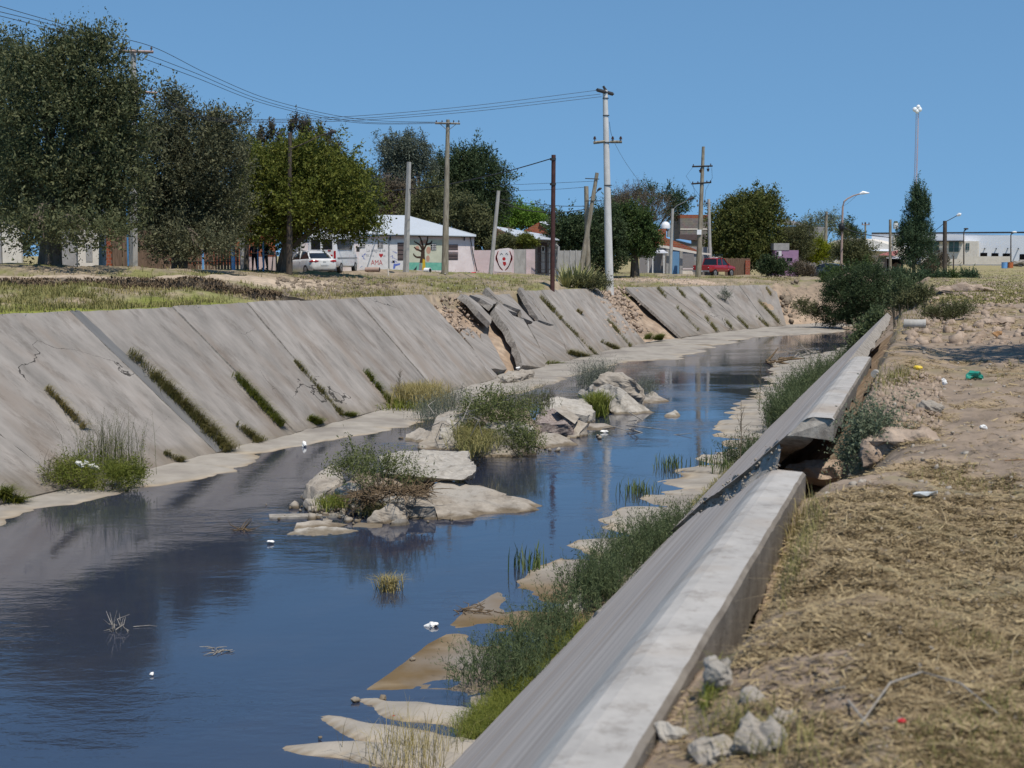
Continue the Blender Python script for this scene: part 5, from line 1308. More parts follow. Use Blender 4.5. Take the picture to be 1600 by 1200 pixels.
# lattice mast
D = 330
g = gnd(1427, D); t = thing('antenna_mast', "very tall slender lattice mast topped by white dishes", 'antenna mast', g)
mb = MB(); tp = at(1434, 172, D) - g; N = 60; hw = .36
cs = [Vector((hw * cos(a), hw * sin(a), 0)) for a in (0.5, 2.6, 4.7)]
for c in cs: mb.tube([c, tp + c], .045, 4)
for i in range(N):
    for k in range(3):
        p = tp * (i / N) + cs[k]; q = tp * ((i + 1) / N) + cs[(k + 1) % 3]; mb.tube([p, q], .028, 3)
mb.build('lattice', mat('mast', (.40, .22, .20), (.52, .46, .45), scale=.06, rough=.6), t)
for x, y, s in ((1429.5, 171, .55), (1437, 171, .55), (1433, 174, .5), (1435, 167, .5)): MB().ball(at(x, y, D - .5) - g, s, 5, (1, .7, 1)).build('dish', 'white_plastic', t, smooth=True)
MB().tube([tp, at(1434, 163, D) - g], .07, 4).build('spike', 'grey_metal', t)
def cable(label, pts, r=.013, group=None, name='cable'):
    """cable through (px, py, depth) points, smoothed"""
    P = [at(*p) for p in pts]; Q = []
    for i in range(len(P) - 1):
        p0, p1, p2, p3 = P[max(0, i - 1)], P[i], P[i + 1], P[min(len(P) - 1, i + 2)]
        for k in range(10):
            t_ = k / 10
            Q.append(0.5 * ((2 * p1) + (p2 - p0) * t_ + (2 * p0 - 5 * p1 + 4 * p2 - p3) * t_ ** 2 + (3 * p1 - p0 - 3 * p2 + p3) * t_ ** 3))
    Q.append(P[-1])
    return tag(MB().tube(Q, r, 4).build(name, 'wire', None), label, 'cable', group)
GC = 'overhead power cables'
cable("uppermost wire entering at the top left corner and passing the square pale pole's right insulator", [(-40, -2, 56), (60, 27, 58), (150, 52, 60), (238, 73, 62), (330, 118, 70), (430, 158, 78), (560, 186, 84), (682, 191, 91)], .013, GC)
cable("second wire from the top left, reaching the square pale pole's middle insulator", [(-40, 9, 56), (60, 33, 58), (150, 58, 60), (199, 74, 62), (300, 112, 69), (420, 160, 78), (560, 190, 84), (691, 191, 91)], .013, GC)
cable("third wire from the top left, dipping lowest toward the wooden crossarm", [(-40, 15, 56), (60, 40, 58), (150, 65, 60), (181, 76, 62), (300, 119, 69), (420, 164, 78), (560, 192, 84), (709, 192, 91)], .013, GC)
cable("highest of three wires reaching the tall pale pole from the left", [(240, 146, 62), (310, 179, 66), (390, 187, 70), (560, 181, 76), (740, 165, 82), (933, 141, 86)], .012, GC)
cable("middle of three wires reaching the tall pale pole from the left", [(240, 147, 62), (310, 181, 66), (390, 189, 70), (560, 185, 76), (740, 170, 82), (938, 147, 86)], .012, GC)
cable("lowest of three wires reaching the tall pale pole from the left", [(220, 148, 62), (310, 184, 66), (390, 191, 70), (560, 188, 76), (740, 174, 82), (940, 151, 87)], .012, GC)
cable("thick black cable sloping from the rusty red post to the left", [(864, 247, 79), (820, 260, 82), (775, 272, 86), (700, 288, 92), (638, 296, 93), (560, 300, 97)], .035, GC)
cable("short dark cable between the yellow green tree and the grey tree", [(540, 270, 92), (575, 275, 94), (612, 273, 100)], .03, GC)
cable("thin level wire behind the rusty red post, higher", [(770, 290, 110), (864, 286, 108), (930, 283, 106)], .014, GC)
cable("thin level wire behind the rusty red post, lower", [(770, 299, 110), (864, 296, 108), (918, 292, 96)], .014, GC)
cable("sagging cable between the leaning poles, upper", [(778, 311, 96), (830, 318, 96), (880, 322, 96), (918, 322, 96)], .02, GC)
cable("sagging cable between the leaning poles, lower", [(777, 314, 96), (820, 328, 96), (870, 332, 96), (916, 327, 96)], .028, GC)
cable("slack wire falling from the tall pale pole to the right", [(952, 190, 87), (957, 215, 88), (975, 250, 95), (1000, 285, 105), (1020, 308, 120)], .012, GC)
cable("dark cable from the grey wooden pole down to the plain pole by the poplar", [(1291, 334, 165), (1316, 354, 128), (1350, 366, 135), (1391, 371, 142)], .04, GC)
cable("dark cable from the grey wooden pole down toward the dark gabled house", [(1291, 336, 165), (1275, 346, 165), (1262, 353, 165)], .035, GC)
cable("faint wire from the curved street lamp to the grey wooden pole", [(1340, 304, 128), (1318, 322, 140), (1291, 333, 165)], .012, GC)
cable("dark cable running from the poplar to the lamp by the factory", [(1450, 368, 150), (1464, 358, 150), (1476, 348, 150)], .03, GC)

# ------------------------------------------------------------------ trees, far and near
TB = 'trees beyond the far bank'
tree('elm_tree', "huge dark elm filling the top left corner", 60, 78, [(90,150,75,70),(190,205,34,60),(185,260,36,50),(150,136,56,72),(40,190,60,80),(110,230,80,80),(165,220,45,80),(70,300,80,64),(150,310,70,66),(30,290,50,70),(110,350,60,42),(185,190,28,60),(136,90,44,28),(60,124,40,36),(185,300,30,50),(130,366,66,18,-4),(60,362,46,18,-4)], 5200, 9, .75, .20, 'leaf_elm', .42, up=.55, group=TB, spread=.45, seed=11, spikes=.16, spl=.55)
tree('elm_tree', "part of a dark elm cut by the left edge of the picture", 69, -15, [(-30,180,60,100),(5,250,45,90),(-10,120,40,60),(0,330,45,60),(20,90,22,40)], 2400, 9, .75, .2, 'leaf_elm', .35, up=.6, group=TB, seed=12, spikes=.16, spl=.55)
tree('elm_tree', "two peaked grey green elm right of the square pale pole", 70, 280, [(270,206,33,46),(274,172,17,30),(300,250,62,58),(250,270,42,60),(345,226,28,36),(350,204,16,22),(340,280,45,60),(290,330,62,55),(355,330,36,40),(250,360,35,40),(310,375,60,30),(240,320,25,50),(310,390,56,14,-3),(255,385,28,14,-3)], 4200, 9, .75, .2, 'leaf_elm2', .34, up=.7, group=TB, seed=13, spikes=.18, spl=.5)
tree('young_elm', "slender elm shoot between the grey green elm and the yellow green tree", 84, 385, [(383,235,12,50),(390,290,18,55),(378,320,22,40)], 700, 8, .7, .2, 'leaf_elm2', .14, up=.8, group=TB, seed=14, cat='tree')
tree('mulberry_tree', "broad rounded yellow green tree over the white van", 80, 440, [(450,290,60,52),(500,275,52,42),(420,300,45,50),(400,340,36,40),(470,332,75,42),(530,310,48,45),(545,344,40,28),(572,350,26,22),(500,352,62,20),(425,360,38,28),(470,262,40,30)], 5200, 9, .6, .20, 'leaf_yellowgreen', .26, up=.15, group=TB, spread=.55, seed=15, asp=.5)
tree('poplar_tree', "reddish tipped poplars with upright shoots behind the yellow green tree", 104, 465, [(405,240,6,28),(427,236,6,30),(443,234,5,28),(462,226,6,32),(478,230,7,32),(497,236,7,28),(515,244,5,24),(523,254,8,22),(450,272,55,22),(415,268,26,22),(500,270,30,20)], 1500, 8, .7, .26, 'leaf_red', .22, up=1.2, group=TB, spread=.25, seed=16, spikes=.45, spl=.35, sub=.3)
tree('dense_tree', "dense dark green tree between the yellow green tree and the white roof", 118, 545, [(540,290,32,30),(560,305,26,30),(555,330,30,26),(520,300,22,40)], 1500, 8, .6, .24, 'leaf_dark', .3, group=TB, seed=17)
tree('eucalyptus_tree', "open grey eucalyptus with bare limbs above the white house", 135, 668, [(618,225,24,14),(640,232,26,18),(655,245,18,20),(612,245,18,24),(628,260,26,20),(608,275,11,26),(668,262,14,16),(600,232,9,10),(640,218,10,8),(622,300,30,20)], 1900, 8, .8, .24, 'leaf_euc', .35, up=-.1, droop=.35, group=TB, seed=18, surf=.6)
tree('dense_tree', "big dark tree with a wispy top behind the wooden crossarm pole", 140, 738, [(735,270,40,26),(710,285,34,32),(755,295,34,36),(740,320,50,32),(700,325,34,28),(722,248,9,14),(775,320,18,26),(690,275,14,20),(745,252,14,14)], 3200, 8, .9, .30, 'leaf_dark', .45, up=.5, group=TB, seed=19)
tree('dense_tree', "brown green mass of trees low behind the white roof", 128, 600, [(600,310,28,26),(580,325,24,24),(630,325,28,22),(615,340,40,16)], 1700, 8, .8, .27, 'leaf_brown', .3, group=TB, seed=20)
tree('olive_tree', "soft olive coloured tree over the white roof's ridge", 122, 668, [(668,325,26,24),(655,340,24,16),(690,340,20,16),(680,310,18,14)], 1300, 8, .7, .24, 'leaf_olive', .22, group=TB, seed=21)
tree('broadleaf_tree', "small dark broadleaf tree at the white house's right corner", 112, 735, [(715,345,24,16),(740,350,22,20),(752,365,16,18),(728,335,26,12),(745,385,14,16)], 1300, 8, .5, .24, 'leaf_olive', .18, group=TB, seed=22, asp=.6)
tree('bright_tree', "bright fresh green tree above the brick house's roof", 175, 800, [(800,340,24,16),(825,345,20,12),(785,345,14,14),(840,350,14,9)], 1200, 7, .8, .36, 'leaf_bright', .25, group=TB, seed=23)
tree('dense_tree', "small dark trees far behind the rusty red post", 210, 852, [(845,348,16,10),(862,345,12,8),(838,340,8,8)], 420, 7, .9, .4, 'leaf_dark', .2, group=TB, seed=24)
tree('dense_tree', "dark leafy tree over the concrete panel fence", 112, 890, [(885,370,24,24),(905,385,22,26),(872,380,14,20),(895,355,18,12),(920,375,18,28)], 1800, 8, .5, .24, 'leaf_dark', .2, group=TB, seed=25, asp=.55)
tree('dense_tree', "dark tree shading the ground left of the tall pale pole", 116, 935, [(935,375,16,36),(948,355,22,26),(930,400,20,24),(955,395,20,30)], 1600, 8, .5, .24, 'leaf_dark', .2, group=TB, seed=26)
tree('round_tree', "dense rounded green tree with a leaning trunk right of the tall pale pole", 118, 992, [(965,350,28,22),(990,355,26,24),(1008,370,20,24),(960,375,24,22),(985,385,30,18),(1010,385,14,16),(945,360,16,22)], 2600, 8, .45, .22, 'leaf_green', .34, up=.2, group=TB, seed=27, asp=.5)
tree('dead_tree', "brownish half bare tree top behind the dense rounded tree", 160, 1010, [(1005,325,26,22),(985,330,20,20),(1030,335,18,22),(965,330,16,16)], 1300, 7, 1.1, .17, 'leaf_brown', .3, up=1.2, group=TB, seed=28, spread=.3)
tree('dense_tree', "dark green tops poking above the brownish half bare tree", 168, 1000, [(1018,302,7,8),(1000,312,8,10),(1035,312,7,10),(972,320,9,12),(1058,315,9,12),(1066,325,9,10),(1050,335,9,20),(955,325,10,16)], 700, 7, .8, .3, 'leaf_poplar', .2, up=.8, group=TB, seed=29)
tree('plane_tree', "largest far tree, broad and olive green, over the red pickup", 150, 1165, [(1160,345,36,26),(1135,355,24,32),(1198,350,24,30),(1165,320,26,14),(1206,314,9,12),(1190,330,20,16),(1150,385,42,26),(1190,385,34,26),(1125,380,16,26),(1175,400,44,16),(1200,325,14,14),(1180,308,6,6)], 4600, 8, .75, .27, 'leaf_plane', .42, up=.2, group=TB, seed=30, asp=.55, spread=.6, sub=.5, spikes=.15)
tree('olive_tree', "grey olive tree in front of the dark gabled house", 150, 1240, [(1240,370,22,20),(1252,385,18,20),(1230,385,16,18),(1258,365,12,14)], 1500, 8, .5, .18, 'leaf_olive', .16, group=TB, seed=31)
tree('lime_tree', "vivid lime yellow rounded tree near the far parked car", 152, 1274, [(1272,390,19,15),(1285,395,13,14),(1262,398,14,13),(1275,402,17,10)], 1500, 8, .4, .2, 'leaf_lime', .16, group=TB, seed=32, up=.2)
tree('pale_tree', "thin pale see through trees against the sky beyond the lime tree", 230, 1285, [(1270,350,12,12),(1290,348,14,12),(1305,352,12,10),(1278,362,16,8),(1300,345,8,10)], 420, 7, .9, .28, 'leaf_pale', .2, group=TB, seed=33)
tree('dense_tree', "distant dark trees just above the arched roof's left end", 260, 1325, [(1325,362,10,6),(1318,365,8,6),(1327,352,2.5,10),(1340,368,8,3)], 320, 7, .9, .4, 'leaf_dark', .2, group=TB, seed=34)
tree('fig_tree', "brownish green tree with upright shoots in front of the arched roof", 132, 1332, [(1330,400,20,16),(1345,398,16,14),(1320,395,14,14),(1325,380,4,10),(1337,382,4,9),(1347,385,4,8),(1308,400,7,14),(1340,412,24,10)], 1400, 8, .5, .2, 'leaf_olive', .15, group=TB, seed=35, up=.7)
tree('poplar_tree', "narrow dark poplar with a pointed top near the factory", 142, 1428, [(1436,300,5,14),(1432,320,9,22),(1440,330,8,22),(1428,345,14,26),(1443,350,9,26),(1425,375,20,26),(1440,385,18,26),(1418,395,18,22),(1435,408,22,20),(1412,375,12,14),(1447,330,4,16)], 2700, 8, .6, .2, 'leaf_poplar', .2, up=1.3, group=TB, spread=.25, seed=36, spikes=.35, spl=.8, sub=.3)
for i, (lb, bx, cl_) in enumerate([("dark tree mass behind the huge elm's trunk, at the left edge", 10, [(0,340,40,50),(30,360,30,40),(-20,380,40,30),(15,395,26,14)]), ("dark tree standing behind the square pale pole", 200, [(190,330,40,50),(215,360,30,40),(175,375,20,20)]),
    ("dark tree behind the brown board fence", 300, [(300,330,45,40),(340,350,35,36),(270,350,25,30)]), ("dark tree behind the whitewashed wall", 95, [(90,320,40,50),(130,340,30,40),(70,360,25,24)])]):
    tree('dense_tree', lb, 98, bx, cl_, 900, 8, .8, .3, 'leaf_elm', .3, group=TB, seed=200 + i)
# bushes
def bush(label, cl, d, ntw, per, tl, ls, lm, seed, up=.6, base=None, name='bush', droop=0, spread=.5, stems=12, sr=.02):
    E = px_clumps(cl, d); b = base or gnd(cl[0][0], d, -.05)
    return shrub(name, label, E, ntw, per, tl, ls, lm, .4, up, .5, 'bush', None, seed, spread, b, stems, sr, droop=droop)
bush("huge dark green bush closing the far end of the channel", [(1345,465,45,32),(1320,475,28,30),(1372,470,28,30),(1345,440,36,18),(1310,455,18,20),(1385,460,18,24),(1350,490,36,16)], 97, 5200, 9, .5, .13, 'leaf_dark', 71, .4, Vector((at(1345, 505, 97).x, 97, -4.6)), sr=.04, stems=22)
bush("tall dark reeds on the bank edge before the poplar", [(1405,462,12,12),(1418,455,12,10),(1395,470,9,10)], 70, 800, 8, .4, .12, 'leaf_feather', 87, 1.2, None, spread=.3)
bush("low olive weeds along the bank edge beyond the near lining", [(1412,478,12,6),(1428,470,14,6),(1445,462,14,5)], 48, 700, 8, .25, .08, 'leaf_olive', 88, .9, None, spread=.4)
bush("sprawling olive weeds in the field right of the concrete pipe", [(1475,492,20,5),(1500,486,18,5),(1455,490,12,4)], 36, 700, 8, .18, .05, 'leaf_olive', 89, .8, None, spread=.5)
bush("grey green scrub on the eroded bank left of the huge bush", [(1265,485,16,9),(1285,492,14,10),(1300,500,14,10),(1250,480,10,7)], 98, 900, 8, .4, .12, 'leaf_olive', 72, .7, Vector((at(1280, 500, 98).x, 98, -3.9)))
bush("tall green reeds right of the huge bush", [(1425,445,26,14),(1400,438,16,12),(1440,440,16,10)], 112, 1500, 8, .5, .16, 'leaf_poplar', 73, 1.4, None, spread=.2)
bush("green weeds growing between the lining's far end and the huge bush", [(1360,520,10,14),(1348,532,10,12),(1372,508,9,12),(1335,545,8,10)], 60, 900, 8, .4, .12, 'leaf_feather', 74, 1.2, Vector((at(1345, 560, 60).x, 60, -4.3)), spread=.3)
bush("dark green rounded shrub by the red pickup", [(1208,415,18,10),(1220,420,14,9),(1198,420,10,9)], 133, 1100, 8, .4, .2, 'leaf_dark', 75, .2)
bush("dry reddish scrub in front of the purple house", [(1248,422,14,9),(1258,425,12,7)], 134, 600, 8, .4, .16, 'leaf_brown', 76)
bush("green bank vegetation in front of the far parked car", [(1310,432,20,9),(1295,440,16,8),(1330,435,18,10),(1350,428,20,10)], 118, 1400, 8, .45, .17, 'leaf_green', 77)
bush("green bush in the dry field right of the poplar, left one", [(1467,438,13,8)], 112, 420, 8, .4, .16, 'leaf_poplar', 78, .8)
bush("small upright weed between the two field bushes", [(1490,436,5,8)], 112, 160, 8, .4, .14, 'leaf_green', 79, .9)
bush("green bush in the dry field right of the poplar, right one", [(1512,436,13,7)], 112, 400, 8, .4, .16, 'leaf_poplar', 80, .8)
bush("dry brown thicket before the factory's left windows", [(1458,415,12,10),(1470,410,12,8),(1450,422,10,8)], 160, 700, 8, .5, .2, 'leaf_brown', 81)
bush("grey scrubby bush in front of the tall pale pole's base", [(925,440,16,6),(905,444,14,4),(942,443,12,5)], 84.5, 600, 8, .35, .11, 'leaf_olive', 82)
bush("low clipped shrub over the pink garden wall", [(790,382,22,10),(775,385,16,8),(810,385,14,8)], 109, 700, 8, .4, .2, 'leaf_olive', 83)
bush("yellow green shrub beside the brick house's porch", [(824,378,11,6),(830,382,8,6)], 108, 420, 8, .3, .17, 'leaf_yellowgreen', 84)
bush("grey weed growing high on a narrow slab", [(1134,463,8,5)], 99.5, 140, 7, .3, .09, 'leaf_grey', 85, 1.0, onslope(1132, 470), spread=.3, stems=5, sr=.01)
bush("feathery grey green bush spilling into the black pit by the coping", [(1352,682,26,24),(1368,664,22,16),(1335,715,22,18),(1362,702,26,20)], 12.7, 900, 9, .17, .030, 'leaf_pale', 86, .5, Vector((at(1352, 722, 12.7).x, 12.7, -1.75)), stems=16, sr=.004)
# ------------------------------------------------------------------ buildings
class Facade:
    """a building's front: local X along it, Y away from the viewer, Z up; pixels on the front become local (u, v)"""
    def __init__(s, name, label, cat, L, R, group=None):
        a = at(L[0], L[1], L[2]); b = at(R[0], R[1], R[2]); a.z = b.z = min(a.z, b.z)
        s.o = a; dv = (b - a); s.w = hypot(dv.x, dv.y); s.th = atan2(dv.y, dv.x)
        s.ux = Vector((cos(s.th), sin(s.th), 0)); s.uy = Vector((-sin(s.th), cos(s.th), 0))
        s.t = thing(name, label, cat, a, s.th, group)
    def uv(s, px, py, back=0.0):
        x, z = rayd(px, py); d = Vector((x, 1, z)); q = s.o + s.uy * back
        k = q.dot(s.uy) / d.dot(s.uy); p = d * k - s.o
        return p.dot(s.ux), p.z
    def box(s, name, m, p0, p1, y0, y1, parent=None, z0=None, back=0.0):
        u0, v1 = s.uv(p0[0], p0[1], back); u1, v0 = s.uv(p1[0], p1[1], back)
        if z0 is not None: v0 = z0
        return MB().box(u0, u1, y0, y1, v0, v1).build(name, m, parent or s.t)
    def poly(s, name, m, pts, y0, depth, parent=None, back=None):
        P = []
        for p in pts:
            u, v = s.uv(p[0], p[1], y0 if back is None else back); P.append((u, y0, v))
        return MB().prism(P, (0, depth, 0)).build(name, m, parent or s.t)
    def slopes(s, name, m, pts, thick=.06, parent=None):
        """roof plane through pixels with their own depth behind the front"""
        P = []
        for px, py, b in pts:
            u, v = s.uv(px, py, b); P.append((u, b, v))
        return MB().prism(P, (0, 0, -thick)).build(name, m, parent or s.t)
mat('wall_white', (.58, .505, .50), (.69, .62, .615), scale=1.5, rough=.9, bump=.2, bscale=20, c3=(.54, .48, .47), s3=.6)
mat('wall_pink', (.52, .41, .41), (.62, .50, .50), scale=1.5, rough=.9, bump=.2, bscale=20, c3=(.48, .40, .39), s3=.8)
mat('wall_mural', (.42, .43, .34), (.50, .51, .41), scale=2, rough=.9, bump=.2)
mat('wall_teal', (.10, .33, .26), (.17, .42, .33), scale=3, rough=.9, bump=.2)
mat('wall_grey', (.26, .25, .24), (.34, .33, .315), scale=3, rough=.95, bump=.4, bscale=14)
mat('wall_cream', (.58, .53, .46), (.68, .63, .55), scale=2, rough=.9)
mat('wall_factory', (.66, .67, .70), (.74, .75, .78), scale=.4, rough=.7)
mat('wall_purple', (.27, .16, .26), (.34, .21, .32), scale=2, rough=.9)
mat('fence_concrete', (.28, .265, .245), (.40, .385, .36), scale=2.5, stretch=(1.5, 1, .5), rough=.95, bump=.4, bscale=10)
mat('fence_wood', (.10, .065, .045), (.20, .13, .09), scale=4, stretch=(4, 1, .4), rough=.95, bump=.4)
brickmat('brick_orange', (.42, .12, .055), (.33, .09, .045), (.30, .24, .19), 3.6, 5.5)
brickmat('brick_brown', (.27, .13, .085), (.21, .10, .07), (.24, .20, .17), 4.5, 9)
brickmat('block_grey', (.30, .26, .23), (.25, .22, .20), (.17, .15, .14), 2.6, 5.2)
wavemat('sheet_roof', (.50, .53, .56), (.60, .63, .66), 9.0, .4, .15)
wavemat('sheet_white', (.62, .65, .70), (.70, .73, .78), 2.2, .5)
wavemat('sheet_dark', (.20, .19, .19), (.28, .26, .25), 5.0, .6)
wavemat('sheet_blue', (.12, .26, .45), (.16, .32, .52), 5.0, .5)
wavemat('sheet_red', (.30, .10, .08), (.36, .13, .10), 5.0, .6)
plain('shutter_brown', (.105, .075, .075), .7); plain('glass_dark', (.015, .018, .022), .12, .6); plain('glass_green', (.05, .10, .09), .15, .6)
plain('bar_metal', (.12, .10, .10), .6); plain('paint_black', (.035, .028, .024), .85, .1); plain('paint_red', (.38, .03, .035), .85, .1); plain('paint_brown', (.06, .04, .03), .85, .1)
plain('paint_blue', (.12, .17, .48), .85, .1); plain('paint_skin', (.46, .27, .20), .85, .1); plain('paint_yellow', (.56, .37, .04), .85, .1); plain('paint_white', (.66, .64, .65), .85, .1); plain('paint_grey', (.22, .23, .25), .85, .1)
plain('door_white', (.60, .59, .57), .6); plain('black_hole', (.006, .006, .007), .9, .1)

def text(body, f, px, py, h_px, m, parent, name='lettering'):
    cu = bpy.data.curves.new(name, 'FONT'); cu.body = body; cu.extrude = .003; cu.align_x = 'LEFT'
    u, v = f.uv(px, py); _, v2 = f.uv(px, py - h_px)
    cu.size = (v2 - v) / .72
    o = bpy.data.objects.new(name, cu); link(o, parent)
    o.location = (u, -.008, v); o.rotation_euler = (pi / 2, 0, 0); o.scale = (.8, 1, 1)
    cu.materials.append(M_(m))
    me = bpy.data.meshes.new_from_object(o); q = link(bpy.data.objects.new(name, me), parent)
    q.location = o.location; q.rotation_euler = o.rotation_euler; q.scale = o.scale
    bpy.data.objects.remove(o); q.name = name
    return q
def blob(f, name, m, pts, y=-.006, parent=None, dep=.004):
    return f.poly(name, m, pts, y, dep, parent, back=0.0)
def stroke(f, name, m, pts, w, parent=None, y=-.012):
    mb = MB(); P = [f.uv(*p) for p in pts]
    ww = w if isinstance(w, (list, tuple)) else [w] * len(P)
    for i in range(len(P) - 1):
        (a, b), (c, d) = P[i], P[i + 1]; L = max(hypot(c - a, d - b), 1e-4); nx, nz = -(d - b) / L, (c - a) / L
        mb.prism([(a + nx * ww[i], y, b + nz * ww[i]), (c + nx * ww[i + 1], y, d + nz * ww[i + 1]), (c - nx * ww[i + 1], y, d - nz * ww[i + 1]), (a - nx * ww[i], y, b - nz * ww[i])], (0, .004, 0))
    return mb.build(name, m, parent or f.t)

# white painted house with the murals
H = Facade('house', "long low white house with murals and a pale metal roof", 'house', (520, 421, 100), (741, 427, 103.5))
f = H; W_ = f.w
zt = f.uv(640, 368)[1]
uL = f.uv(470, 400)[0]
MB().box(uL, W_, 0, 7.0, -.4, zt - .03).build('wall', 'wall_white', f.t)
f.poly('eave_band', 'wall_pink', [(524, 367.5), (741, 370.5), (741, 374.5), (524, 373.5)], -.012, .02, back=0)
f.slopes('roof', 'sheet_roof', [(472, 362.5, -.35), (744, 368.5, -.35), (637, 336.5, 3.5), (520, 334, 3.5)])
f.slopes('roof', 'sheet_roof', [(744, 368.5, -.36), (744, 366.5, 7.3), (637, 336.6, 3.52)])
f.poly('eave_beam', 'dark_metal', [(524, 365), (743, 369.4), (743, 371), (524, 366.6)], -.30, .05, back=-.3)
blob(f, 'mural_panel', 'paint_white', [(561, 372.5), (634, 373), (634, 421.5), (560, 420.5)], -.007)
mp = blob(f, 'mural_panel', 'wall_mural', [(638.5, 371), (692, 372), (692, 410), (638.5, 410)])
blob(f, 'mural_panel', 'wall_teal', [(638.5, 410), (692, 410.5), (692, 422.5), (638.5, 421.5)])
stroke(f, 'mural_tree', 'paint_brown', [(660, 411), (660.5, 400), (661, 386)], [.22, .15, .12])
for pts in ([(661, 391), (657, 384), (653, 380.5), (648, 378), (647, 376)], [(662, 390), (665.5, 383), (668, 374), (668, 369)], [(659.5, 393), (655, 391), (650, 389), (647, 386)], [(657, 402), (651, 402), (647, 399), (646, 396)], [(666, 382), (671, 381), (674, 379), (675, 376)], [(661, 386), (659, 378), (656.5, 371), (652, 368)]):
    stroke(f, 'mural_branch', 'paint_brown', pts, [.075 - .012 * i for i in range(len(pts))])
for cx, cy, rx, ry in ((652, 388, 3.2, 4), (659, 379, 3.5, 4), (669.5, 391, 3.6, 6), (668.5, 404, 3, 5), (664, 377, 2.2, 4)):
    blob(f, 'mural_face', 'paint_skin', [(cx + rx * cos(a), cy + ry * sin(a)) for a in np.linspace(0, 2 * pi, 11)[:-1]], -.010)
blob(f, 'mural_figure', 'paint_grey', [(654, 422), (655, 412), (658, 410), (660, 422)], -.014); blob(f, 'mural_figure', 'paint_yellow', [(659.5, 422), (660.5, 404), (664, 406), (665, 422)], -.0142)
blob(f, 'mural_fin', 'black', [(646, 421.7), (651.5, 415.5), (650.5, 421.7)], -.0145)
text("La alegria se", f, 572.5, 393.5, 5.6, 'paint_grey', f.t); text("SK a a", f, 572, 401.5, 4.4, 'paint_grey', f.t); text("se", f, 598, 401.5, 4.4, 'paint_grey', f.t); text("AMA", f, 579.5, 414.0, 8.0, 'paint_red', f.t)
blob(f, 'mural_heart', 'paint_red', [(595.3 + 3.2 * 16 * sin(a) ** 3 / 16, 399 - 4 * (13 * cos(a) - 5 * cos(2 * a) - 2 * cos(3 * a) - cos(4 * a)) / 16) for a in np.linspace(0, 2 * pi, 21)[:-1]], -.009)
rr = np.random.default_rng(8)
for i in range(16):
    x, y = (564 + rr.random() * 8, 392 + rr.random() * 24) if i < 7 else (611 + rr.random() * 9, 391 + rr.random() * 24)
    stroke(f, 'mural_scribble', 'paint_blue', [(x, y), (x + rr.normal() * 1.5, y + rr.normal() * 1.5 + 1), (x + rr.normal() * 2 + 1, y + 2.5)], .012)
blob(f, 'mural_patch', 'paint_blue', [(614, 420), (615, 412), (620, 412), (625.5, 411), (625, 414), (618, 416), (617, 420)], -.009); blob(f, 'mural_patch', 'black', [(613, 407), (616.5, 407), (616.5, 411), (613, 411)], -.0095)
def win(x0, y0, x1, y1, bars=0, m='shutter_brown', grid=None):
    w = f.box('window', m, (x0, y0), (x1, y1), -.02, .02)
    for k in range(bars):
        y = y0 + (y1 - y0) * (k + .5) / bars; f.box('window_bar', 'paint_white' if grid else 'bar_metal', (x0, y), (x1, y + .5), -.06, -.03, w)
    for k in range(grid or 0):
        x = x0 + (x1 - x0) * (k + 1) / (grid + 1); f.box('window_bar', 'paint_white', (x, y0), (x + .6, y1), -.055, -.025, w)
    return w
win(621, 379, 633, 407, 4); win(700, 382, 715.5, 406, 5); f.box('window_sill', 'wall_pink', (699, 390.5), (716, 396), -.03, .02)
for x0, y0 in ((562, 377), (590, 377.5), (673, 380.5)): win(x0, y0, x0 + 8.5, y0 + 10, 3, 'black_hole', 3)
stroke(f, 'pipe', 'grey_metal', [(607.5, 421), (607.5, 372)], .035, y=-.05)
for x in (608.5, 724): f.box('bracket', 'black', (x, 369), (x + 1.3, 376), -.18, -.05)
stroke(f, 'downpipe', 'black', [(734, 371), (739, 400), (744.5, 424)], .035, y=-.12)
# garden wall with the red face
G = Facade('garden_wall', "low pink and white garden wall with a painted red nosed face", 'wall', (741, 425, 104), (836, 428, 104)); f = G
f.box('wall', 'wall_pink', (741, 391), (803, 425), 0, .18, z0=-.4); f.box('wall', 'fence_concrete', (799.5, 389.5), (824, 425), 0.01, .17, z0=-.4); f.box('pier', 'wall_pink', (822, 389.5), (836, 425), -.03, .22, z0=-.4)
f.poly('wall_panel', 'wall_white', [(772, 424.5), (771, 392), (780, 389), (794, 387.5), (800, 389), (799.5, 425.5)], -.02, .03, back=0)
blob(f, 'face_mural', 'paint_white', [(787.5 + 8 * cos(a), 402 + 12.5 * sin(a)) for a in np.linspace(0, 2 * pi, 17)[:-1]], -.026)
blob(f, 'mural_nose', 'paint_red', [(787.5 + 2.6 * cos(a), 404.5 + 2.8 * sin(a)) for a in np.linspace(0, 2 * pi, 11)[:-1]], -.031)
blob(f, 'mural_mouth', 'paint_red', [(785.5, 409), (790.5, 409), (791, 413), (788.5, 415.5), (786, 413)], -.031)
for s_ in (-1, 1):
    for k in range(5): stroke(f, 'mural_hair', 'paint_red', [(787.5 + s_ * (9 + k * .9), 392 + k * 2), (787.5 + s_ * (11.5 + k * .3), 401 + k), (787.5 + s_ * (9 - k * .8), 413 + k * 1.5), (787.5 + s_ * (5 - k * .8), 419 + k * .8)], .025, y=-.03)
    stroke(f, 'mural_eye', 'paint_grey', [(787.5 + s_ * 2.2, 398), (787.5 + s_ * 4, 395.5), (787.5 + s_ * 6, 398.5)], .03, y=-.031)
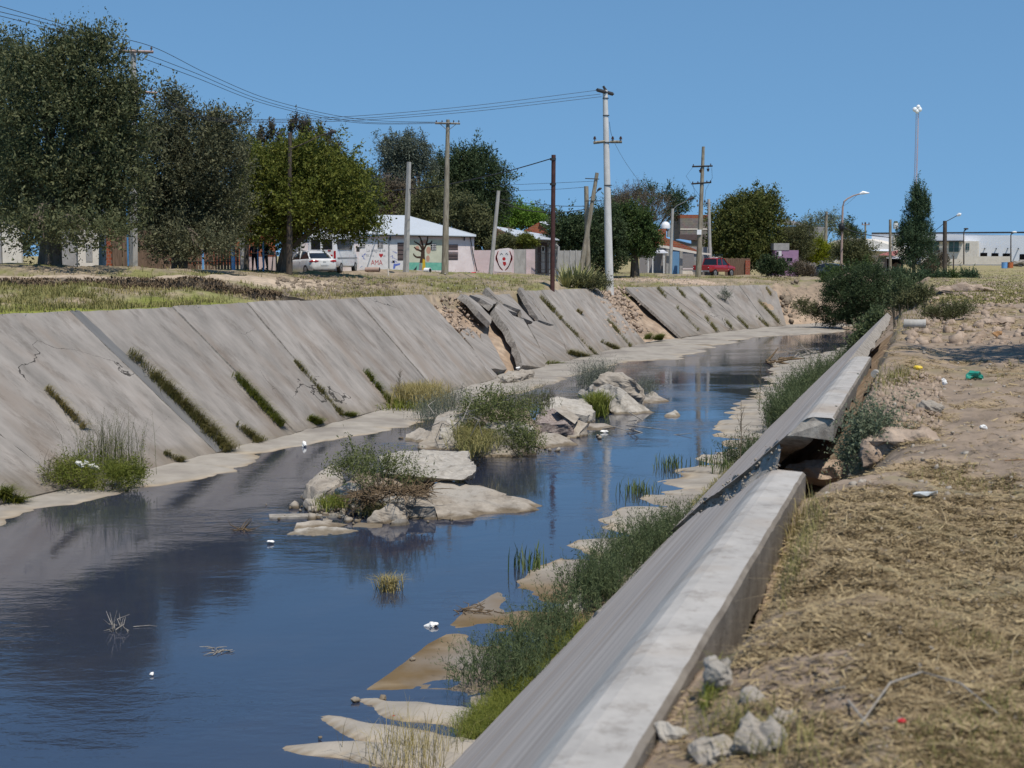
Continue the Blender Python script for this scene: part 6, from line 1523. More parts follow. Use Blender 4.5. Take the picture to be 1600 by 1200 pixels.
# brick house behind it
B = Facade('house', "brown brick house with a sloping sheet roof and white porch door", 'house', (752, 427, 112), (876, 428, 110)); f = B
f.poly('wall', 'brick_brown', [(757, 427), (754, 375), (765, 354), (812, 372), (812, 428)], 1.2, 5, back=1.2)
f.box('wall', 'wall_grey', (812, 374), (866, 428), .9, 5, z0=-.3)
f.slopes('roof', 'sheet_roof', [(811, 371.5, -.6), (874, 374.5, -.6), (862, 368, 2.5), (768, 352.5, 3.0)])
f.box('band', 'wall_cream', (757, 374.5), (811, 378), 1.12, 1.19, back=1.15)
d = f.box('door', 'door_white', (840.5, 384), (846.5, 426), .86, .9); f.box('door_pane', 'glass_dark', (842.5, 386), (845, 392), .84, .86, d)
f.box('door', 'door_white', (852.5, 388), (857, 426), .86, .9); f.box('doorway', 'shutter_brown', (835, 379), (850, 427), .87, .89)
P_ = Facade('iron_gate', "dark iron gate between the garden wall and the rusty red post", 'gate', (836, 427, 103.5), (873, 428, 103)); f = P_
for y in (396, 409, 421): f.box('rail', 'dark_metal', (836, y), (873, y + .8), -.02, .02)
for i in range(16): f.box('gate_bar', 'dark_metal', (836.5 + i * 2.3, 394), (836.9 + i * 2.3, 426), -.015, .015)
P_ = Facade('panel_fence', "grey concrete panel fence behind the agave plants", 'fence', (873, 428, 106), (912, 428, 106)); f = P_
for i in range(4): f.box('panel', 'fence_concrete', (874 + i * 9, 391.5), (882.3 + i * 9, 428), 0, .08, z0=-.3)
for i in range(5): f.box('fence_post', 'pole_concrete', (872.6 + i * 9, 390.5), (874 + i * 9, 428), -.05, .12, z0=-.3)
g_ = gnd(870, 92); tag(MB().tube([g_, at(873, 385, 92)], .07, 7).tube([at(872, 385, 92), at(868.5, 381.5, 92)], .05, 6).build('fence_stay', 'pole_concrete'), "white slanting post leaning at the panel fence's left end", 'post')
# tiled roofs farther back
B = Facade('house', "distant house with orange brick gable under a small white roof", 'house', (792, 392, 150), (860, 392, 150)); f = B
f.poly('wall', 'brick_orange', [(815, 392), (815, 362), (842, 347.5), (862, 366), (890, 392)], 0, 6); f.slopes('roof', 'sheet_white', [(843, 346.5, -.3), (852, 346, 5), (884, 352, 5), (862, 353.5, -.3)])
B = Facade('house', "distant greenish grey gabled house with a brick chimney", 'house', (870, 395, 165), (925, 395, 165)); f = B
f.poly('wall', 'wall_grey', [(858, 396), (862, 360), (880, 353), (922, 364), (924, 396)], 0, 6); f.box('chimney', 'brick_orange', (894.5, 345.5), (902.5, 358), 1, 2)
# orange brick house with the porch
B = Facade('house', "orange brick house with a cream fascia and dark shop shutters", 'house', (1015, 428, 140), (1112, 430, 140)); f = B
f.poly('wall', 'brick_orange', [(1013, 384), (1013, 361), (1041, 357), (1041, 371.5), (1081, 387), (1093, 393), (1095, 395), (1018, 384)], .4, 6, back=.4)
f.box('wall', 'wall_grey', (1014, 386), (1112, 430), .6, 6, z0=-.3, back=.6)
f.poly('fascia', 'wall_cream', [(1028, 382), (1055, 386.5), (1095, 394.5), (1111, 396), (1111, 398.5), (1090, 397), (1050, 390), (1028, 385.5)], -1.2, .2, back=-1.1)
f.slopes('porch_roof', 'sheet_white', [(1021, 394.5, -1.3), (1044, 394.5, -1.3), (1037, 390.5, .4), (1026, 390.5, .4)])
for x0, x1, y0 in ((999, 1040, 396), (1049, 1061, 393), (1065, 1084, 396), (1093, 1110, 400)): f.box('shutter', 'sheet_dark' if x0 != 1049 else 'sheet_blue', (x0, y0), (x1, 430), .5, .56, back=.55)
for x in (1012, 1019, 1036.5): f.box('porch_post', 'door_white', (x, 396), (x + 1.6, 429), -1.2, -1.05, z0=-.2, back=-1.1)
for x in (1041, 1062): f.box('pier', 'wall_grey', (x, 390), (x + 4, 429), -.6, -.2, z0=-.2, back=-.4)
f.box('low_wall', 'wall_white', (1065, 419), (1083, 421), -.6, -.3, back=-.4); f.box('low_wall', 'wall_cream', (1065, 421), (1083, 430), -.55, -.35, back=-.4)
f.slopes('roof', 'sheet_blue', [(1056, 374, 3), (1080, 380, 3), (1080, 376, 8), (1062, 373.5, 8)])
tk = thing('water_tank', "pale domed water tank on a grey stand above the orange brick house", 'water tank', at(1040, 357, 150))
k = 150 / F; MB().tube([(0, 0, 0), (0, 0, 5 * k), (0, 0, 8 * k), (0, 0, 10.5 * k)], [7 * k, 7 * k, 5.5 * k, 2.5 * k], 14).build('tank', 'white_plastic', tk, smooth=True)
MB().box(3 * k, 9 * k, -3 * k, 6 * k, -13 * k, -1 * k).build('stand', 'wall_grey', tk); MB().box(-6 * k, 3 * k, 0 * k, 6 * k, -4 * k, -.2 * k).build('slab_base', 'wall_grey', tk)
B = Facade('house', "unfinished two storey grey block house with a red brick top course", 'house', (1062, 400, 165), (1112, 400, 165)); f = B
f.box('wall', 'block_grey', (1063, 341), (1112, 400), 0, 7); f.box('brick_course', 'brick_orange', (1063, 335.5), (1112, 341), .05, 6.9)
f.box('beam', 'wall_cream', (1063, 357), (1112, 359), -.04, 0); f.box('wall', 'shutter_brown', (1061, 366.5), (1100, 375), -.3, -.02)
# dark gabled house and the purple one
B = Facade('house', "dark grey two storey house with a low sloping sheet roof", 'house', (1215, 410, 172), (1258, 410, 170)); f = B
f.box('wall', 'sheet_dark', (1212, 354), (1257, 410), 0, 7, z0=-1); f.slopes('roof', 'sheet_dark', [(1212, 349, -.8), (1265, 354, -.8), (1245, 346.5, 4), (1215, 340, 4)])
B = Facade('house', "small purple fronted house with a grey parapet", 'house', (1208, 432, 146), (1250, 432, 146)); f = B
f.box('wall', 'wall_purple', (1211, 391), (1247, 432), 0, 5, z0=-.5); f.box('parapet', 'wall_grey', (1209, 380), (1233, 391), -.05, 5); f.box('window', 'glass_dark', (1229.5, 403), (1238, 408), -.03, .02); f.box('window', 'glass_dark', (1219, 403), (1226, 409), -.03, .02)
f.box('wall_patch', 'paint_white', (1214, 392), (1221, 400), -.02, .01); f.box('wall_patch', 'black', (1213.5, 393), (1216.5, 399), -.03, -.01)
P_ = Facade('plank_fence', "dark plank fence under the largest far tree", 'fence', (1133, 432, 146), (1172, 432, 146)); f = P_
for i in range(14): f.box('plank', 'fence_wood', (1133 + i * 2.8, 403 + (i % 3) * .5), (1135.6 + i * 2.8, 432), 0, .06, z0=-.2)
f.box('gate_post', 'brick_orange', (1164.5, 406), (1171, 432), -.2, .3, z0=-.2)
P_ = Facade('board_fence', "pale worn board fence left of the far parked car", 'fence', (1258, 433, 150), (1276, 433, 150)); f = P_
for i in range(6): f.box('plank', 'deadwood', (1262 + i * 2.2, 410 + (i % 2) * 1.0), (1263.8 + i * 2.2, 433), 0, .08, z0=-.3)
# arched warehouse
B = Facade('warehouse', "cream warehouse with a broad arched roof", 'warehouse', (1286, 410, 230), (1402, 410, 225)); f = B
arc = [(1287, 391), (1292, 380), (1303, 376.5), (1318, 373), (1334, 372), (1352, 373), (1370, 376.5), (1388, 382), (1400, 387), (1401, 410), (1287, 410)]
f.poly('wall', 'wall_cream', arc, 0, 22); f.slopes('canopy', 'sheet_white', [(1343, 391, -3), (1402, 392.5, -3), (1402, 389, 0), (1343, 390, 0)])
B = Facade('block_shed', "grey concrete block shed with a lean to carport", 'shed', (1350, 434, 150), (1412, 434, 150)); f = B
f.poly('wall', 'block_grey', [(1350, 434), (1350, 400), (1358, 397.5), (1386, 401.5), (1386, 434)], 0, 5); w = f.box('window', 'glass_dark', (1358.5, 412.5), (1371, 416), -.03, .02); f.box('window_frame', 'wall_grey', (1363, 412.3), (1364.5, 416.2), -.05, -.02, w)
f.slopes('roof', 'sheet_red', [(1374, 398, -.3), (1400, 399, -.3), (1404, 391, 5), (1382, 395, 5)]); f.slopes('carport_roof', 'sheet_white', [(1385, 402.5, -.6), (1410, 404, -.6), (1410, 401.5, 4), (1386, 400.5, 4)])
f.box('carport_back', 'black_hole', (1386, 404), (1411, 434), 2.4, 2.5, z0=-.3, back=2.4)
for i in range(6): f.box('plank', 'fence_wood', (1396 + i * 2.1, 413 - min(i, 5 - i) * 1.3), (1397.9 + i * 2.1, 434), .4, .46, z0=-.3)
B = Facade('water_tower', "white water tank on a pale tower left of the poplar", 'water tower', (1395, 410, 210), (1406, 410, 210)); f = B
f.box('tower', 'wall_cream', (1396.5, 368), (1405.5, 412), 0, .8)
k = 210 / F; u, v = f.uv(1401, 356.5); MB().cyl((u, .5, v - 0.1), (u, .5, v + 8 * k), 4 * k, 4 * k, 14).build('tank', 'white_plastic', f.t, smooth=True); MB().cyl((u, .5, v + 8 * k), (u, .5, v + 11 * k), 3.6 * k, 2.6 * k, 10).build('tank_lid', 'leaf_grey', f.t)
# factory
B = Facade('factory', "long white factory with ribbed cladding and dark loading openings", 'factory', (1362, 413, 235), (1640, 414, 225)); f = B
f.poly('cladding', 'sheet_white', [(1362, 413), (1362, 363.5), (1455, 364.5), (1640, 369), (1640, 413)], 0, 30)
f.box('roof_edge', 'dark_metal', (1362, 363.3), (1640, 364.2), -.1, 0)
f.box('office_block', 'wall_cream', (1440, 377), (1527, 413), -3, -.02, z0=-1, back=-3); f.poly('office_block', 'wall_factory', [(1440, 366), (1506, 366.5), (1506, 376.6), (1440, 376)], -3.3, 3.2, back=-3.3)
f.box('eave', 'dark_metal', (1440, 376), (1506, 377.6), -3.9, -3.35, back=-3.4)
for x0, x1, y0, y1 in ((1450, 1467, 377.5, 393.5), (1483, 1498, 377.8, 393.5), (1509.3, 1514.5, 380, 390.5)):
    w = f.box('window', 'glass_green', (x0, y0), (x1, y1), -3.1, -2.98, back=-3)
    f.box('window_frame', 'grey_metal', ((x0 + x1) / 2 - .3, y0), ((x0 + x1) / 2 + .3, y1), -3.16, -3.1, w, back=-3); f.box('window_frame', 'grey_metal', (x0, (y0 + y1) / 2), (x1, (y0 + y1) / 2 + .5), -3.17, -3.11, w, back=-3)
for x0, x1, y0, y1 in ((1532, 1542.5, 395, 400.5), (1549.5, 1560, 395.5, 400.5), (1567, 1578, 396, 403), (1593.5, 1605, 397, 409)): f.box('loading_opening', 'black_hole', (x0, y0), (x1, y1), -.06, 0)
for x in (1538, 1556, 1574, 1590.5): f.box('wall_light', 'dark_metal', (x, 387.5), (x + 1.6, 388.8), -.9, 0)
f.box('screen_wall', 'wall_cream', (1505.5, 400.5), (1578, 413.5), -6, -5.8, z0=-.8, back=-6)
P_ = Facade('block_wall', "low grey boundary wall in front of the factory", 'wall', (1470, 414, 205), (1570, 415, 205)); f = P_
f.box('wall', 'wall_grey', (1470, 413), (1568, 418), 0, .2, z0=-1)
# yards at the left
B = Facade('house', "whitewashed wall glimpsed behind the huge elm's trunk", 'wall', (-20, 410, 92), (170, 414, 92)); f = B
f.box('wall', 'wall_cream', (2, 345), (34, 412), 0, .3, z0=-.5); f.box('wall', 'wall_grey', (-60, 335), (2, 412), .1, .4, z0=-.5); f.box('wall', 'wall_grey', (84, 360), (126, 412), .4, .7, z0=-.5); f.box('wall', 'wall_cream', (120, 340), (160, 412), .0, .3, z0=-.5); f.box('shutter', 'wall_grey', (134, 381), (145, 409), -.03, .02)  # some stretches of the white wall coloured grey for the elm's shade
B = Facade('brick_wall', "orange brick wall end glimpsed between the two concrete poles", 'wall', (163, 414, 86), (205, 416, 86)); f = B
f.box('wall', 'brick_orange', (163, 350), (174, 414), 0, .3, z0=-.5); f.box('door', 'fence_wood', (174, 355), (190, 414), .05, .2, z0=-.5); f.box('wall', 'fence_wood', (190, 360), (262, 416), .1, .3, z0=-.5)
P_ = Facade('board_fence', "brown board fence behind the blue posts", 'fence', (255, 418, 86), (378, 422, 86)); f = P_
for i in range(24): f.box('plank', 'fence_wood', (256 + i * 4.9, 386 + (i % 4) * .7), (260.3 + i * 4.9, 421), 0, .06, z0=-.3)
for y in (392, 408): f.box('rail', 'dark_metal', (256, y), (374, y + 1.2), -.06, -.01)
B = Facade('brick_wall', "orange brick wall with a concrete pier behind the two people", 'wall', (376, 421, 88), (440, 424, 88)); f = B
f.box('wall', 'brick_orange', (384, 345), (430, 401), 0, .25); f.box('wall', 'wall_pink', (384, 401), (430, 424), 0.01, .24, z0=-.3); f.box('pier', 'pole_concrete', (374.5, 350), (384, 422), -.12, .2, z0=-.3)
B = Facade('brick_wall', "strip of brick wall seen above the board fence", 'wall', (262, 400, 92), (376, 400, 92)); f = B
f.box('wall', 'brick_orange', (262, 360), (376, 402), 0, .25, z0=-.6)
# ------------------------------------------------------------------ street furniture and people at the left
def post(label, px, py, d, r, m, name='post', n=12):
    g = gnd(px, d, -.1); tp = at(px, py, d)
    t = thing(name, label, 'post', g); MB().cyl((0, 0, 0), (0, 0, tp.z - g.z), r, r, n).build('shaft', m, t, smooth=True)
    return t, tp - g
plain('post_blue', (.16, .36, .66), .5)
t, tp = post("thick bright blue post with a white cap by the board fence", 365, 366, 80, .105, 'post_blue'); MB().ball((0, 0, tp.z), .11, 5, (1, 1, .7)).build('cap', 'white_plastic', t)
MB().tube([(0, 0, tp.z - .1), (-.25, 0, tp.z - .14), (-.45, 0, tp.z - .1)], .035, 6).build('arm', 'black', t)
post("slim blue post in front of the board fence, leftmost", 317.5, 380, 82, .07, 'post_blue')
post("slim pale blue post beside the person in navy", 403.5, 376, 80.5, .045, 'blue_paint'); post("slim pale blue post standing between the two people", 412, 376, 80, .05, 'blue_paint')
def person(label, px, d, h, face, cl, seed, pose):
    """standing figure: one skinned body, hair and clothing as children"""
    g = gnd(px, d, 0.0); t = thing('person', label, 'person', g, face)
    s = h / 1.72
    J = {'pel': (0, 0, .95), 'ch': (0, .01, 1.25), 'nk': (0, .02, 1.45), 'hd': (0, -.01, 1.56), 'hd2': (0, -.02, 1.67),
         'ls': (-.19, .02, 1.40), 'rs': (.19, .02, 1.40), 'lh': (-.09, 0, .90), 'rh': (.09, 0, .90),
         'lk': (-.10, -.03, .50), 'rk': (.11, -.03, .50), 'la': (-.11, .03, .09), 'ra': (.13, .03, .09), 'lt': (-.12, -.13, .035), 'rt': (.15, -.13, .035)}
    J.update(pose)
    R = {'pel': .135, 'ch': .135, 'nk': .055, 'hd': .078, 'hd2': .085, 'ls': .065, 'rs': .065, 'le': .044, 're': .044, 'lw': .03, 'rw': .03, 'lf': .032, 'rf': .032, 'lh': .095, 'rh': .095, 'lk': .06, 'rk': .06, 'la': .04, 'ra': .04, 'lt': .038, 'rt': .038}
    Ed = [('pel', 'ch'), ('ch', 'nk'), ('nk', 'hd'), ('hd', 'hd2'), ('ch', 'ls'), ('ls', 'le'), ('le', 'lw'), ('lw', 'lf'), ('ch', 'rs'), ('rs', 're'), ('re', 'rw'), ('rw', 'rf'), ('pel', 'lh'), ('lh', 'lk'), ('lk', 'la'), ('la', 'lt'), ('pel', 'rh'), ('rh', 'rk'), ('rk', 'ra'), ('ra', 'rt')]
    def skin(name, keys, edges, m, grow, root):
        me = bpy.data.meshes.new(name); ks = list(keys)
        me.from_pydata([tuple(Vector(J[k]) * s) for k in ks], [(ks.index(a), ks.index(b)) for a, b in edges], [])
        me.materials.append(M_(m)); o = link(bpy.data.objects.new(name, me), t)
        md = o.modifiers.new('Skin', 'SKIN'); md.use_smooth_shade = True
        for k, v in zip(ks, me.skin_vertices[0].data): v.radius = (R[k] * s * grow,) * 2; v.use_root = (k == root)
        o.modifiers.new('Sub', 'SUBSURF').levels = 1; o.modifiers['Sub'].render_levels = 2
        return o
    skin('body', J.keys(), Ed, 'skin', 1.0, 'pel')
    top = [k for k in J if k in ('pel', 'ch', 'ls', 'rs', 'le', 're', 'lw', 'rw')]
    skin('jacket', top, [e for e in Ed if e[0] in top and e[1] in top], cl[0], 1.22, 'pel')
    leg = [k for k in J if k in ('pel', 'lh', 'rh', 'lk', 'rk', 'la', 'ra')]
    skin('trousers', leg, [e for e in Ed if e[0] in leg and e[1] in leg], cl[1], 1.18, 'pel')
    MB().ball(Vector(J['hd2']) * s + Vector((0, .018, .022)), .098 * s, 7, (.95, 1.08, .95)).build('hair', 'black', t, smooth=True)
    MB().ball(Vector(J['hd']) * s + Vector((0, -.095, .03)), .018 * s, 4).build('nose', 'skin', t, smooth=True)
    for a in ('l', 'r'): MB().ball(Vector(J[a + 't']) * s + Vector((0, .06, .005)), .075 * s, 5, (.6, 1.6, .6)).build('shoe', 'black', t, smooth=True)
    return t
plain('skin', (.36, .20, .14), .6); plain('cloth_navy', (.018, .022, .045), .9, .1); plain('cloth_dark', (.02, .02, .026), .9, .1)
person("person in dark navy clothes leaning toward the pale blue posts", 398, 81.2, 1.62, radians(10), ('cloth_navy', 'cloth_dark'), 1,
       {'nk': (.07, .02, 1.43), 'hd': (.10, -.01, 1.54), 'hd2': (.11, -.02, 1.65), 'le': (-.26, -.02, 1.12), 'lw': (-.25, -.06, .86), 'lf': (-.24, -.08, .76), 're': (.28, -.08, 1.15), 'rw': (.30, -.22, 1.30), 'rf': (.30, -.27, 1.38)})
person("person in dark clothes standing right of the pale blue posts, arm raised", 414.5, 81.5, 1.66, radians(-25), ('cloth_dark', 'cloth_navy'), 2,
       {'le': (-.30, -.1, 1.18), 'lw': (-.36, -.22, 1.38), 'lf': (-.38, -.26, 1.47), 're': (.26, 0, 1.12), 'rw': (.24, -.1, .88), 'rf': (.23, -.13, .79)})
g = gnd(425, 81); t = thing('table', "rough stand with a pale plank top beside the two people", 'table', g)
MB().box(-.36, .36, -.25, .25, .86, .93).build('tabletop', 'deadwood', t); MB().tube([(.02, -.15, 0), (.1, -.12, .86)], [.045, .03], 6).build('leg', 'deadwood', t); MB().tube([(.26, .1, 0), (.24, .1, .86)], [.05, .04], 6).build('leg', 'twig', t); MB().tube([(-.26, .1, 0), (-.26, .1, .86)], [.05, .04], 6).build('leg', 'twig', t)
crumple('white_bag', "crumpled white bag lying on the rough stand", g + Vector((.02, 0, 1.02)), .2, 'foam', 'bag', 14, (1.2, .8, .6))

# ------------------------------------------------------------------ vehicles
def wheel(t, x, y, r, w, z=None):
    wh = MB().cyl((x, y - w / 2, r), (x, y + w / 2, r), r, r, 22).build('wheel', 'black', t, smooth=True)
    sgn = -1 if y < 0 else 1
    MB().cyl((x, y + sgn * (w / 2 - .005), r), (x, y + sgn * (w / 2 + .012), r), r * .64, r * .6, 18).build('rim', 'grey_metal', wh, smooth=True)
    MB().cyl((x, y + sgn * (w / 2 + .01), r), (x, y + sgn * (w / 2 + .025), r), r * .16, r * .14, 10).build('hub', 'dark_metal', wh, smooth=True)
def section(x, hw, zb, zs, zt, tw=None):
    """closed ring across a vehicle at length x: half width hw, sill zb, shoulder zs, top zt with half width tw"""
    tw = hw * .9 if tw is None else tw
    q = [(hw * .86, zb), (hw * .97, zb + .10), (hw, (zb + zs) / 2), (hw * .985, zs), ((hw + tw) / 2, zs + (zt - zs) * .55), (tw, zt - .02), (tw * .75, zt)]
    return [Vector((x, y, z)) for y, z in q] + [Vector((x, -y, z)) for y, z in reversed(q)]
def paint(name, c, flake=.35):
    m = plain(name, c, .28, .5); m.node_tree.nodes['Principled BSDF'].inputs['Coat Weight'].default_value = flake; return m
paint('paint_carwhite', (.72, .72, .71)); paint('paint_vanwhite', (.72, .73, .74)); paint('paint_carred', (.34, .012, .018), .6); paint('paint_cargrey', (.05, .06, .075), .6)
plain('tail_red', (.38, .01, .015), .2); plain('plate', (.62, .64, .66), .4); plain('plastic_dark', (.03, .03, .032), .6)
def sedan(label, px, d, head, pm, name='sedan', hatch=False, cat='car'):
    g = gnd(px, d, 0); t = thing(name, label, cat, g, head)
    # +X is the nose
    b = MB(); b.loft([section(x, hw, zb, zs, zt, tw) for x, hw, zb, zs, zt, tw in
        [(-2.18, .70, .38, .78, .90, .60), (-2.10, .80, .30, .82, .98, .72), (-1.85, .86, .25, .84, 1.02, .78), (-1.2, .88, .22, .84, 1.0, .80), (-.4, .88, .2, .84, .97, .8), (.5, .88, .2, .82, .95, .8), (1.2, .87, .22, .78, .90, .76), (1.8, .83, .26, .70, .78, .70), (2.12, .68, .34, .58, .66, .55)]])
    body = b.build('body', pm, t, smooth=True)
    rf = -1.95 if hatch else -1.72
    c = MB(); c.loft([section(x, hw, .90, .98, zt, tw) for x, hw, zt, tw in [(rf, .72, 1.0, .66), (rf + .45, .76, 1.33, .58), (-.75, .78, 1.455, .57), (-.1, .78, 1.465, .57), (.45, .77, 1.34, .57), (1.05, .74, .96, .66)]])
    c.build('cabin', 'glass_dark', t, smooth=True)
    r_ = MB(); r_.loft([[Vector((x, y, z)) for y, z in ((hw, zt - .03), (hw * .8, zt + .015), (-hw * .8, zt + .015), (-hw, zt - .03))] for x, hw, zt in [(rf + .5, .57, 1.34), (-.75, .585, 1.465), (-.1, .585, 1.475), (.42, .575, 1.36)]]); r_.build('roof', pm, t, smooth=True)
    for s_ in (-1, 1):
        for x0, x1, z0, z1 in ((rf + .02, rf + .55, .98, 1.36), (-.30, -.18, .97, 1.46), (.42, 1.0, 1.36, .97)):
            MB().tube([(x0, s_ * .735, z0), ((x0 + x1) / 2, s_ * .69, (z0 + z1) / 2 + .02), (x1, s_ * .60, z1)] if x0 < 0.3 and x0 > -1 or x0 < -1 else [(x0, s_ * .60, z0), ((x0 + x1) / 2, s_ * .68, (z0 + z1) / 2 + .02), (x1, s_ * .72, z1)], .045, 6).build('pillar', pm, t)
        MB().tube([(rf + .55, s_ * .52, 1.40), (-.1, s_ * .54, 1.52), (.3, s_ * .53, 1.44)], .018, 5).build('roof_rail', 'grey_metal', t)
        MB().tube([(-2.17, s_ * .38, .86), (-2.16, s_ * .6, .87), (-2.06, s_ * .76, .85), (-1.9, s_ * .855, .83)], [.03, .075, .085, .03], 8).build('taillight', 'tail_red', t, smooth=True)
        MB().box(-.62, -.42, s_ * .885 - .02, s_ * .885 + .02, .80, .83).build('door_handle', pm, t)
        MB().ball((.55, s_ * .95, 1.0), .1, 5, (.6, 1, .7)).build('mirror', pm, t, smooth=True)
        for x in (-1.35, 1.3): wheel(t, x, s_ * .80, .31, .2)
    MB().box(-2.205, -2.18, -.26, .26, .60, .72).build('number_plate', 'plate', t); MB().box(-2.15, -2.0, -.7, .7, .28, .36).build('bumper', 'plastic_dark', t)
    MB().box(-2.195, -2.17, -.1, .1, .80, .83).build('badge', 'grey_metal', t)
    return t
sedan("white sedan with red tail lights parked under the yellow green tree", 484, 87.5, radians(122), 'paint_carwhite')
def van(label, px, d, head):
    g = gnd(px, d, 0); t = thing('van', label, 'van', g, head); pm = 'paint_vanwhite'
    b = MB(); b.loft([section(x, hw, zb, zs, zt, tw) for x, hw, zb, zs, zt, tw in [(-2.95, .94, .42, 1.3, 2.50, .80), (-2.88, .98, .38, 1.35, 2.60, .84), (0, .99, .36, 1.35, 2.62, .85), (1.5, .98, .36, 1.3, 2.5, .82), (2.1, .96, .38, 1.2, 1.75, .8), (2.75, .88, .42, .9, 1.15, .75)]])
    b.build('body', pm, t, smooth=True)
    for s_ in (-1, 1):
        dr = MB().box(-2.985, -2.955, *( (.02, .80) if s_ > 0 else (-.80, -.02)), .62, 2.35).build('rear_door', pm, t, bevel=.02)
        MB().box(-3.0, -2.984, *((.09, .72) if s_ > 0 else (-.72, -.09)), 1.55, 2.2).build('window', 'glass_dark', dr)
        MB().box(-3.0, -2.95, s_ * .88 - .07, s_ * .88 + .07, .95, 1.45).build('taillight', 'tail_red', t, bevel=.02); MB().box(-3.01, -2.95, s_ * .88 - .05, s_ * .88 + .05, .82, .94).build('reflector', 'plate', t)
        MB().prism([(-2.6, s_ * .985, 1.55), (.9, s_ * .985, 1.55), (.9, s_ * .93, 2.25), (-2.6, s_ * .93, 2.25)], (0, s_ * .015, 0)).build('side_window', 'glass_dark', t)
        MB().box(-2.7, 2.2, s_ * .99 - .01, s_ * .99 + .012, .95, 1.02).build('trim_strip', 'grey_metal', t)
        mr = MB().box(1.55, 1.75, s_ * 1.2 - .1, s_ * 1.2 + .1, 1.4, 1.75).build('mirror', 'plastic_dark', t, bevel=.03)
        for x in (-1.75, 1.85): wheel(t, x, s_ * .86, .35, .22)
    MB().box(-3.004, -2.985, -.75, -.12, 1.12, 1.2).build('reflective_strip', 'tail_red', t); MB().box(-3.06, -2.93, -.9, .9, .42, .6).build('bumper', 'plastic_dark', t, bevel=.03)
    MB().box(-3.006, -2.985, -.62, -.42, 1.42, 1.5).build('badge', 'tail_red', t); MB().box(-3.02, -2.985, .06, .22, 1.32, 1.37).build('door_handle', 'plastic_dark', t)
    return t
van("white passenger van seen from behind under the yellow green tree", 523, 97, radians(81))
def pickup(label, px, d, head):
    g = gnd(px, d, 0); t = thing('pickup', label, 'pickup truck', g, head); pm = 'paint_carred'
    b = MB(); b.loft([section(x, hw, zb, zs, zt, tw) for x, hw, zb, zs, zt, tw in [(-2.62, .90, .55, 1.05, 1.14, .86), (-2.5, .92, .52, 1.05, 1.16, .88), (-.9, .93, .5, 1.05, 1.16, .88), (.9, .93, .5, 1.05, 1.16, .88), (1.7, .92, .5, 1.0, 1.12, .84), (2.5, .86, .52, .9, 1.0, .75)]])
    b.build('body', pm, t, smooth=True)
    c = MB(); c.loft([section(x, hw, 1.1, 1.2, zt, tw) for x, hw, zt, tw in [(-1.0, .84, 1.2, .80), (-.82, .84, 1.76, .68), (-.2, .84, 1.82, .68), (.55, .84, 1.78, .66), (1.25, .82, 1.16, .76)]]); c.build('cabin', 'glass_dark', t, smooth=True)
    MB().loft([[Vector((x, y, z)) for y, z in ((hw, zt - .03), (hw * .8, zt + .02), (-hw * .8, zt + .02), (-hw, zt - .03))] for x, hw, zt in [(-.86, .69, 1.76), (-.2, .70, 1.83), (.55, .68, 1.79)]]).build('roof', pm, t, smooth=True)
    MB().box(-2.4, -1.05, -.72, .72, 1.145, 1.20).build('bed_cover', 'plastic_dark', t, bevel=.02)
    tg = MB().box(-2.66, -2.6, -.74, .74, .66, 1.12).build('tailgate', pm, t, bevel=.02); MB().box(-2.675, -2.655, -.12, .12, .92, 1.0).build('handle', 'plastic_dark', tg)
    for s_ in (-1, 1):
        MB().box(-2.67, -2.56, s_ * .83 - .075, s_ * .83 + .075, .80, 1.10).build('taillight', 'tail_red', t, bevel=.02); MB().box(-2.68, -2.6, s_ * .83 - .05, s_ * .83 + .05, .9, .98).build('reflector', 'plate', t)
        for x0, x1, z0, z1, y0, y1 in ((-1.0, -.84, 1.14, 1.78, .82, .69), (-.05, -.02, 1.16, 1.82, .83, .69), (1.2, .58, 1.17, 1.78, .80, .68)): MB().tube([(x0, s_ * y0, z0), (x1, s_ * y1, z1)], .05, 6).build('pillar', pm, t)
        MB().tube([(-.7, s_ * .62, 1.86), (.4, s_ * .62, 1.88)], .02, 5).build('roof_rail', 'grey_metal', t); MB().ball((1.0, s_ * .98, 1.2), .12, 5, (.6, 1, .8)).build('mirror', pm, t, smooth=True)
        for x in (-1.55, 1.6): wheel(t, x, s_ * .84, .39, .24)
    MB().box(-2.8, -2.6, -.88, .88, .50, .66).build('bumper', 'grey_metal', t, bevel=.03); MB().box(-2.82, -2.79, -.26, .26, .52, .63).build('number_plate', 'plate', t)
    MB().box(-.4, 0, -.3, .3, 1.86, 1.93).build('roof_light', 'white_plastic', t)
    return t
pickup("dark red pickup truck parked under the largest far tree", 1117, 139, radians(52))
sedan("dark blue grey car half hidden by bushes at the far right", 1291, 142, radians(140), 'paint_cargrey', 'hatchback', True)
# ------------------------------------------------------------------ small things in front of the houses
def drum(label, px, d, m, r=.2, L=.55, ang=0.0, name='drum', cat='drum', z=None, vert=False):
    g = gnd(px, d, 0); t = thing(name, label, cat, g, ang)
    ax = Vector((0, 0, 1)) if vert else Vector((1, 0, 0)); p = Vector((0, 0, 0 if vert else r))
    MB().cyl(p - (Vector() if vert else ax * L / 2), p + (ax * L if vert else ax * L / 2), r, r, 16).build('shell', m, t, smooth=True)
    q = p + (ax * L if vert else ax * L / 2); MB().cyl(q, q + ax * .006, r * .82, r * .82, 14).build('opening', 'black_hole', t)
    MB().cyl(q - ax * .05, q + ax * .004, r * 1.04, r * 1.04, 16).build('rim', m, t)
    return t
drum("white pipe end lying in front of the painted tree mural", 668, 92.5, 'white_plastic', .17, .4, radians(-30), 'pipe', 'pipe')
drum("red bucket lying on its side by the white house's right corner", 740, 97, 'red_plastic', .14, .3, radians(-25), 'bucket', 'bucket')
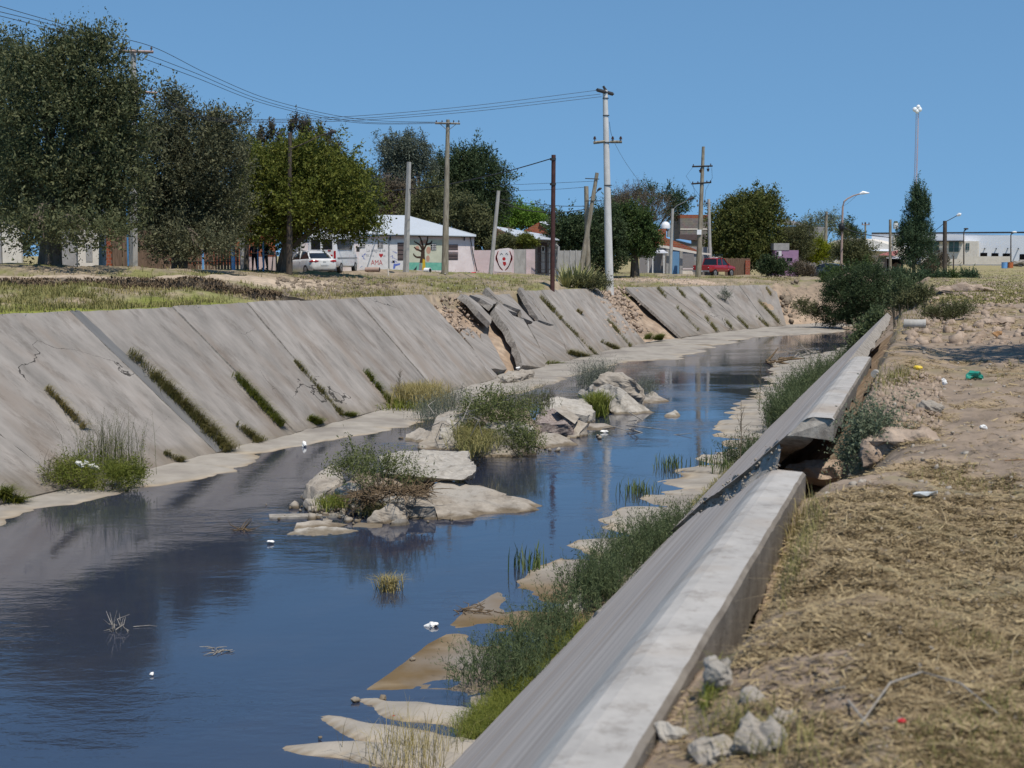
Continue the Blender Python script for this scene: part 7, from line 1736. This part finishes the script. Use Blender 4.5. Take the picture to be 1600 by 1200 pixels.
drum("clay coloured pipe lying before the painted letters", 582, 96, 'pink_wood', .16, 1.0, radians(-12), 'pipe', 'pipe')
drum("black bucket lying just left of the red one", 731, 97, 'black', .12, .35, radians(10), 'bucket', 'bucket')
drum("grey concrete pipe lying in the rubble by the huge far bush", 1431, 31, 'pole_concrete', .10, .46, radians(-14), 'pipe', 'pipe')
drum("short grey pipe stub behind the second coping's far end", 1371, 18.6, 'pole_concrete', .05, .14, radians(70), 'pipe', 'pipe')
drum("blue barrel beside the log pile at the far right", 1569, 175, 'post_blue', .35, .75, 0, 'barrel', 'barrel', vert=True)
plain('orange_plastic', (.45, .13, .04), .5)
drum("orange barrel between the blue barrel and the log pile", 1578, 175, 'orange_plastic', .35, .7, 0, 'barrel', 'barrel', vert=True)
g = gnd(1596, 176); t = thing('log_pile', "heap of grey logs at the right edge before the factory", 'log pile', g)
r4 = np.random.default_rng(6)
for i in range(26):
    x = r4.uniform(-1.1, 2.4); z = .12 + r4.random() * (.85 - abs(x - .6) * .18); y = r4.uniform(-.5, .5); a = r4.normal() * .12
    MB().tube([(x - .7, y, z - a), (x + .7, y + r4.normal() * .2, z + a)], .1, 7).build('log', 'deadwood', t)
g = gnd(607, 88); tag(MB().tube([g - Vector((0, 0, .1)), g + Vector((-.03, 0, .55))], .045, 5).build('stake', 'wall_cream'), "pale short stake standing in the grass before the white house", 'stake')
# agaves
def agave(label, px, d, n, L, seed):
    r = np.random.default_rng(seed); g = gnd(px, d, -.03); V = []; Fc = []; A = []
    for i in range(n):
        a = r.random() * 6.28; el = 0.35 + 1.1 * r.random() ** .8; l = L * (.6 + .5 * r.random()); w = .055 + .02 * r.random()
        dv = np.array([cos(a), sin(a), 0]); sd = np.array([-sin(a), cos(a), 0]); b = len(V); v = r.random()
        for k, (t_, ww) in enumerate(((0, .8), (.3, 1.1), (.65, .8), (1, .04))):
            p = np.array(g) + dv * (cos(el) * l * t_ + .05) + np.array([0, 0, sin(el) * l * t_ - .08 * t_ * t_ * l * cos(el)])
            V += [p - sd * w * ww, p + np.array([0, 0, -.02]), p + sd * w * ww]; A += [1.0, v * .25, 1.0]
        for k in range(3):
            for j in range(2): q = b + k * 3 + j; Fc.append((q, q + 1, q + 4, q + 3))
    return tag(arrmesh('agave', V, Fc, 'agave', None, A), label, 'agave')
agave("variegated agave nearest the rusty red post", 886, 84.5, 50, 1.7, 1); agave("largest variegated agave, behind the rubble mound", 903, 85, 64, 1.95, 2); agave("variegated agave at the right of the row, before the leaning poles", 919, 86, 44, 1.6, 3)
# ------------------------------------------------------------------ ground litter, rubble, grass
def inpx(n, x0, x1, y0, y1, r, lo=2.0, hi=160):
    """points on the banks spread evenly as seen from the viewpoint"""
    px = x0 + (x1 - x0) * r.random(n); py = y0 + (y1 - y0) * r.random(n)
    a = (px - 800) / F; b = np.array([rayd(0, y)[1] for y in np.linspace(y0, y1, 400)]); b = np.interp(py, np.linspace(y0, y1, 400), b)
    a = np.array([rayd(x, y)[0] for x, y in zip(px, py)])
    Y = np.clip(-1.6 / b, lo, hi)
    for _ in range(14):
        h = HT(a * Y, Y); Y = np.clip(0.5 * Y + 0.5 * np.clip(h / b, lo, hi), lo, hi)
    return np.stack([a * Y, Y, HT(a * Y, Y)], 1)
def near_straw():
    r = np.random.default_rng(31)
    P = inpx(80000, 1000, 1640, 452, 1240, r, 2.2, 70)
    d, s = right_side(P[:, 0], P[:, 1])
    n = fbm(P[:, 0] * .9, P[:, 1] * .9, 4, 3) ; n2 = fbm(P[:, 0] * .35, P[:, 1] * .35, 4, 21) + .55 * fbm(P[:, 0] * 1.9, P[:, 1] * 1.9, 4, 31)
    keep = (d > .02) & (r.random(len(P)) < np.clip(.05 + .70 * sstep(-.15, .65, n2), 0, 1) * (0.35 + .65 * sstep(.0, .5, d)))
    P = P[keep]; n2 = n2[keep]
    N = len(P); sc = np.clip(.55 + P[:, 1] * .045, .6, 2.4)
    hh = (.012 + .07 * r.random(N) ** 2.6) * sc
    # mown stalks lie mostly across the slope of the field
    dirs = np.tile(np.array([.9, .25, 0]), (N, 1)) * np.where(r.random(N) < .5, 1, -1)[:, None] * (r.random(N) < .6)[:, None]
    V, Fc, a = blades(P + np.array([0, 0, .006]), hh, .0035 * sc, 1.9, r, dirs, flat=.72)
    K = 52000; ki = r.integers(0, N, K); Q = P[ki] + r.normal(size=(K, 3)) * np.array([.03, .03, 0]); Q[:, 2] = HT(Q[:, 0], Q[:, 1]) + .008
    an = r.normal(size=K) * .9 + .25; L = (.012 + .05 * r.random(K) ** 2) * sc[ki]; w = (.0022 + .004 * r.random(K)) * sc[ki]
    dv = np.stack([np.cos(an), np.sin(an), r.normal(size=K) * .22], 1) * L[:, None]; sd = np.stack([-np.sin(an), np.cos(an), r.normal(size=K) * .3], 1) * w[:, None]
    Vc = np.stack([Q - dv - sd, Q + dv - sd * .6, Q + dv + sd * .6, Q - dv + sd], 1).reshape(-1, 3); bF = np.arange(K * 4).reshape(K, 4)
    V, Fc, a = join((V, Fc, a), (Vc, bF, np.repeat(r.random(K) ** .7, 4)))
    tag(arrmesh('dry_straw', V, Fc, 'straw', None, a), kind='stuff')
    g = fbm(P[:, 0] * .5, P[:, 1] * .5, 3, 91) + .4 * fbm(P[:, 0] * 2.2, P[:, 1] * 2.2, 3, 92)
    k = (g > .55) & (r.random(N) < .35); Q = P[k]
    V, Fc, a = blades(Q, (.03 + .05 * r.random(len(Q))) * sc[k], .005 * sc[k], .9, r)
    tag(arrmesh('short_grass', V, Fc, 'grass_mix', None, a), kind='stuff')
    # coarse stalks
    Q = P[r.random(N) < .022]; Q = Q[Q[:, 1] < 22]
    V, Fc, a = blades(Q + np.array([0, 0, .012]), .08 + .22 * r.random(len(Q)) ** 2, .006, 1.6, r, None, flat=.8)
    tag(arrmesh('dry_stalks', V, Fc, 'straw', None, .5 + .5 * a), kind='stuff')
near_straw()
def far_grass():
    r = np.random.default_rng(33)
    P = inpx(60000, -20, 1250, 415, 490, r, 30, 150)
    a, p = left_side(P[:, 0], P[:, 1]); sl_ = a - RUN
    road = pl_dist(P[:, 0], P[:, 1], hp((-150, 434), (60, 434), (200, 433.5), (300, 432), (400, 431.5), (470, 441)))
    burn = pl_dist(P[:, 0], P[:, 1], hp((40, 443.5), (150, 444), (240, 446), (330, 450), (410, 458)))
    n2 = fbm(P[:, 0] * .35, P[:, 1] * .35, 4, 21) + .6 * fbm(P[:, 0] * 1.9, P[:, 1] * 1.9, 4, 31)
    k = (sl_ > .05) & (road > 1.9) & (burn > 1.5) & (r.random(len(P)) < .25 + .6 * sstep(-.4, .5, n2))
    P = P[k]; n2 = n2[k]; sl_ = sl_[k]
    g = (n2 > .15) | ((sl_ < 2.0) & (P[:, 1] < 47))
    for nm, q, m, h in (('verge_grass', g, 'grass_mix', .20), ('dry_grass', ~g, 'grass_dry', .15)):
        Q = P[q]; V, Fc, at_ = blades(Q, h * (.4 + .9 * r.random(len(Q))), .022, .8, r); tag(arrmesh(nm, V, Fc, m, None, at_), kind='stuff')
    Q = P[(sl_ < 2.6) & (P[:, 1] < 46) & (P[:, 1] > 25)]
    Q = Q[r.random(len(Q)) < .75]; Q = np.repeat(Q, 1, 0) + r.normal(size=(len(Q), 3)) * np.array([.18, .18, 0]); V, Fc, at_ = blades(Q, .17 * (.5 + .8 * r.random(len(Q))), .018, .6, r)
    tag(arrmesh('green_verge', V, Fc, 'grass_mix', None, at_), kind='stuff')
    P = inpx(16000, 1290, 1640, 422, 475, r, 30, 260); d, s = right_side(P[:, 0], P[:, 1]); P = P[(d > .3) & (P[:, 1] > 36 + 14 * r.random(len(P))) & (P[:, 1] < 240)]
    V, Fc, at_ = blades(P, .10 * (.3 + .9 * r.random(len(P))), .045, .8, r); tag(arrmesh('field_grass', V, Fc, 'grass_mix', None, at_), kind='stuff')
    # charred stubble
    P = inpx(26000, 0, 440, 436, 470, r, 30, 70); b2 = pl_dist(P[:, 0], P[:, 1], hp((40, 443.5), (150, 444), (240, 446), (330, 450), (410, 458))); P = P[b2 < 1.9]
    V, Fc, at_ = blades(P, .14, .03, 1.0, r); tag(arrmesh('charred_stubble', V, Fc, 'root', None, at_), kind='stuff')
far_grass()
# rubble strewn along the banks
def stones(name, pts, size, m, seed):
    r = np.random.default_rng(seed); P = np.asarray(pts, float); V, Fc = rubble(P, size, len(P), r)
    return tag(arrmesh(name, V, Fc, m), kind='stuff')
r5 = np.random.default_rng(41)
P = inpx(1500, 1290, 1640, 470, 1200, r5, 2.5, 60); d_, s_ = right_side(P[:, 0], P[:, 1]); P = P[(d_ > .1)]
stones('field_pebbles', P[P[:, 1] < 9], .013, 'rock', 42); stones('field_gravel', P[P[:, 1] >= 9][::2], .028, 'rock', 43)
P = np.concatenate([inpx(700, 1330, 1470, 585, 670, r5, 8, 40), inpx(260, 1380, 1520, 470, 500, r5, 20, 60)]); d_, s_ = right_side(P[:, 0], P[:, 1]); P = P[d_ > .15]
stones('rubble_patch', P, .042, 'dirt_pale', 44)
P = inpx(900, 430, 620, 432, 462, r5, 40, 80); stones('bank_rubble', P, .12, 'dirt_brown', 45)
P = np.concatenate([inpx(500, 985, 1090, 432, 442, r5, 80, 130), inpx(300, 870, 940, 436, 452, r5, 70, 90), inpx(400, 640, 790, 430, 462, r5, 60, 90)]); stones('bank_gravel', P, .07, 'rock', 46)
Pg = np.array([onslope(960 + r5.normal() * 14 + (y - 480) * .35, y, -.2 + .15 * r5.random()) for y in r5.uniform(450, 525, 700)]); stones('gap_rubble', Pg, .17, 'dirt_pale', 47)
Pg = np.array([onslope(x, 432 + (x - 1215) * .25 + r5.normal() * 14 + 34, -.1) for x in r5.uniform(1222, 1300, 380)]); stones('eroded_bank_rubble', Pg, .28, 'dirt_brown', 48)
Pg = np.array([onslope(x, y, -.25 + .15 * r5.random()) for x, y in zip(r5.normal(712, 16, 200), r5.uniform(462, 530, 200))]); stones('gap_gravel', Pg, .10, 'dirt_pale', 49)
def clod(label, px, py, size, m, seed, sq=(1, .9, .7), dz=.3, name='concrete_lump', disp=.3, fr=None, cat='rubble'):
    r = np.random.default_rng(seed); c = onH(px, py); s = size
    P = [c + Vector((*(unit(r.normal(size=3)) * np.array(sq) * s * (.75 + .35 * r.random())),)) + Vector((0, 0, s * dz)) for _ in range(22)]
    return tag(hull(name, P, m, None, s * disp, 4 if size > .1 else 3, seed, fr or 1.3 / s), label, cat)
clod("rough pale lump standing against the near coping", 1122, 1075, .085, 'rock', 61, (.8, .7, 1.2), .4, disp=.32)
clod("largest rough lump of rubble at the bottom edge, right of the near coping", 1190, 1165, .095, 'rock', 62, (1.1, .8, .7), .2, disp=.3)
clod("second rough lump at the bottom edge, touching the largest", 1118, 1188, .08, 'rock', 63, (1, .9, .7), .2, disp=.3)
clod("small grey lump half sunk in straw beside the standing lump", 1180, 1098, .06, 'rock', 64, (1, .8, .6), .2)
clod("small pale stone wedged at the bottom of the near coping", 1048, 1155, .05, 'rock_pale', 65)
clod("flat grey lump between the standing lump and the bottom edge", 1225, 1120, .055, 'rock', 66, (1, .8, .5), .1)
clod("earth clod bridging the gap beside the near coping", 1165, 985, .10, 'soil_clod' if 'soil_clod' in MATS else 'dirt_pale', 67, (1, .8, .7), .2, name='earth_clod', cat='earth clod')
for i, (lb, px, py, s, sq) in enumerate([("tan bank of earth filling the break before the second coping", 1300, 745, .45, (1, .9, .35)), ("grey earth clod beside the grey green bush", 1375, 715, .22, (1, .9, .7)), ("broad earth hump right of the grey green bush", 1410, 690, .30, (1.2, .9, .4)),
    ("pale stone lying in the field with a dark hollow, upper middle", 1452, 640, .13, (1.3, .7, .6)), ("pale block of rubble beyond the second coping's far end", 1362, 568 - 36, .30, (1, .8, .5)), ("pale rubble mound on the bank edge before the poplar", 1448, 462, .9, (1.6, .8, .4)), ("low pinkish rubble heap in the far dry field", 1500, 455, .8, (2.2, .8, .3)), ("rubble heap with a dark hollow in the field at the right", 1560, 507, .32, (1.6, .8, .45))]): clod(lb, px, py, s, 'dirt_pale' if i != 3 and i != 4 else 'rock', 70 + i, sq, .1, name='earth_clod' if i < 3 else 'stone', cat='earth clod' if i < 3 else 'stone', disp=.16)
for nm, cx, cy, sx, sy, n_ in (('heap_gravel', 580, 800, 70, 14, 150), ('heap_gravel', 780, 690, 60, 12, 130)):
    stones(nm, [tuple(onz(cx + r5.normal() * sx, cy + r5.normal() * sy * .6, -4.98)) for _ in range(n_)], .10, 'rock', int(cx))
P = inpx(420, 1420, 1640, 440, 540, r5, 18, 110); stones('field_rubble', P, .13, 'dirt_pale', 55)
# scraps lying on the field
crumple('plastic_bag', "crumpled teal green plastic bag on the dry field", onH(1523, 592) + Vector((0, 0, .06)), .12, 'teal_plastic', 'bag', 81, (1.2, .8, .6), .4)
crumple('plastic_bottle', "clear flattened plastic bottle glinting on the field", onH(1445, 778) + Vector((0, 0, .03)), .085, 'pale_plastic', 'bottle', 82, (1.4, .5, .35), .12)
crumple('litter', "red scrap lying in the straw near the bottom, left of two", onH(1408, 1132) + Vector((0, 0, .012)), .018, 'red_plastic', 'litter', 83)
crumple('litter', "red scrap lying in the straw near the bottom, right of two", onH(1560, 1148) + Vector((0, 0, .012)), .015, 'red_plastic', 'litter', 84)
crumple('litter', "small yellow scrap at the edge of the dark shadow band", onH(1434, 578) + Vector((0, 0, .03)), .05, 'yellow_plastic', 'litter', 85)
crumple('litter', "brown scrap of cardboard on the field above the shadow band", onH(1556, 530) + Vector((0, 0, .08)), .12, 'cardboard', 'litter', 86, (1, .5, .7))
crumple('litter', "white plastic sheet scrap below the grey concrete pipe", onH(1418, 514) + Vector((0, 0, .06)), .12, 'foam', 'litter', 87, (1.3, .7, .35))
crumple('litter', "white plastic scrap upright in the dry grass below the shadow band", onH(1474, 603) + Vector((0, 0, .05)), .07, 'foam', 'litter', 88, (.5, .5, 1))
crumple('litter', "white stone like scrap on the field, upper of two by the right edge", onH(1535, 672) + Vector((0, 0, .03)), .045, 'foam', 'litter', 89)
m = MB(); p = [onH(1345, 1140), onH(1390, 1090), onH(1440, 1076), onH(1500, 1090), onH(1560, 1125)]
m.tube([q + Vector((0, 0, h)) for q, h in zip(p, (.02, .05, .06, .05, .02))], [.003, .0035, .004, .0035, .002], 6); tag(m.build('stalk', 'deadwood'), "long arching yellow green stalk lying across the straw", 'stalk')
for i, (lb, a, b_) in enumerate([("split pale dry stalk lying below the arching stalk's left end", (1325, 1100), (1358, 1142)), ("pale dry stalk lying flat left of the arching stalk", (1290, 1085), (1320, 1080)), ("brown rod lying on the field at the right edge", (1570, 722), (1600, 721))]):
    p, q = onH(*a), onH(*b_); tag(MB().tube([p + Vector((0, 0, .012)), q + Vector((0, 0, .014))], .0045, 6).build('dry_stick', 'deadwood' if i < 2 else 'cardboard'), lb, 'stick')
# grass beside the near coping
def cop_grass(label, x0, y0, x1, y1, n, H, m, seed, sp=(10, 16), lean=.7, w=.004):
    r = np.random.default_rng(seed); P = []
    for _ in range(n):
        t_ = r.random(); v = onH(x0 + (x1 - x0) * t_ + r.normal() * sp[0], y0 + (y1 - y0) * t_ + r.normal() * sp[1]); 
        P.append(tuple(v))
    return gtuft('grass_tuft', label, P, H * (.4 + .8 * r.random(n)), w, lean, m, seed=seed)
cop_grass("green grass growing from the crevice along the near coping", 1215, 925, 1290, 790, 420, .10, 'grass_mix', 91, (9, 14))
cop_grass("pale dry grass leaning against the near coping's outer face", 1238, 850, 1262, 800, 120, .20, 'grass_dry', 92, (6, 12), .5)
cop_grass("green tuft at the bottom of the near coping's outer face", 1100, 1110, 1128, 1050, 130, .10, 'grass_green', 93, (5, 10))
cop_grass("weeds around the short grey pipe stub", 1378, 600, 1420, 585, 420, .14, 'grass_mix', 94, (14, 7), .8, .006)
cop_grass("tangled grass over the lumps at the bottom edge", 1130, 1130, 1230, 1180, 260, .12, 'grass_mix', 95, (40, 20), 1.0)
cop_grass("green weeds carpeting the ground by the grey concrete pipe", 1400, 500, 1480, 480, 1100, .11, 'grass_mix', 96, (40, 10), .9, .012)
# unseen tree added right of the view, crown stretched to cast the field's shadow band
t = thing('shadow_tree', "tree standing in the field beyond the right edge of the view", 'tree', (13.95, 20.4, gz(13.95, 20.4) - .1))
cs = [(x, 1.9 - 1.9 + .12 * x, 6.0 + .12 * sin(x * 1.7), 1.6, 1.9, 1.7) for x in (-4.5, -3.2, -1.9, -.6, .7, 2.0, 3.3)]
V, Fc, a = leaves(cs, 5200, 9, .5, .15, .5, .2, .5, np.random.default_rng(77)); arrmesh('crown', V, Fc, 'leaf_green', t, a)
m = MB(); m.tube([(0, 0, 0), (.05, 0, 1.8), (-.1, .1, 5.6)], [.22, .17, .07], 8)
for x in (-4.2, -2.4, 1.4, 3.0): m.tube([(0, 0, 2.0), (x * .5, 0, 3.4), (x, .1 * x, 5.9)], [.1, .07, .03], 6)
m.build('trunk', 'bark', t)
